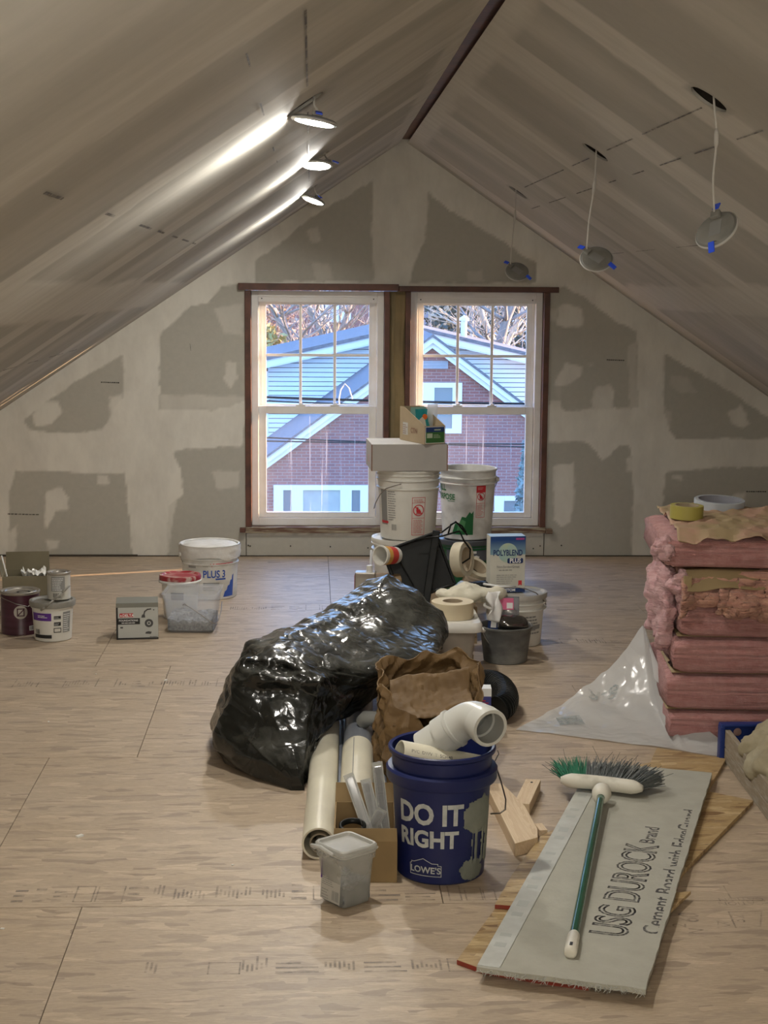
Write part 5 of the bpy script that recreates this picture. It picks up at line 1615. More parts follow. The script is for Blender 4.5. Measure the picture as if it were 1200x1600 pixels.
def blob(name, c, r, m, parent=None, amp=0.02, sc=8, seed=1, n=40, rot=None, ridge=0.0, flat=None, pw=2.0, stretch=(1, 1, 1), crease=0.0, cf=8):
    """soft lump: a (super)ellipsoid pushed about by noise"""
    u = np.linspace(0, PI, n)
    v = np.linspace(0, 2 * PI, 2 * n, endpoint=False)
    U, V = np.meshgrid(u, v, indexing='ij')
    sp = lambda x: np.sign(x) * np.abs(x) ** (2.0 / pw)
    D = np.stack([sp(np.sin(U)) * sp(np.cos(V)), sp(np.sin(U)) * sp(np.sin(V)), sp(np.cos(U))], -1)
    P = D * np.array(r)
    q = P * sc * np.array(stretch) + seed * 7.7
    d = amp * fbm(q, seed, 5) + (ridge * ridged(q * 0.7, seed + 5, 3) if ridge else 0)
    if crease:
        d = d + crease * facet(P, cf, seed + 2, 6, 0.05)
    N = D / np.array(r)
    N /= np.linalg.norm(N, axis=-1, keepdims=True)
    P = P + N * np.asarray(d)[..., None]
    if rot is not None:
        P = P @ np.array(rot.to_3x3() if hasattr(rot, 'to_3x3') else rot).T
    P = P + np.array(c)
    if flat is not None:
        P[..., 2] = np.maximum(P[..., 2], flat)
    mb = MB().add(P.reshape(-1, 3), [])
    k = 2 * n
    mb.f = [(i * k + j, (i + 1) * k + j, (i + 1) * k + (j + 1) % k, i * k + (j + 1) % k) for i in range(n - 1) for j in range(k)]
    return mb.build(name, m, parent, smooth=True)

# ---- black paint tray with wire frame leaning on the pile
pt = thing('paint_tray', 'black plastic paint tray leaning upright on the pile, wire loops on top', 'tray', (0.535, 7.02, 0.20), rot=(-0.30, -0.34, 0.08))
mb = MB()
W0, H0 = 0.135, 0.262
mb.span((-W0, 0.0, 0), (W0, 0.006, H0))
mb.build('tray_floor', m_black, pt, bevel=0.002)
for a, b in (((-W0, -0.03, 0), (-W0 + 0.016, 0.006, H0)), ((W0 - 0.012, -0.03, 0), (W0, 0.006, H0)), ((-W0, -0.03, H0 - 0.012), (W0, 0.006, H0)), ((-W0, -0.03, 0), (W0, 0.006, 0.012))):
    MB().span(a, b).build('tray_rim', m_black, pt, bevel=0.004)
MB().tube([(-W0 + 0.06, -0.034, H0 - 0.01), (-W0 + 0.061, -0.038, H0 - 0.07), (-0.05, -0.02, 0.06)], 0.003, 6).build('tray_rib', m_black, pt)
tbar = MB().box((0.045, -0.052, 0.10), (0.034, 0.018, 0.36), Matrix.Rotation(0.50, 3, 'Y')).build('tray_leg', m_black, pt, bevel=0.004)
wires = [[(0.466, 6.9, 0.475), (0.579, 6.88, 0.493), (0.66, 6.9, 0.513), (0.683, 6.92, 0.466), (0.715, 6.95, 0.423), (0.713, 6.95, 0.382), (0.679, 6.95, 0.359)],
         [(0.609, 6.9, 0.498), (0.622, 6.92, 0.538), (0.647, 6.95, 0.545), (0.678, 6.97, 0.525), (0.694, 6.95, 0.499)], [(0.583, 6.93, 0.502), (0.647, 6.95, 0.548), (0.702, 6.97, 0.484)]]
for pts in wires:
    tag(MB().tube(pts, 0.004, 7).build('tray_wire', m_black, None, smooth=True), None)
for i, o in enumerate([o for o in C.objects if o.name.startswith('tray_wire')]):
    o.parent = pt
    bpy.context.view_layer.update()
    o.matrix_parent_inverse = pt.matrix_world.inverted()
# ---- rolls and odds and ends behind the tray
m_cream = mat('cream_tape', (0.62, 0.56, 0.42), 0.6, (0.55, 0.49, 0.36), 9)
m_cardtube = mat('core_card', (0.35, 0.28, 0.19), 0.8)
def roll(name, label, c, ro, ri, wd, nrm, m, cat='tape', group=None, core=None):
    t = thing(name, label, cat, c, group=group)
    q = Vector(nrm).normalized().to_track_quat('Z', 'Y').to_matrix()
    MB().lathe([(ri + 0.003, -wd / 2), (ro - 0.001, -wd / 2), (ro, -wd / 2 + 0.001), (ro, wd / 2 - 0.001), (ro - 0.001, wd / 2), (ri + 0.003, wd / 2)], 44, (0, 0, 0), q).build('tape_body', m, t, smooth=True, sharp=40)
    MB().lathe([(ri + 0.003, -wd / 2 - 0.0005), (ri, -wd / 2 - 0.0005), (ri, wd / 2 + 0.0005), (ri + 0.003, wd / 2 + 0.0005), (ri + 0.003, -wd / 2 - 0.0005)], 44, (0, 0, 0), q).build('core', core or m_cardtube, t, smooth=True, sharp=40)
    return t
roll('joint_tape_roll', 'cream joint tape roll standing upright behind the black tray', (0.70, 7.18, 0.335), 0.082, 0.055, 0.05, (0.85, -0.5, 0.12), m_cream, group='cream tape rolls in the pile')
roll('joint_tape_roll', 'cream joint tape roll tilted below the upright one', (0.775, 7.31, 0.262), 0.070, 0.045, 0.05, (0.45, -0.45, 0.80), m_cream, group='cream tape rolls in the pile')
bc = thing('torn_carton', 'beige folded carton flap under the tilted cream tape roll', 'box', (0.765, 7.12, 0.20), rot=(0.1, 0.35, 0.2))
MB().span((-0.07, -0.04, 0), (0.07, 0.05, 0.045)).build('carton', mat('beige_carton', (0.40, 0.32, 0.23), 0.8), bc, bevel=0.003)
gl = thing('work_gloves', 'black work glove lying between the tray and the powder box', 'glove', (0.745, 6.93, 0.262), rz=0.3)
blob('palm', (0, 0, 0), (0.055, 0.04, 0.018), m_black, gl, 0.012, 20, 3, 20)
for k in range(4):
    MB().tube([(0.03, -0.03 + 0.018 * k, 0.004), (0.065, -0.034 + 0.021 * k, 0.008), (0.092, -0.03 + 0.02 * k, 0.0)], [0.010, 0.010, 0.007], 8).build('finger', m_black, gl, smooth=True)
MB().tube([(0.0, -0.036, 0), (0.02, -0.06, 0.004), (0.042, -0.066, 0)], [0.011, 0.010, 0.007], 8).build('thumb', m_black, gl, smooth=True)
bb = thing('blue_bag', 'scrap of pale blue plastic poking out beside the tray', 'bag', (0.685, 6.93, 0.235))
blob('bag_body', (0, 0, 0), (0.045, 0.05, 0.04), mat('pale_blue_film', (0.35, 0.45, 0.62), 0.3), bb, 0.02, 18, 4, 20, ridge=0.01)
sb = thing('supply_crate', 'low brown carton of small supplies hidden in the heart of the pile', 'box', (0.60, 7.10, 0))
MB().span((-0.16, -0.16, 0), (0.15, 0.2, 0.160)).build('carton', m_card, sb, bevel=0.003)
# tilted plastic cup with a red and yellow label
cu = thing('plastic_cup', 'pale plastic tub tipped over, with a red and yellow label, left of the black tray', 'cup', (0.348, 6.98, 0.389))
q = Vector((-0.62, -0.62, 0.10)).to_track_quat('Z', 'Y').to_matrix()
MB().lathe([(0.0005, -0.055), (0.036, -0.055), (0.038, -0.05), (0.042, 0.045), (0.046, 0.047), (0.046, 0.056), (0.041, 0.056), (0.036, -0.05), (0.0005, -0.05)], 30, (0, 0, 0), q).build('cup_body', m_white_bucket, cu, smooth=True, sharp=40)
MB().lathe([(0.0392, -0.03), (0.0420, 0.01)], 30, (0, 0, 0), q).build('cup_label', mat('red_label', (0.55, 0.06, 0.05), 0.4), cu, smooth=True)
MB().lathe([(0.0420, 0.01), (0.0432, 0.035)], 30, (0, 0, 0), q).build('cup_label', mat('yellow_label', (0.60, 0.34, 0.08), 0.4), cu, smooth=True)
cs = thing('stacked_carton', 'brown carton standing behind the tin, under the tipped cup', 'box', (0.352, 7.03, 0))
MB().span((-0.055, -0.09, 0), (0.055, 0.05, 0.292)).build('carton', m_card, cs, bevel=0.003)
tn = thing('thinner_tin', 'rectangular metal tin with a red side, left of the white bucket tower', 'tin', (0.262, 7.42, 0), rz=-0.12)
MB().span((-0.050, -0.035, 0), (0.050, 0.035, 0.235)).build('tin_body', m_tin, tn, bevel=0.006)
MB().span((-0.0515, -0.034, 0.008), (-0.0502, 0.034, 0.222)).build('red_side', m_redprint, tn)
MB().lathe([(0.0005, 0.03), (0.014, 0.03), (0.015, 0.004), (0.018, 0)], 16, (0.018, 0, 0.235)).build('spout_cap', m_white_bucket, tn, smooth=True, sharp=40)
decal('label_print', rect_geo(-0.042, 0.03, 0.042, 0.21), mat('tin_label', (0.40, 0.38, 0.33), 0.5), tn, plane_map((0, -0.0354, 0), (1, 0, 0), (0, 0, 1)))

# ---- storage tote with cloth and tape roll on its lid
m_totebody = clear_plastic('tote_body', (0.50, 0.45, 0.38), 0.8, 0.35)
m_totelid = mat('tote_lid_white', (0.70, 0.68, 0.62), 0.4)
to, ring, W_, D_ = square_tub('storage_tote', 'clear storage tote with a white lid behind the brown paper bag', 'tote', (0.575, 6.46, 0), 0.0, 0.085, 0.108, 0.13, 0.15, 0.205, m_totebody, 0.025)
mb = MB()
rings = [ring(0.110, 0.152, 0.188, 0.03), ring(0.128, 0.170, 0.186, 0.035), ring(0.130, 0.172, 0.192, 0.035), ring(0.130, 0.172, 0.215, 0.035), ring(0.122, 0.164, 0.226, 0.03), ring(0.08, 0.12, 0.226, 0.03)]
n = 20
mb.add([p for r_ in rings for p in r_], [(i * n + k, i * n + (k + 1) % n, (i + 1) * n + (k + 1) % n, (i + 1) * n + k) for i in range(5) for k in range(n)] + [tuple(5 * n + k for k in range(n))])
mb.build('lid', m_totelid, to, smooth=True, sharp=50)
for k in range(4):
    MB().box((0.02 + 0.02 * (k % 2), -0.02, 0.03 + 0.035 * k), (0.12, 0.16, 0.025), Matrix.Rotation(0.1 * k - 0.1, 3, 'Z')).build('stored_pack', m_traycard if k % 2 else m_cardtube, to)
roll('masking_tape', 'wide cream tape roll lying flat on the white tote lid', (0.59, 6.42, 0.2605), 0.088, 0.040, 0.067, (0, 0, 1), mat('tape_cream', (0.62, 0.53, 0.36), 0.6), group='cream tape rolls in the pile')
m_cloth = mat('off_white_cloth', (0.66, 0.62, 0.50), 0.85, (0.56, 0.53, 0.42), 6, 5, bump=0.15, bscale=60)
cl = thing('drop_cloth', 'bundled off white cloth lying on the tote behind the tape roll', 'cloth', (0.69, 6.66, 0.285))
blob('cloth_bundle', (0, 0, -0.008), (0.150, 0.09, 0.036), m_cloth, cl, 0.03, 14, 6, 60, crease=0.022, cf=7)
P = []
for i in range(14):
    t = i / 13
    P.append([(0.09 + 0.03 * s + 0.012 * math.sin(7 * t + 4 * s), -0.10 - 0.02 * t + 0.012 * math.sin(5 * s + 3 * t), 0.02 - 0.11 * t - 0.01 * (1 - abs(s)) * t * 2) for s in np.linspace(-1 + 0.55 * t, 1 - 0.3 * t, 12)])
add_mod(MB().grid(np.array(P)).build('hanging_corner', mat('white_cloth', (0.72, 0.71, 0.69), 0.85), cl, smooth=True), 'SOLIDIFY', thickness=0.003)

# ---- grey mixing pail of blister packs
m_pailgrey = mat('dirty_grey_pail', (0.085, 0.085, 0.082), 0.6, (0.20, 0.20, 0.185), 7, 6, (1, 1, 1.6), 0.4, 0.68)
pl = bucket('mixing_pail', 'dirty dark grey pail full of shiny blister packs before the grey lidded bucket', 'bucket', (0.835, 6.585, 0), 0.094, 0.110, 0.158, m_pailgrey, ())
bail(pl, 0.145, 0.118, 0.45, -155, drop=0.95)
m_blister = clear_plastic('blister_clear', (0.7, 0.7, 0.72), 0.25, 0.08)
m_chromey = mat('satin_nickel', (0.42, 0.40, 0.38), 0.22, (0.10, 0.10, 0.10), 9, 3, metal=0.9)
def blister(label, c, rot, tagm):
    t = thing('blister_pack', label, 'pack', c, rot=rot, group='blister packs in the grey pail')
    MB().span((-0.052, 0.0, 0), (0.052, 0.002, 0.10)).build('backing_card', tagm if tagm else m_darklabel, t)
    MB().span((-0.050, -0.024, 0.003), (0.050, -0.0005, 0.097)).build('clear_shell', m_blister, t, bevel=0.008)
    blob('fitting', (0.012, -0.012, 0.035), (0.030, 0.010, 0.024), m_chromey, t, 0.004, 30, 2, 16)
    decal('price_tag', rect_geo(-0.034, 0.045, 0.026, 0.095), mat('pink_tag', (0.62, 0.12, 0.24), 0.5), t, plane_map((0, -0.0246, 0), (1, 0, 0), (0, 0, 1)))
    decal('price_tag', rect_geo(-0.004, 0.05, 0.022, 0.075), m_whiteprint, t, plane_map((0, -0.0253, 0), (1, 0, 0), (0, 0, 1)))
    return t
blister('clear blister pack with a pink tag standing at the back of the grey pail', (0.846, 6.63, 0.168), (-0.15, 0, -0.05), None)
t2 = thing('blister_pack', 'shiny metallic shell pack lying across the front of the grey pail', 'pack', (0.86, 6.55, 0.162), rot=(0.35, 0.05, 0.06), group='blister packs in the grey pail')
blob('clear_shell', (0, 0, 0), (0.066, 0.045, 0.038), mat('dark_chrome', (0.16, 0.15, 0.14), 0.12, metal=0.9), t2, 0.006, 12, 3, 24, pw=3.0)
t3 = thing('blister_pack', 'narrow dark blue and white pack at the left of the grey pail', 'pack', (0.772, 6.56, 0.10), rot=(-0.1, 0.1, 0.1), group='blister packs in the grey pail')
MB().span((-0.02, -0.012, 0), (0.02, 0.012, 0.10)).build('sleeve', m_navy, t3, bevel=0.002)
decal('sleeve_print', rect_geo(-0.012, 0.05, 0.012, 0.085), m_whiteprint, t3, plane_map((0, -0.0125, 0), (1, 0, 0), (0, 0, 1)))

# ================================================================ black rubbish bag
m_bag = film_mat('black_bag_film', (0.007, 0.008, 0.007), 0.20, 11, 0.30, (0.11, 0.11, 0.095), bdist=0.008)
SL = [
 (4.84, [(-0.068, 4.84, 0), (-0.04, 4.84, -0.015), (-0.019, 4.84, -0.009), (-0.015, 4.84, 0.044), (-0.04, 4.84, 0.075), (-0.068, 4.84, 0.05)]),
 (4.93, [(-0.177, 4.93, 0.009), (-0.094, 4.93, -0.008), (-0.016, 4.93, -0.009), (-0.003, 4.93, 0.047), (-0.016, 4.93, 0.154), (-0.115, 4.93, 0.186), (-0.193, 4.93, 0.116)]),
 (5.08, [(-0.292, 5.08, 0.012), (-0.182, 5.08, -0.004), (-0.003, 5.08, -0.007), (0.031, 5.08, 0.061), (0.077, 5.08, 0.192), (0.03, 5.08, 0.302), (-0.181, 5.08, 0.333), (-0.274, 5.08, 0.264), (-0.321, 5.08, 0.133), (-0.322, 5.08, 0.063)]),
 (5.22, [(-0.339, 5.22, 0.025), (-0.187, 5.22, 0.002), (0.005, 5.22, 0.001), (0.062, 5.22, 0.068), (0.153, 5.22, 0.167), (0.201, 5.22, 0.27), (-0.013, 5.22, 0.346), (-0.233, 5.22, 0.374), (-0.303, 5.22, 0.249), (-0.35, 5.22, 0.082)]),
 (5.45, [(-0.331, 5.45, 0.015), (-0.013, 5.45, 0.006), (0.101, 5.45, 0.052), (0.226, 5.45, 0.136), (0.351, 5.45, 0.234), (0.464, 5.45, 0.294), (0.35, 5.45, 0.322), (0.168, 5.45, 0.342), (-0.036, 5.45, 0.402), (-0.221, 5.45, 0.35), (-0.294, 5.45, 0.213), (-0.353, 5.45, 0.062)]),
 (5.75, [(-0.253, 5.75, 0.008), (0.034, 5.75, 0.002), (0.251, 5.75, 0.061), (0.37, 5.75, 0.159), (0.509, 5.75, 0.252), (0.493, 5.75, 0.311), (0.296, 5.75, 0.379), (0.105, 5.75, 0.392), (-0.073, 5.75, 0.351), (-0.2, 5.75, 0.234), (-0.272, 5.75, 0.087)]),
 (5.97, [(-0.138, 5.97, 0.019), (0.26, 5.97, 0.027), (0.434, 5.97, 0.129), (0.537, 5.97, 0.243), (0.506, 5.97, 0.345), (0.381, 5.97, 0.429), (0.257, 5.97, 0.446), (0.109, 5.97, 0.389), (-0.014, 5.97, 0.303), (-0.113, 5.97, 0.131)]),
 (6.12, [(0.036, 6.12, 0.046), (0.343, 6.12, 0.053), (0.47, 6.12, 0.144), (0.519, 6.12, 0.269), (0.429, 6.12, 0.404), (0.304, 6.12, 0.466), (0.213, 6.12, 0.435), (0.099, 6.12, 0.34), (0.036, 6.12, 0.198)]),
 (6.22, [(0.166, 6.22, 0.074), (0.4, 6.22, 0.078), (0.471, 6.22, 0.227), (0.397, 6.22, 0.372), (0.306, 6.22, 0.44), (0.242, 6.22, 0.398), (0.181, 6.22, 0.28)]),
 (6.27, [(0.272, 6.27, 0.136), (0.376, 6.27, 0.136), (0.402, 6.27, 0.229), (0.354, 6.27, 0.309), (0.312, 6.27, 0.335), (0.271, 6.27, 0.282), (0.256, 6.27, 0.203)]),
]
def garbage_bag():
    NA = 170
    th = np.linspace(0, 2 * PI, NA, endpoint=False)
    ys, cs, rs = [], [], []
    for y, pts in SL:
        p = np.array([(a[0], a[2]) for a in pts])
        p = np.concatenate([p, p[:1]])
        seg = np.concatenate([p[i] + (p[i + 1] - p[i]) * np.linspace(0, 1, 40, endpoint=False)[:, None] for i in range(len(p) - 1)])
        c = seg.mean(0)
        a = np.arctan2(seg[:, 1] - c[1], seg[:, 0] - c[0]) % (2 * PI)
        r = np.hypot(seg[:, 0] - c[0], seg[:, 1] - c[1])
        o = np.argsort(a)
        a, r = a[o], r[o]
        rr = np.interp(th, np.concatenate([a - 2 * PI, a, a + 2 * PI]), np.concatenate([r, r, r]))
        ys.append(y), cs.append(c), rs.append(rr)
    ys, cs, rs = np.array(ys), np.array(cs), np.array(rs)
    yy = np.concatenate([np.linspace(a, b, max(4, int((b - a) / 0.010)), endpoint=False) for a, b in zip(ys[:-1], ys[1:])] + [ys[-1:]])
    cx, cz = np.interp(yy, ys, cs[:, 0]), np.interp(yy, ys, cs[:, 1])
    R = np.stack([np.interp(yy, ys, rs[:, k]) for k in range(NA)], 1)
    X = cx[:, None] + R * np.cos(th)
    Z = cz[:, None] + R * np.sin(th)
    Y = np.repeat(yy[:, None], NA, 1)
    P = np.stack([X, Y, Z], -1)
    # long pulls radiating from the tied end plus fine crinkles
    q = np.stack([X * 2.2 + Y * 1.2, Y * 0.9 - X * 1.0, Z * 5], -1)
    d = 0.026 * facet(q, 1.7, 3, 6, 0.10) + 0.009 * facet(P, 7.5, 12, 6, 0.03) + 0.0042 * facet(P, 19, 31, 6, 0.015) + 0.002 * facet(P, 44, 33, 5, 0.01) - 0.006
    d *= np.minimum(1, (Z + 0.02) / 0.08).clip(0.15, 1)
    out = np.stack([np.cos(th)[None] * np.ones_like(X), -0.25 * np.ones_like(X), np.sin(th)[None] * np.ones_like(X)], -1)
    P = P + out * d[..., None]
    # overhanging lip: the top sheet sags forward over the front face
    lip = np.exp(-((P[..., 2] - (0.375 - 0.16 * (P[..., 0] + 0.24))) / 0.03) ** 2) * sstep(5.6, 5.3, P[..., 1]) * sstep(-0.32, -0.2, P[..., 0])
    P[..., 1] -= 0.09 * lip
    rec = sstep(0.33, 0.27, P[..., 2] + 0.16 * (P[..., 0] + 0.24)) * sstep(0.06, 0.16, P[..., 2]) * sstep(5.35, 5.2, P[..., 1]) * sstep(-0.30, -0.12, P[..., 0])
    P[..., 1] += 0.07 * rec
    P[..., 2] = np.maximum(P[..., 2], 0.002 + 0.103 * sstep(-0.07, -0.03, P[..., 0]) * sstep(4.95, 5.02, P[..., 1]))
    n, m = P.shape[:2]
    v = P.reshape(-1, 3)
    f = [(i * m + j, i * m + (j + 1) % m, (i + 1) * m + (j + 1) % m, (i + 1) * m + j) for i in range(n - 1) for j in range(m)]
    f += [tuple(range(m - 1, -1, -1)), tuple((n - 1) * m + j for j in range(m))]
    o = MB().add(v, f).build('rubbish_bag', m_bag, smooth=True)
    tag(o, 'big black plastic rubbish bag slumped across the floor in the middle of the room', 'bag')
    return o
bag = garbage_bag()
# loose flap of film sticking out to the right
P = []
for i in range(16):
    t = i / 15
    P.append([(0.30 + 0.17 * t, 5.40 + 0.10 * s + 0.03 * math.sin(5 * t), 0.262 - 0.004 * t + 0.022 * math.sin(3.5 * s + 2.5 * t) * (1 - 0.4 * t)) for s in np.linspace(-1 + 0.8 * t, 1 - 0.8 * t, 10)])
add_mod(MB().grid(np.array(P)).build('bag_flap', m_bag, bag, smooth=True), 'SOLIDIFY', thickness=0.002)

# ================================================================ pipes
m_pipegrey = mat('pvc_grey_blue', (0.30, 0.32, 0.36), 0.3, (0.24, 0.26, 0.30), 6)
pa = thing('pvc_pipe', 'cream PVC pipe lying left, open front end with smaller pipes nested inside', 'pipe', (0.022, 4.23, 0.0475), group='pipes lying under the bag')
MB().pipe((0, 0, 0), (0.034, 1.2, 0), 0.047, 0.041, 36).build('outer_pipe', m_pvc, pa, smooth=True, sharp=40)
MB().pipe((0.004, 0.03, -0.010), (0.035, 1.15, -0.010), 0.030, 0.025, 28).build('inner_pipe', mat('pvc_tan', (0.33, 0.29, 0.22), 0.4), pa, smooth=True, sharp=40)
MB().pipe((0.010, 0.05, -0.020), (0.035, 1.1, -0.020), 0.017, 0.014, 20).build('inner_pipe', m_pvc, pa, smooth=True, sharp=40)
pb2 = thing('pvc_pipe', 'cream PVC pipe lying behind the small cardboard box, seam along its top', 'pipe', (0.135, 4.50, 0.0525), group='pipes lying under the bag')
MB().pipe((0, 0, 0), (0.022, 0.60, 0), 0.052, 0.046, 36).build('outer_pipe', m_pvc, pb2, smooth=True, sharp=40)
MB().tube([(-0.012, 0.02, 0.0512), (0.009, 0.58, 0.0512)], 0.0015, 5).build('print_line', m_greyprint, pb2)
pc = thing('vent_pipe', 'blue grey pipe end to end behind the cream pipe with the seam', 'pipe', (0.158, 5.12, 0.0505), group='pipes lying under the bag')
MB().pipe((0, 0, 0), (0.03, 0.75, 0), 0.050, 0.046, 32).build('outer_pipe', m_pipegrey, pc, smooth=True, sharp=40)
for i, (x, r, y0, y1, lab) in enumerate([(0.0835, 0.011, 4.47, 5.6, 'thin grey pipe lying between the two cream pipes'), (0.222, 0.019, 4.75, 5.65, 'grey pipe lying right of the blue grey one, against the paper bag')]):
    t = thing('conduit', lab, 'pipe', (x, y0, r + 0.0005), group='pipes lying under the bag')
    MB().pipe((0, 0, 0), (0.025, y1 - y0, 0), r, r - 0.002, 16).build('outer_pipe', m_pipegrey, t, smooth=True, sharp=40)
el = thing('pipe_elbow', 'small grey pipe elbow lying on top of the grey pipes at the bag edge', 'fitting', (0.215, 5.20, 0.128))
MB().tube([(-0.035, 0.03, -0.012), (-0.028, 0.012, 0.005), (0.0, 0, 0.008), (0.06, -0.01, -0.006)], [0.026, 0.025, 0.025, 0.027], 16).build('elbow_body', mat('pipe_grey', (0.26, 0.26, 0.24), 0.4), el, smooth=True, sharp=50)

# ================================================================ crumpled brown paper bag
m_kraft = mat('kraft_paper', (0.165, 0.098, 0.037), 0.7, (0.12, 0.070, 0.027), 7, 5, bump=0.2, bscale=26, bdist=0.004)
def paper_bag():
    root = thing('paper_bag', 'crumpled open brown paper bag behind the blue bucket', 'bag', (0.385, 5.02, 0))
    NA, NZ = 170, 64
    a = np.linspace(0, 2 * PI, NA, endpoint=False)
    c, s = np.cos(a), np.sin(a)
    sq = 1 / (np.abs(c) ** 3.4 + np.abs(s) ** 3.4) ** (1 / 3.4)
    bx_, by_ = 0.158 * c * sq, 0.205 * s * sq
    top = 0.315 + 0.055 * s + 0.02 * np.sin(2 * a + 0.6) - 0.055 * np.exp(-((a - 1.5 * PI) / 0.6) ** 2) - 0.09 * np.exp(-((a - 1.85 * PI) / 0.35) ** 2) + 0.012 * np.sin(9 * a)
    P = np.zeros((2 * NZ, NA, 3))
    for i in range(2 * NZ):
        t = i / (NZ - 1) if i < NZ else (2 * NZ - 1 - i) / (NZ - 1)
        k = 1.0 if i < NZ else 0.975
        fl = 1 + 0.04 * t - 0.10 * t * (s < 0) * np.abs(s)
        P[i, :, 0] = bx_ * k * fl * (1 + 0.02 * math.sin(6 * t))
        P[i, :, 1] = by_ * k * fl + 0.03 * t * (s < -0.3)
        P[i, :, 2] = 0.003 + top * t
    q = P * 7.5
    q[NZ:] = q[:NZ][::-1]
    d = 0.036 * facet(q / 7.5, 5.0, 4, 6, 0.03) + 0.020 * facet(q / 7.5, 14, 8, 5, 0.015) + 0.006 * facet(q / 7.5, 34, 18, 5)
    P[..., 0] += d * c
    P[..., 1] += d * s
    P[..., 2] = np.maximum(P[..., 2] + 0.010 * vnoise(q * 1.7, 3) * (P[..., 2] > 0.05), 0.002)
    mb = MB().add(P.reshape(-1, 3), [])
    mb.f = [(i * NA + j, i * NA + (j + 1) % NA, (i + 1) * NA + (j + 1) % NA, (i + 1) * NA + j) for i in range(2 * NZ - 1) for j in range(NA)]
    mb.f.append(tuple(range(NA - 1, -1, -1)))
    mb.build('bag_body', m_kraft, root, smooth=True, sharp=14)
    # front sheet folded inward, with a torn edge
    gx = np.linspace(-0.125, 0.135, 60)
    gt = np.linspace(0, 1, 34)
    GX, GT = np.meshgrid(gx, gt, indexing='ij')
    Z = 0.235 + 0.085 * GT + 0.03 * GX + 0.012 * np.sin(14 * GX)
    Y = -0.155 + 0.19 * GT + 0.02 * np.sin(8 * GX + 3 * GT)
    Q = np.stack([GX, Y, Z], -1)
    dd = 0.030 * facet(Q, 6, 6, 6, 0.03) + 0.008 * facet(Q, 13, 9, 5) + 0.002 * facet(Q, 40, 12, 5)
    Q[..., 2] += dd
    Q[..., 1] -= 0.6 * dd
    mb = MB().grid(Q)
    add_mod(mb.build('folded_flap', m_kraft, root, smooth=True, sharp=14), 'SOLIDIFY', thickness=0.0015)
    for k in range(3):
        blob('scrap_inside', (0.03 * k - 0.03, 0.06 - 0.03 * k, 0.22), (0.07, 0.06, 0.06), m_kraft, root, 0.03, 14, 6 + k, 22, ridge=0.015)
    return root
paper_bag()
sbx = thing('small_blue_box', 'small white and blue box on the floor just right of the paper bag', 'box', (0.618, 5.50, 0), rz=-0.05)
MB().span((-0.030, -0.03, 0), (0.030, 0.03, 0.166)).build('carton', mat('blue_carton', (0.045, 0.05, 0.22), 0.45), sbx, bevel=0.001)
MB().span((-0.0305, -0.0305, 0.138), (0.0305, 0.0305, 0.1665)).build('white_band', m_whiteprint, sbx)
decal('box_print', fine_lines(-0.024, 0.112, 0.024, 0.128, 2, 4), m_redprint, sbx, plane_map((0, -0.0308, 0), (1, 0, 0), (0, 0, 1)))
# corrugated black drain hose: ribs along an arc
hs = thing('drain_hose', 'coil of ribbed black drain hose peeking out behind the paper bag', 'hose', (0.615, 5.80, 0.052))
pts, rs = [], []
for k in range(150):
    a = -1.4 + 2.9 * k / 149
    pts.append((0.085 + 0.055 * math.cos(a) - 0.02, 0.20 * math.sin(a), 0.012 * math.cos(a)))
    rs.append(0.050 - 0.011 * (k % 6 > 2))
MB().tube(pts, rs, 18).build('hose_body', m_black, hs, smooth=False)

# ================================================================ blue bucket
m_bluebk = mat('blue_bucket_plastic', (0.008, 0.014, 0.085), 0.42, (0.022, 0.032, 0.10), 5, 6, (1, 1, 1.4), 0.5, 0.85)
bbx = thing('blue_bucket', 'dark blue bucket with white slogan lettering and a dried grey splash', 'bucket', (0.358, 4.150, 0), 0)
rb, rt, hh = 0.121, 0.1385, 0.358
R_ = lambda z: rb + (rt - rb) * z / hh
prof = [(0.0005, 0.004), (rb - 0.014, 0.004), (rb - 0.006, 0), (rb - 0.001, 0.005), (R_(0.262), 0.262), (R_(0.264) + 0.014, 0.266), (R_(0.27) + 0.017, 0.272), (R_(0.296) + 0.017, 0.298), (R_(0.30) + 0.012, 0.304), (R_(0.306), 0.306),
        (R_(0.335), 0.338), (R_(0.34) + 0.004, 0.341), (R_(0.35) + 0.008, 0.345), (R_(0.355) + 0.009, 0.355), (R_(0.357) + 0.005, 0.358), (R_(0.355) - 0.002, 0.355), (R_(0.3) - 0.004, 0.30), (rb - 0.004, 0.008), (0.0005, 0.008)]
MB().lathe(prof, 64).build('drum', m_bluebk, bbx, smooth=True, sharp=40)
f = cyl_map(rb, rt, hh, -0.085, 0.0012)
m_slogan = print_mat('slogan_print', (0.50, 0.52, 0.50), 1.0, 40, 0.82)
decal('slogan_lettering', [shift(text_geo('DO IT', 0.079, 0.0028, 'LEFT', 0.88), -0.128, 0.172)], m_slogan, bbx, f, 0.01)
decal('slogan_lettering', [shift(text_geo('RIGHT', 0.064, 0.0024, 'LEFT', 0.94), -0.128, 0.108)], m_slogan, bbx, f, 0.01)
lx, ly, lw = -0.092, 0.026, 0.094
decal('shop_emblem', [line_geo([(lx, ly), (lx + lw, ly), (lx + lw, ly + 0.030), (lx + lw * 0.9, ly + 0.031), (lx + lw * 0.9, ly + 0.036), (lx + lw * 0.72, ly + 0.036), (lx + lw * 0.45, ly + 0.048), (lx + lw * 0.14, ly + 0.036), (lx + lw * 0.05, ly + 0.036), (lx + lw * 0.05, ly + 0.031), (lx, ly + 0.030), (lx, ly)], 0.0018),
      shift(text_geo("LOWE'S", 0.025, 0.0006, 'CENTER', 1.06), lx + lw / 2, ly + 0.008)], m_slogan, bbx, f, 0.01)
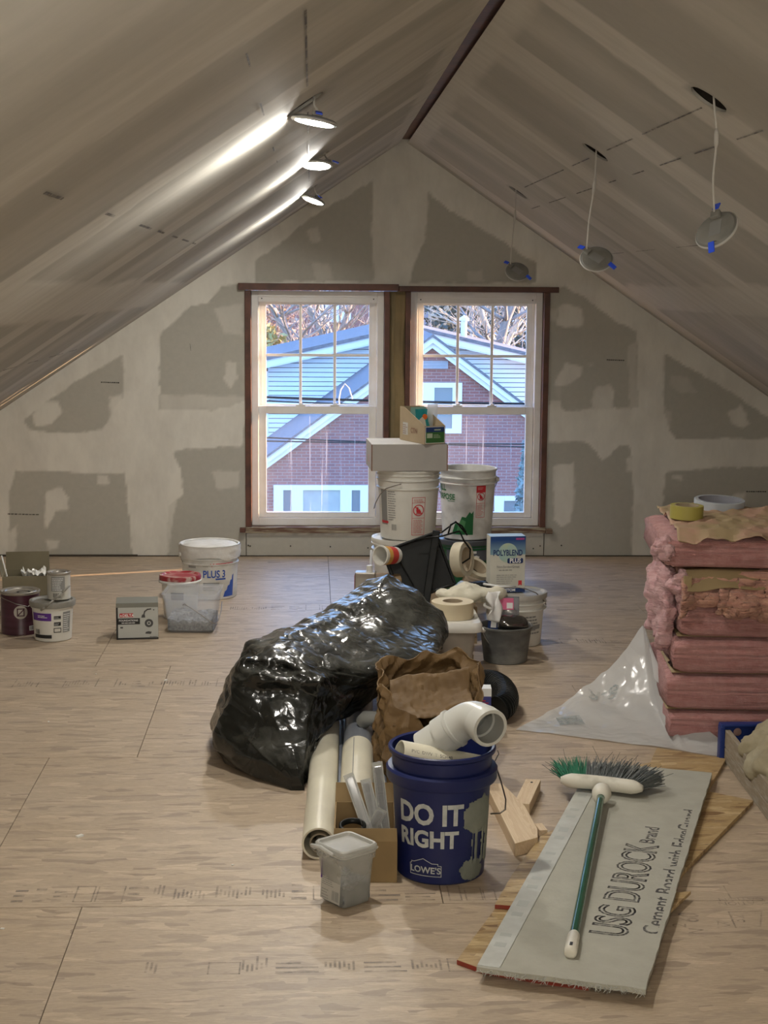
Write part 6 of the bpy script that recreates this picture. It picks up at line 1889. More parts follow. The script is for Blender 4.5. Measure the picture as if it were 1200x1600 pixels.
# dried thinset: a smear with runs, raised from the plastic
m_thinset = mat('dried_thinset', (0.22, 0.23, 0.19), 0.8, (0.15, 0.165, 0.14), 9, 5, bump=0.6, bscale=30)
def splash():
    n, m = 70, 90
    xs, zs = np.linspace(0.02, 0.20, n), np.linspace(0.0, 0.258, m)
    X, Z = np.meshgrid(xs, zs, indexing='ij')
    q = np.stack([X * 60, Z * 14, 0 * X], -1)
    body = 1 - np.hypot((X - 0.118) / 0.062, (Z - 0.185) / 0.062)
    runs = (0.75 + 0.9 * vnoise(np.stack([X * 110, Z * 1.2, 0 * X], -1), 4)) * sstep(0.085, 0.10, X) * (1 - sstep(0.16, 0.18, X)) * sstep(0.035, 0.06, Z) * (1 - sstep(0.19, 0.255, Z))
    foot = 1 - np.hypot((X - 0.100) / 0.048, (Z - 0.034) / 0.036)
    h = np.maximum(np.maximum(body, runs - 0.35), foot) + 0.35 * fbm(np.stack([X * 45, Z * 45, 0 * X], -1), 7, 4) - 0.12
    keep = h > 0
    mb = MB()
    idx = -np.ones(X.shape, int)
    faces = []
    for i in range(n - 1):
        for j in range(m - 1):
            if keep[i, j] and keep[i + 1, j] and keep[i + 1, j + 1] and keep[i, j + 1]:
                faces.append(((i, j), (i + 1, j), (i + 1, j + 1), (i, j + 1)))
    v, ids = [], {}
    for fc in faces:
        for p in fc:
            if p not in ids:
                ids[p] = len(v)
                e = 0.0010 + 0.0035 * min(1, float(h[p]) * 2)
                a, r = -0.085 + X[p] / 0.13, R_(Z[p]) + e
                v.append((r * math.sin(a), -r * math.cos(a), max(Z[p], 0.003)))
    mb.add(v, [tuple(ids[p] for p in fc) for fc in faces])
    mb.build('thinset_splash', m_thinset, bbx, smooth=True)
splash()
MB().tube([(0.152, 0.0, 0.285), (0.160, -0.03, 0.26), (0.168, -0.075, 0.225), (0.164, -0.10, 0.205), (0.150, -0.10, 0.195), (0.128, -0.075, 0.185)], 0.0022, 6).build('wire_handle', m_wire, bbx, smooth=True)
MB().tube([(0.150, 0.03, 0.30), (0.156, 0.0, 0.33), (0.150, -0.02, 0.345)], 0.0015, 6).build('wire_handle', m_wire, bbx, smooth=True)
cp = thing('cut_pipe', 'cream printed pipe length sticking out of the blue bucket, lower left', 'pipe', (0.238, 4.115, 0.339))
MB().pipe((0, 0, 0), (0.225, 0.06, -0.062), 0.040, 0.036, 32).build('outer_pipe', m_pvc, cp, smooth=True, sharp=40)
g = text_geo('PVC  DWV  T  SCH40', 0.013, 0.0002)
ax_ = Vector((0.225, 0.06, -0.062)).normalized()
sd_ = Vector((0, 0, 1)).cross(ax_).normalized()
up_ = ax_.cross(sd_)
def pipe_wrap(x, y):
    a = math.radians(205) + y / 0.040
    return tuple(ax_ * (0.02 + x) + (sd_ * math.cos(PI - a) * -1 + up_ * math.sin(a) * -1).normalized() * 0.0405)
decal('pipe_print', [g], print_mat('pipe_ink', (0.12, 0.12, 0.11), 0.7, 50), cp, lambda x, y: tuple(ax_ * (0.02 + x) + (-sd_ * math.cos(0.55 + y / 0.04) + up_ * math.sin(0.55 + y / 0.04)) * 0.0405))
eb = thing('pvc_elbow', 'large pale grey pipe elbow in the blue bucket, mouth turned to the right', 'fitting', (0.479, 4.06, 0.427))
m_elbow = mat('elbow_grey', (0.56, 0.56, 0.52), 0.3)
d1 = Vector((0.40, -0.88, -0.10)).normalized()
d2 = Vector((-0.74, 0.26, -0.60)).normalized()
q1 = d1.to_track_quat('Z', 'Y').to_matrix()
MB().lathe([(0.0425, 0.0), (0.0435, -0.05), (0.038, -0.052), (0.038, -0.09)], 36, (0, 0, 0), q1).build('socket_bore', mat('bore_grey', (0.36, 0.36, 0.33), 0.4), eb, smooth=True, sharp=40)
MB().lathe([(0.0424, 0.0), (0.0515, 0.0), (0.0525, -0.002), (0.0525, -0.035), (0.0505, -0.05)], 36, (0, 0, 0), q1).build('socket', m_elbow, eb, smooth=True, sharp=40)
pts = []
for k in range(13):
    t = k / 12
    dd = (-d1).lerp(d2, sstep(0, 1, np.array(t)).item())
    pts.append((pts[-1] + dd.normalized() * 0.0085) if pts else -d1 * 0.046)
e1 = pts[-1]
MB().tube(pts, 0.0495, 30, caps=False).build('bend', m_elbow, eb, smooth=True)
q2 = d2.to_track_quat('Z', 'Y').to_matrix()
MB().lathe([(0.0495, 0), (0.0555, 0.001), (0.0555, 0.010), (0.0525, 0.012), (0.0525, 0.05), (0.047, 0.052), (0.047, 0.11), (0.0005, 0.112)], 36, e1, q2).build('socket', m_elbow, eb, smooth=True, sharp=40)

# ================================================================ small box, clear tub, lumber
m_card2 = mat('brown_carton', (0.27, 0.185, 0.085), 0.8, (0.23, 0.155, 0.07), 6)
cb = open_box('cardboard_box', 'open brown cardboard box of oddments left of the blue bucket', (0.152, 4.225, 0), -0.03, 0.086, 0.165, 0.115, m_card2, [('b', 0.055, 20), ('f', 0.035, -12)])
MB().lathe([(0.030, -0.004), (0.038, -0.002), (0.038, 0.010), (0.031, 0.012), (0.030, -0.004)], 30, (-0.035, -0.03, 0.105), Matrix.Rotation(0.2, 3, 'X')).build('rubber_ring', m_black, cb, smooth=True)
for k, (x, y, a, ln) in enumerate([(0.020, -0.02, 0.35, 0.20), (0.042, 0.01, 0.25, 0.17), (0.058, 0.03, 0.12, 0.21), (0.0, 0.0, -0.5, 0.10)]):
    M_ = Matrix.Rotation(-0.35 + 0.1 * k, 3, 'X') @ Matrix.Rotation(-a, 3, 'Y')
    c0 = Vector((x, y, 0.06))
    MB().box(c0 + M_ @ Vector((0, 0, ln / 2)), (0.030, 0.002, ln), M_).build('backing_card', mat('pale_card', (0.42, 0.42, 0.38), 0.6), cb)
    MB().box(c0 + M_ @ Vector((0, -0.008, ln / 2)), (0.024, 0.014, ln * 0.9), M_).build('blister_shell', m_blister, cb, bevel=0.004)
m_milky = clear_plastic('milky_tub', (0.60, 0.60, 0.56), 0.36, 0.4)
sq, ring, W_, D_ = square_tub('lidded_tub', 'cloudy square lidded tub of screws with a white label, nearest to the camera', 'tub', (0.092, 3.935, 0), 0.66, 0.046, 0.056, 0.046, 0.056, 0.150, m_milky, 0.014, 0.002)
heap('loose_screws', sq, ring, 0.0445, 0.0445, 0.066, m_screws, 0.020, 6)
mb = MB()
rings = [ring(0.060, 0.060, 0.140, 0.016), ring(0.061, 0.061, 0.146, 0.016), ring(0.062, 0.062, 0.158, 0.016), ring(0.059, 0.059, 0.162, 0.016), ring(0.054, 0.054, 0.161, 0.014), ring(0.052, 0.052, 0.153, 0.013)]
mb.add([p for r_ in rings for p in r_], [(i * n + k, i * n + (k + 1) % n, (i + 1) * n + (k + 1) % n, (i + 1) * n + k) for i in range(5) for k in range(20)] + [tuple(100 + k for k in range(20))]) if n == 20 else None
mb.build('lid', clear_plastic('milky_lid', (0.66, 0.66, 0.62), 0.7, 0.35), sq, smooth=True, sharp=50)
MB().tube([(-0.05, 0.066, 0.138), (-0.066, 0.06, 0.150), (-0.070, 0.02, 0.158), (-0.068, -0.03, 0.150)], 0.005, 8).build('lid_handle', clear_plastic('milky_handle', (0.7, 0.7, 0.67), 0.75), sq, smooth=True)
lf = plane_map((-0.0515, 0.0, 0.0), (0, -1, 0), (0.06, 0, 1), 0.003)
lf2 = plane_map((-0.0515, 0.0, 0.0), (0, -1, 0), (0.06, 0, 1), 0.0036)
decal('tub_label', rect_geo(-0.040, 0.012, 0.040, 0.118), mat('tub_label_paper', (0.50, 0.49, 0.45), 0.6), sq, lf)
decal('label_print', fine_lines(-0.034, 0.052, 0.030, 0.110, 11, 6, 0.35) + barcode(0.008, 0.018, 0.036, 0.044, 5) + fine_lines(-0.034, 0.016, 0.0, 0.045, 4, 9, 0.3), m_greyprint, sq, lf2)
decal('label_print', rect_geo(-0.041, 0.065, -0.035, 0.118), m_purple, sq, lf2)
m_pine = wood_mat('pine_lumber', (0.64, 0.50, 0.33), (0.55, 0.40, 0.25), (14, 0.9, 14), 1.6)
lb1 = thing('lumber_offcut', 'pale pine board offcut lying right of the blue bucket, end cut at a slant', 'lumber', (0.606, 4.51, 0), rz=0.045, group='pine offcuts')
MB().prism([(-0.042, -0.268), (0.032, -0.222), (0.044, -0.15), (0.044, 0.05), (0.012, 0.27), (-0.042, 0.27)], 0.0, 0.040).build('board', m_pine, lb1, bevel=0.0015)
MB().prism([(-0.042, -0.22), (0.036, -0.17), (0.044, -0.12), (0.044, 0.27), (-0.042, 0.27)], -0.0, 0.001).build('end_grain', m_pine, lb1) if False else None
lb2 = thing('lumber_offcut', 'short pine block with a screw, angled behind the longer offcut', 'lumber', (0.682, 4.73, 0), rz=-0.28, group='pine offcuts')
MB().span((-0.024, -0.145, 0), (0.024, 0.10, 0.038)).build('board', m_pine, lb2, bevel=0.0015)
MB().lathe([(0.0005, 0.002), (0.004, 0.0015), (0.0045, 0)], 8, (0.0, 0.065, 0.038)).build('screw', m_blackprint, lb2)
lb3 = thing('lumber_offcut', 'tiny pine block wedged against the slanted offcut', 'lumber', (0.673, 4.40, 0), rz=0.12, group='pine offcuts')
MB().span((-0.012, -0.03, 0), (0.012, 0.03, 0.032)).build('board', m_pine, lb3, bevel=0.0015)

# ================================================================ boards and broom
m_redpaint = mat('red_edge_paint', (0.30, 0.03, 0.015), 0.7, (0.22, 0.05, 0.03), 20)
def scrap(label, pts, z0, z1, red=None):
    pts = [p[:2] for p in pts]
    c = (sum(p[0] for p in pts) / len(pts), sum(p[1] for p in pts) / len(pts))
    t = thing('osb_scrap', label, 'board', (*c, z0), group='OSB scraps under the cement board')
    MB().prism([(p[0] - c[0], p[1] - c[1]) for p in pts], 0, z1 - z0).build('board', m_osb, t)
    if red:
        for (i, j) in red:
            a, b = Vector((*pts[i], 0)), Vector((*pts[j], 0))
            d = (b - a).normalized()
            nn = Vector((d.y, -d.x, 0))
            cc = Vector((*c, 0))
            if nn.dot((a + b) / 2 - cc) < 0:
                nn = -nn
            mb = MB()
            v = [a + nn * 0.0003, b + nn * 0.0003, b + nn * 0.0012, a + nn * 0.0012]
            mb.add([(p - cc) + Vector((0, 0, 0.0005)) for p in v] + [(p - cc) + Vector((0, 0, z1 - z0 - 0.0005)) for p in v], [(0, 1, 5, 4), (1, 2, 6, 5), (2, 3, 7, 6), (3, 0, 4, 7), (3, 2, 1, 0), (4, 5, 6, 7)])
            mb.build('painted_edge', m_redpaint, t)
scrap('OSB scrap with a red front edge, under the near end of the cement board', [(0.348, 3.537, 0), (0.404, 3.483, 0), (0.511, 3.435, 0), (0.637, 3.388, 0), (0.756, 3.701, 0), (0.625, 3.784, 0), (0.535, 3.977, 0), (0.477, 3.85, 0)], 0.0, 0.012, [(0, 1), (1, 2), (2, 3)])
scrap('OSB scrap with a red corner, stepping out left of the cement board', [(0.473, 3.841, 0), (0.543, 4.045, 0), (0.665, 4.346, 0), (0.803, 4.496, 0), (0.812, 4.281, 0), (0.629, 3.808, 0)], 0.0125, 0.024, [(0, 5)])
scrap('triangular OSB scrap pointing right beyond the cement board', [(1.38, 4.676, 0), (1.032, 4.107, 0), (0.853, 3.778, 0), (0.804, 3.948, 0), (1.004, 4.491, 0), (1.264, 4.765, 0)], 0.0, 0.013)
scrap('OSB scrap under the far end of the cement board', [(1.142, 5.076, 0), (1.2, 5.243, 0), (1.409, 5.113, 0), (1.264, 4.784, 0), (1.081, 4.575, 0), (0.947, 4.698, 0), (1.042, 5.022, 0)], 0.0, 0.013)
scrap('small OSB corner poking out at the right under the cement board', [(1.001, 3.921, 0), (0.9, 3.768, 0), (0.781, 3.624, 0), (0.78, 3.739, 0), (0.896, 3.902, 0)], 0.0135, 0.022)
m_cement = mat('cement_board', (0.40, 0.39, 0.33), 0.85, (0.35, 0.34, 0.285), 14, 6, lo=0.3, hi=0.7, bump=0.35, bscale=70, bdist=0.003)
DA, DB, DC, DD = Vector((0.384, 3.441, 0)), Vector((0.752, 3.316, 0)), Vector((1.303, 4.886, 0)), Vector((0.935, 5.012, 0))
Ld, Lw = (DD - DA).length, (DB - DA).length
cbd = thing('cement_board', 'long grey cement board lying on the OSB scraps, stamped lettering along it', 'board', (DA.x, DA.y, 0.0245), rz=math.atan2((DD - DA).y, (DD - DA).x) - PI / 2)
NX, NY = 26, 90
xs, ys = np.linspace(0, Lw, NX), np.linspace(0, Ld, NY)
X, Y = np.meshgrid(xs, ys, indexing='ij')
edge = (np.minimum(Y, Ld - Y) < 0.002)
Yj = Y + np.where(Y < 0.001, 0.006 * fbm(np.stack([X * 40, X * 0, X * 0], -1), 3, 3), 0) - np.where(Y > Ld - 0.001, 0.004 * fbm(np.stack([X * 40, X * 0, X * 0], -1), 5, 3), 0)
Xj = X + np.where(X > Lw - 0.001, 0.003 * fbm(np.stack([Y * 25, Y * 0, Y * 0], -1), 8, 3), 0)
top = np.stack([Xj, Yj, np.full_like(X, 0.0125)], -1)
bot = np.stack([Xj, Yj, np.zeros_like(X)], -1)
mb = MB().grid(top)
nb = NX * NY
mb.add(bot.reshape(-1, 3), [])
idx = np.arange(nb).reshape(NX, NY)
mb.f += [(q[3] + nb, q[2] + nb, q[1] + nb, q[0] + nb) for q in mb.f[:]]
loop = list(idx[:, 0]) + list(idx[-1, 1:]) + list(idx[-2::-1, -1]) + list(idx[0, -2:0:-1])
mb.f += [(int(loop[k]), int(loop[k] + nb), int(loop[(k + 1) % len(loop)] + nb), int(loop[(k + 1) % len(loop)])) for k in range(len(loop))]
mb.build('board', m_cement, cbd)
m_tapeedge = mat('edge_tape', (0.50, 0.51, 0.47), 0.5, (0.42, 0.42, 0.38), 14)
MB().span((-0.0005, 0.01, 0.0127), (0.052, Ld - 0.02, 0.0135)).build('edge_tape', m_tapeedge, cbd)
MB().tube([(0.052, 0.012, 0.0135), (0.054, Ld * 0.5, 0.0138), (0.052, Ld - 0.025, 0.0135)], 0.0018, 5).build('edge_tape', m_tapeedge, cbd)
r_ = random.Random(3)
fz = MB()
for k in range(160):         # glass-fibre fuzz along the cut near end
    x = r_.uniform(0, Lw)
    fz.tube([(x, r_.uniform(-0.004, 0.004), r_.uniform(0.001, 0.012)), (x + r_.uniform(-0.012, 0.012), r_.uniform(-0.018, -0.004), r_.uniform(-0.004, 0.012))], 0.0006, 3, caps=False)
tag(fz.build('fibre_fuzz', m_tapeedge, cbd), kind='stuff')
m_inkboard = print_mat('board_ink', (0.055, 0.05, 0.055), 0.95, 70)
def outline_text(s, size, sx, space=1.0):
    """double-stroke outline lettering, drawn as narrow bands along the letter edges"""
    cu = bpy.data.curves.new('lettering', 'FONT')
    cu.body = s
    cu.size = size
    cu.fill_mode = 'NONE'
    cu.resolution_u = 4
    cu.space_character = space
    o = bpy.data.objects.new('lettering', cu)
    me = bpy.data.meshes.new_from_object(o)
    out = []
    for e in me.edges:
        a, b = (me.vertices[i].co for i in e.vertices)
        out.append(line_geo([(a.x * sx, a.y), (b.x * sx, b.y)], 0.0056))
    bpy.data.objects.remove(o)
    bpy.data.curves.remove(cu)
    bpy.data.meshes.remove(me)
    return out
def board_map(x0, y0, e):
    return lambda x, y: (x0 - y, y0 + x, 0.0128 + e)
decal('stamped_lettering', outline_text('USG DUROCK', 0.128, 0.80), m_inkboard, cbd, board_map(0.305, 0.27, 0.0002))
decal('stamped_lettering', [shift(text_geo('Brand', 0.060, 0.0008, 'LEFT', 1.0), 0, 0)], m_inkboard, cbd, board_map(0.290, 0.94, 0.0002))
g = text_geo('Cement Board with EdgeGuard', 0.066, 0.0006, 'LEFT', 1.14)
bmv, bmf = g
bm = bmesh.new()                          # the line of print runs off the cut edge
vs = [bm.verts.new((x, y, 0)) for x, y in bmv]
for q in bmf:
    try:
        bm.faces.new([vs[i] for i in q])
    except ValueError:
        pass
bmesh.ops.bisect_plane(bm, geom=bm.verts[:] + bm.edges[:] + bm.faces[:], plane_co=(0, 0.008, 0), plane_no=(0.012, -1, 0), clear_outer=True)
bm.verts.index_update()
g = ([(p.co.x, p.co.y) for p in bm.verts], [tuple(p.index for p in fa.verts) for fa in bm.faces])
bm.free()
decal('stamped_lettering', [g], m_inkboard, cbd, board_map(Lw - 0.004, 0.31, 0.0002))
m_tapeprint = mat('tape_print_grey', (0.40, 0.41, 0.38), 0.6)
for k in range(24):
    y = 0.06 + (Ld - 0.12) * k / 24
    MB().span((0.012, y, 0.0136), (0.040, y + r_.uniform(0.015, 0.04), 0.0138)).build('tape_print', m_tapeprint, cbd) if k % 3 else None

br = thing('broom', 'green handled broom with a white head lying on the cement board', 'broom', (0.882, 4.575, 0.0375))
ha, hb = Vector((0.0, 0.0, 0.032)), Vector((0.608 - 0.882, 3.478 - 4.575, 0.0125))
dirn = (hb - ha).normalized()
m_handle = mat('green_handle', (0.008, 0.085, 0.048), 0.18, coat=0.5)
MB().tube([ha - dirn * 0.02, hb - dirn * 0.10], 0.0118, 20).build('handle', m_handle, br, smooth=True, sharp=60)
m_broomwhite = mat('broom_white', (0.66, 0.63, 0.54), 0.45, (0.50, 0.47, 0.38), 16, 5, lo=0.55, hi=0.75)
gp = [hb - dirn * 0.11, hb - dirn * 0.10, hb - dirn * 0.06, hb - dirn * 0.02, hb - dirn * 0.004, hb]
grip = MB().tube(gp, [0.0122, 0.0148, 0.0155, 0.0158, 0.0150, 0.008], 20).build('grip', m_broomwhite, br, smooth=True, sharp=60)
MB().box(hb - dirn * 0.022 + Vector((0, 0, 0.0152)), (0.007, 0.018, 0.0016), Matrix.Rotation(math.atan2(dirn.y, dirn.x) + PI / 2, 3, 'Z')).build('hang_hole', m_blackprint, grip)
hx = Vector((1.023 - 0.780, 4.634 - 4.727, 0)).normalized()     # along the head
hy = Vector((-hx.y, hx.x, 0))                                    # towards the bristles
hc = Vector((0.902 - 0.882, 4.68 - 4.575, 0.034))
pts = []
rr = []
for k in range(17):
    t = -1 + 2 * k / 16
    pts.append(hc + hx * 0.128 * t + hy * (-0.010 * t * t + 0.004) + Vector((0, 0, -0.002)))
    rr.append(0.0225 * (1 - 0.55 * max(0, abs(t) - 0.8) / 0.2 if abs(t) > 0.8 else 1))
MB().tube(pts, rr, 16).build('head_block', m_broomwhite, br, smooth=True)
MB().lathe([(0.0125, -0.03), (0.022, -0.028), (0.027, -0.005), (0.030, 0.012), (0.028, 0.03)], 20, ha + dirn * 0.002, (-dirn).to_track_quat('Z', 'Y').to_matrix()).build('socket', m_broomwhite, br, smooth=True)
r_ = random.Random(9)
def bristles(t0, t1, n, m, wild=0.0):
    mb = MB()
    for k in range(n):
        t = r_.uniform(t0, t1)
        base = hc + hx * 0.122 * t + hy * (0.016 - 0.01 * t * t) + Vector((0, 0, r_.uniform(-0.016, 0.012)))
        ln = (0.118 + 0.012 * r_.random()) * (1 - 0.10 * t * t) + wild * r_.uniform(0, 0.03)
        d = (hy + hx * (0.62 * t * abs(t) ** 0.3 + r_.uniform(-0.10, 0.10) + wild * r_.uniform(-1.1, 1.1)) + Vector((0, 0, r_.uniform(-0.12, 0.30) + wild * r_.uniform(0, 0.35)))).normalized()
        b = base + d * ln
        mid = base + d * ln * 0.5 + Vector((0, 0, r_.uniform(0, 0.006)))
        b.z = max(b.z, -0.030)
        mid.z = max(mid.z, -0.012)
        mb.tube([base, mid, b], [0.0017, 0.0014, 0.0009] if not wild else [0.0009, 0.0008, 0.0006], 4, caps=False)
    tag(mb.build('bristles', m, br), kind='stuff')
bristles(-1, -0.42, 260, mat('green_bristle', (0.02, 0.16, 0.085), 0.5))
bristles(-0.44, 1, 620, mat('grey_bristle', (0.10, 0.115, 0.115), 0.5, (0.17, 0.18, 0.18), 40))
bristles(-1, 1, 46, mat('loose_bristle', (0.06, 0.075, 0.07), 0.6), 1.0)

# ================================================================ insulation stack
def pink_mat(name, a, b, c):
    k = NT(name)
    v = k.coord((1.0, 4, 24))
    n1 = k.noise(v, 3.0, 6, 0.65, 0.8)
    n2 = k.noise(k.coord(), 26, 5, 0.7)
    col = k.mix(k.mapr(n1, 0.38, 0.60), a, b)
    col = k.mix(k.mapr(n2, 0.42, 0.72, 0.0, 0.5), col, c)
    k.l(col, k.b.inputs['Base Color'])
    k.b.inputs['Roughness'].default_value = 0.95
    k.b.inputs['Specular IOR Level'].default_value = 0.1
    k.b.inputs['Sheen Weight'].default_value = 0.25
    k.bump(k.math('ADD', k.math('MULTIPLY', n1, 1.6), n2), 0.9, 0.014)
    return k.m
m_pink = pink_mat('pink_fibreglass', (0.54, 0.265, 0.25), (0.40, 0.175, 0.165), (0.62, 0.37, 0.34))
m_pinkpale = pink_mat('pale_pink_fibreglass', (0.68, 0.40, 0.40), (0.60, 0.33, 0.34), (0.76, 0.55, 0.54))
m_pinkgold = pink_mat('yellowed_fibreglass', (0.60, 0.32, 0.23), (0.50, 0.23, 0.18), (0.70, 0.44, 0.31))
m_kraft2 = mat('kraft_facing', (0.36, 0.27, 0.14), 0.7, (0.29, 0.21, 0.105), 5, 5, bump=0.2, bscale=20)
m_kraft3 = mat('crumpled_kraft', (0.36, 0.27, 0.15), 0.7, (0.44, 0.27, 0.19), 7, 5, lo=0.42, hi=0.6, bump=0.2, bscale=20)
STX, STY, STR = 1.262, 5.345, -0.10
def batt(label, z0, z1, x0=0.0, x1=0.85, y0=0.0, y1=0.62, seed=1, sag=0.0, kraft=True, m=None, torn=0.0):
    root = thing('insulation_batt', label, 'insulation', (STX, STY, z0), rz=STR, group='batts in the insulation stack')
    hz, hy_ = (z1 - z0) / 2, (y1 - y0) / 2
    n, k = 70, 64
    xs = np.concatenate([x0 + 0.05 * (1 - np.cos(np.linspace(0, PI / 2, 8))) , np.linspace(x0 + 0.055, x1, n - 8)])
    a = np.linspace(0, 2 * PI, k, endpoint=False)
    c, s = np.cos(a), np.sin(a)
    sq = 1 / (np.abs(c) ** 7 + np.abs(s) ** 7) ** (1 / 7)
    P = np.zeros((len(xs), k, 3))
    for i, x in enumerate(xs):
        e = min(1.0, 0.80 + 0.2 * math.sin(min(1, (x - x0) / 0.05) * PI / 2))
        zc = hz - sag * max(0.0, 1 - (x - x0) / 0.35) ** 2 * hz
        P[i, :, 0] = x
        P[i, :, 1] = (y0 + hy_) + hy_ * c * sq * (0.97 + 0.03 * e)
        P[i, :, 2] = zc + hz * s * sq * e
    q = P * np.array([5, 5, 40]) + seed * 3.3
    d = 0.010 * fbm(q, seed, 4) + 0.008 * fbm(P * 9 + seed, seed + 3, 3)
    P[..., 1] += d * c * (1 + torn * 4)
    P[..., 2] += 0.004 * fbm(P * 12 + seed, seed + 9, 3) * np.abs(s)
    lx_ = np.clip(1 - (P[..., 0] - x0) / 0.12, 0, 1)
    P[..., 0] += lx_ * 0.022 * fbm(P * 16 + seed, seed + 5, 4)
    mb = MB().add(P.reshape(-1, 3), [])
    N_ = len(xs)
    mb.f = [(i * k + j, i * k + (j + 1) % k, (i + 1) * k + (j + 1) % k, (i + 1) * k + j) for i in range(N_ - 1) for j in range(k)]
    mb.f += [tuple(range(k - 1, -1, -1)), tuple((N_ - 1) * k + j for j in range(k))]
    mb.build('fibre_core', m or m_pink, root, smooth=True)
    if kraft:
        gx, gy = np.meshgrid(np.linspace(x0 - 0.004, x1, 46), np.linspace(y0 + 0.045, y1, 20), indexing='ij')
        gzv = 0.001 + 0.004 * fbm(np.stack([gx * 6, gy * 6, 0 * gx + seed], -1), seed, 3) + 0.002
        add_mod(MB().grid(np.stack([gx, gy + 0.005 * np.sin(gx * 12 + seed) * (gy < y0 + 0.02), gzv], -1)).build('kraft_facing', m_kraft2, root, smooth=True), 'SOLIDIFY', thickness=0.0025)
    return root
batt('pink insulation batt at the very bottom of the stack', 0.004, 0.112, 0.008, seed=1)
batt('second pink insulation batt from the floor', 0.113, 0.243, 0.0, seed=2)
batt('third pink insulation batt from the floor, middle of the stack', 0.244, 0.375, 0.014, seed=3)
batt('fourth pink insulation batt from the floor, darker front', 0.376, 0.508, 0.030, seed=4)
b5 = batt('torn fluffy batt under the top one, kraft paper folded down its front', 0.509, 0.622, 0.030, seed=5, m=m_pinkgold, torn=0.5)
def tufts(name, root, x0, x1, zt, zb, y, m, seed, n=110, k=40, thick=0.04):
    gx, gt = np.meshgrid(np.linspace(x0, x1, n), np.linspace(0, 1, k), indexing='ij')
    low = zb + 0.09 * fbm(np.stack([gx * 9, 0 * gx, 0 * gx + seed], -1), seed, 4)
    Z = zt + (low - zt) * gt
    Y = y - thick * np.sin(PI * np.clip(gt * 0.9 + 0.1, 0, 1)) + 0.075 * fbm(np.stack([gx * 13, Z * 16, 0 * gx + seed], -1), seed + 2, 6) - 0.02
    add_mod(MB().grid(np.stack([gx, Y, Z], -1)).build(name, m, root, smooth=True), 'SOLIDIFY', thickness=0.014)
tufts('torn_fluff', b5, 0.02, 0.80, 0.085, -0.005, 0.01, m_pinkgold, 3)
tufts('torn_fluff', b5, 0.15, 0.80, 0.05, -0.045, 0.0, m_pinkgold, 8, thick=0.03)
gx, gt = np.meshgrid(np.linspace(0.03, 0.80, 50), np.linspace(0, 1, 18), indexing='ij')
zk = 0.108 + 0.006 * np.sin(9 * gx) - gt * (0.048 + 0.012 * np.sin(11 * gx) + 0.008 * np.sin(27 * gx))
yk = 0.06 - 0.115 * gt ** 0.5 - 0.012 * np.sin(6 * gx + 2)
add_mod(MB().grid(np.stack([gx, yk, zk], -1)).build('kraft_flap', m_kraft2, b5, smooth=True), 'SOLIDIFY', thickness=0.002)
MB().box((0.042, -0.05, 0.076), (0.028, 0.012, 0.05), Matrix.Rotation(0.2, 3, 'Z')).build('kraft_fold', m_kraft2, b5, bevel=0.002)
blob('torn_fluff', (-0.01, 0.24, -0.05), (0.042, 0.20, 0.15), m_pinkpale, b5, 0.055, 17, 4, 72, rot=Matrix.Rotation(0.12, 3, 'X'))
blob('torn_fluff', (0.03, 0.02, 0.05), (0.035, 0.05, 0.05), m_pinkpale, b5, 0.04, 26, 7, 44)
b6 = batt('top pink batt of the stack, crumpled kraft paper on its upper side', 0.623, 0.735, -0.035, seed=6, sag=0.0, kraft=False)
blob('torn_fluff', (-0.02, 0.05, 0.055), (0.05, 0.06, 0.05), m_pinkpale, b6, 0.045, 24, 9, 50)
gx, gy = np.meshgrid(np.linspace(0.01, 0.84, 70), np.linspace(-0.02, 0.63, 44), indexing='ij')
q = np.stack([gx * 7, gy * 7, 0 * gx], -1)
zt = 0.138 + 0.026 * facet(q / 7, 4.5, 4, 6, 0.05) + 0.008 * facet(q / 7, 15, 14, 5) + 0.03 * sstep(0.3, 0.7, gx) * sstep(0.1, 0.5, gy)
fr_ = sstep(0.05, 0.0, gy)
zt = zt - fr_ * (0.030 + 0.012 * np.sin(17 * gx) + 0.010 * np.sin(39 * gx))
yk = gy - 0.010 * fr_
add_mod(MB().grid(np.stack([gx, yk, zt], -1)).build('kraft_facing', m_kraft3, b6, smooth=True, sharp=16), 'SOLIDIFY', thickness=0.0015)
roll('masking_tape', 'yellow green masking tape roll lying on top of the insulation stack', (1.362, 5.60, 0.790), 0.060, 0.042, 0.048, (0.02, -0.02, 1), mat('green_tape', (0.36, 0.32, 0.075), 0.5), 'tape', 'tape rolls on the insulation stack')
roll('clear_tape', 'clear tape roll with a grey rim behind the yellow green one', (1.560, 5.90, 0.772), 0.096, 0.080, 0.045, (0.02, -0.06, 1), mat('pale_clear_tape', (0.42, 0.46, 0.50), 0.25), 'tape', 'tape rolls on the insulation stack', mat('grey_core', (0.25, 0.26, 0.30), 0.5))

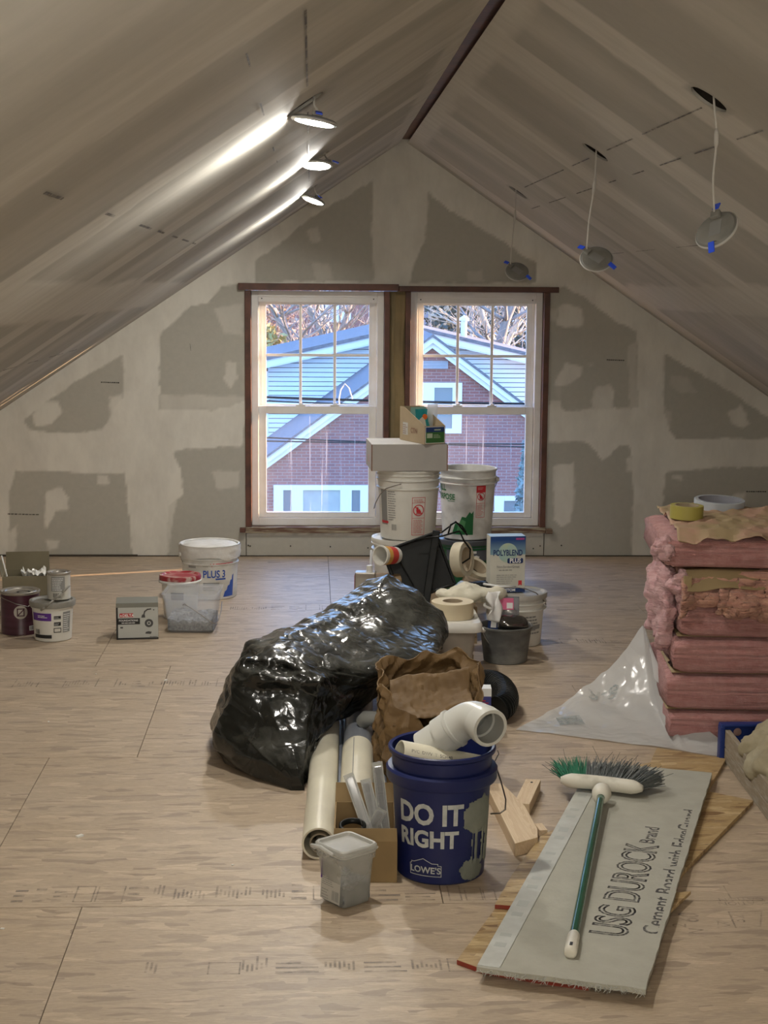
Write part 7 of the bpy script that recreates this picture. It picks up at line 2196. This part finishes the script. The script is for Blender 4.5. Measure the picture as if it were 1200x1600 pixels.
# ---- plastic sleeve draped under the stack
m_film = film_mat('clear_white_film', (0.72, 0.73, 0.72), 0.20, 7, 0.2, None, 0.80, 0.3)
E1 = [Vector(p) for p in [(0.742, 5.506, 0.002), (0.861, 5.459, 0.003), (1.009, 5.376, 0.003), (1.156, 5.311, 0.003), (1.247, 5.263, 0.003), (1.374, 5.185, 0.003), (1.513, 5.123, 0.003)]]
E2 = [Vector(p) for p in [(0.761, 5.54, 0.002), (0.962, 5.8, 0.019), (1.141, 5.92, 0.108), (1.234, 5.9, 0.225), (1.279, 5.9, 0.29), (1.272, 5.75, 0.279), (1.263, 5.6, 0.169)]]
def along(L, t):
    x = t * (len(L) - 1)
    i = min(int(x), len(L) - 2)
    return L[i].lerp(L[i + 1], x - i)
P = np.zeros((70, 40, 3))
for i in range(70):
    a, b = along(E1, i / 69), along(E2, i / 69)
    for j in range(40):
        t = j / 39
        p = a.lerp(b, t)
        hgt = b.z - a.z
        p.z = a.z + hgt * (t ** (2.6 if i < 50 else 1.6))
        P[i, j] = p
q = P * np.array([9, 5, 9])
P[..., 2] += ((0.020 * facet(P, 6, 3, 6, 0.05) + 0.007 * facet(P, 17, 5, 5) + 0.008) * np.minimum(1, P[..., 2] / 0.05 + 0.12)) * (np.arange(70) < 52)[:, None]
P[..., 2] = np.maximum(P[..., 2], 0.0025)
sh = MB().grid(P).build('plastic_sleeve', m_film, smooth=True)
tag(sh, 'crinkled clear plastic wrapping spread on the floor left of the insulation stack', 'plastic sheet')
FP = P.reshape(-1, 3)
def film_z(x, y):
    d = (FP[:, 0] - x) ** 2 + (FP[:, 1] - y) ** 2
    return float(FP[np.argsort(d)[:6], 2].max())
m_filmink = print_mat('film_ink', (0.25, 0.30, 0.30), 0.6, 40)
def film_text(s, p, ang, size):
    g = text_geo(s, size, 0.001)
    ca, sa = math.cos(ang), math.sin(ang)
    mb = MB().add([(p[0] + x * ca - y * sa, p[1] + x * sa + y * ca, film_z(p[0] + x * ca - y * sa, p[1] + x * sa + y * ca) + 0.004) for x, y in g[0]], g[1])
    o = mb.build('film_print', m_filmink, sh)
    return o
def film_patch(pts):
    mb = MB()
    mb.add([(x, y, film_z(x, y) + 0.004) for x, y, z in pts], [tuple(range(len(pts)))])
    mb.build('film_print', m_filmink, sh)
film_patch([(0.907, 5.638, 0.012), (0.997, 5.645, 0.012), (1.004, 5.55, 0.012), (0.91, 5.552, 0.012)])
film_text('8-R', (1.173, 5.774, 0.03), 2.75, 0.085)

# ---- blue edged wooden crate with a canvas rag
m_bluewood = mat('worn_blue_paint', (0.010, 0.030, 0.17), 0.4, (0.22, 0.25, 0.27), 16, 6, (1, 1, 1), 0.66, 0.74)
m_greywood = mat('weathered_board', (0.27, 0.22, 0.155), 0.8, (0.36, 0.32, 0.26), 9, 6, (12, 2, 12), 0.45, 0.7, bump=0.2)
crt = thing('wooden_crate', 'wooden crate with a blue painted end panel at the right edge', 'crate', (1.40, 5.14, 0))
MB().span((-0.006, 0.0, 0.0), (0.62, 0.016, 0.118)).build('end_panel', m_bluewood, crt, bevel=0.002)
MB().span((-0.010, -0.018, 0.118), (0.62, 0.018, 0.130)).build('end_rim', m_bluewood, crt, bevel=0.004)
MB().span((-0.012, -0.020, 0.0), (0.006, 0.016, 0.124)).build('corner_post', m_bluewood, crt, bevel=0.004)
MB().lathe([(0.0005, 0.004), (0.012, 0.003), (0.014, 0)], 14, (0.052, -0.0005, 0.098), Matrix.Rotation(PI / 2, 3, 'X')).build('bolt_cover', mat('pinkish_bolt', (0.36, 0.22, 0.19), 0.6), crt, smooth=True)
for z0, z1 in ((0.004, 0.050), (0.054, 0.112)):
    v = [(0.004, -0.02, z0), (0.022, -0.02, z0), (-0.010, -0.85, z0), (-0.030, -0.85, z0)]
    MB().add(v + [(p[0], p[1], z1) for p in v], [(3, 2, 1, 0), (4, 5, 6, 7), (0, 1, 5, 4), (1, 2, 6, 5), (2, 3, 7, 6), (3, 0, 4, 7)]).build('side_plank', m_greywood, crt, bevel=0.0015)
    MB().span((0.60, -0.85, z0), (0.618, -0.001, z1)).build('side_plank', m_greywood, crt, bevel=0.0015)
MB().span((0.02, -0.85, 0.002), (0.60, -0.001, 0.010)).build('crate_floor', m_greywood, crt)
MB().span((-0.02, -0.87, 0.0), (0.62, -0.852, 0.118)).build('end_panel', m_bluewood, crt, bevel=0.002)
m_canvas = mat('canvas', (0.29, 0.245, 0.155), 0.9, (0.38, 0.335, 0.23), 7, 6, bump=0.15, bscale=90)
rg = thing('canvas_rag', 'crumpled tan canvas drop cloth stuffed into the wooden crate', 'cloth', (1.545, 4.68, 0.108))
blob('canvas_folds', (0, 0, 0), (0.165, 0.32, 0.080), m_canvas, rg, 0.05, 9, 5, 84, crease=0.034, cf=5.5, rot=Matrix.Rotation(-0.06, 3, 'Z'))
blob('canvas_folds', (-0.05, 0.22, 0.0), (0.10, 0.13, 0.07), m_canvas, rg, 0.04, 14, 8, 60, crease=0.026, cf=8)
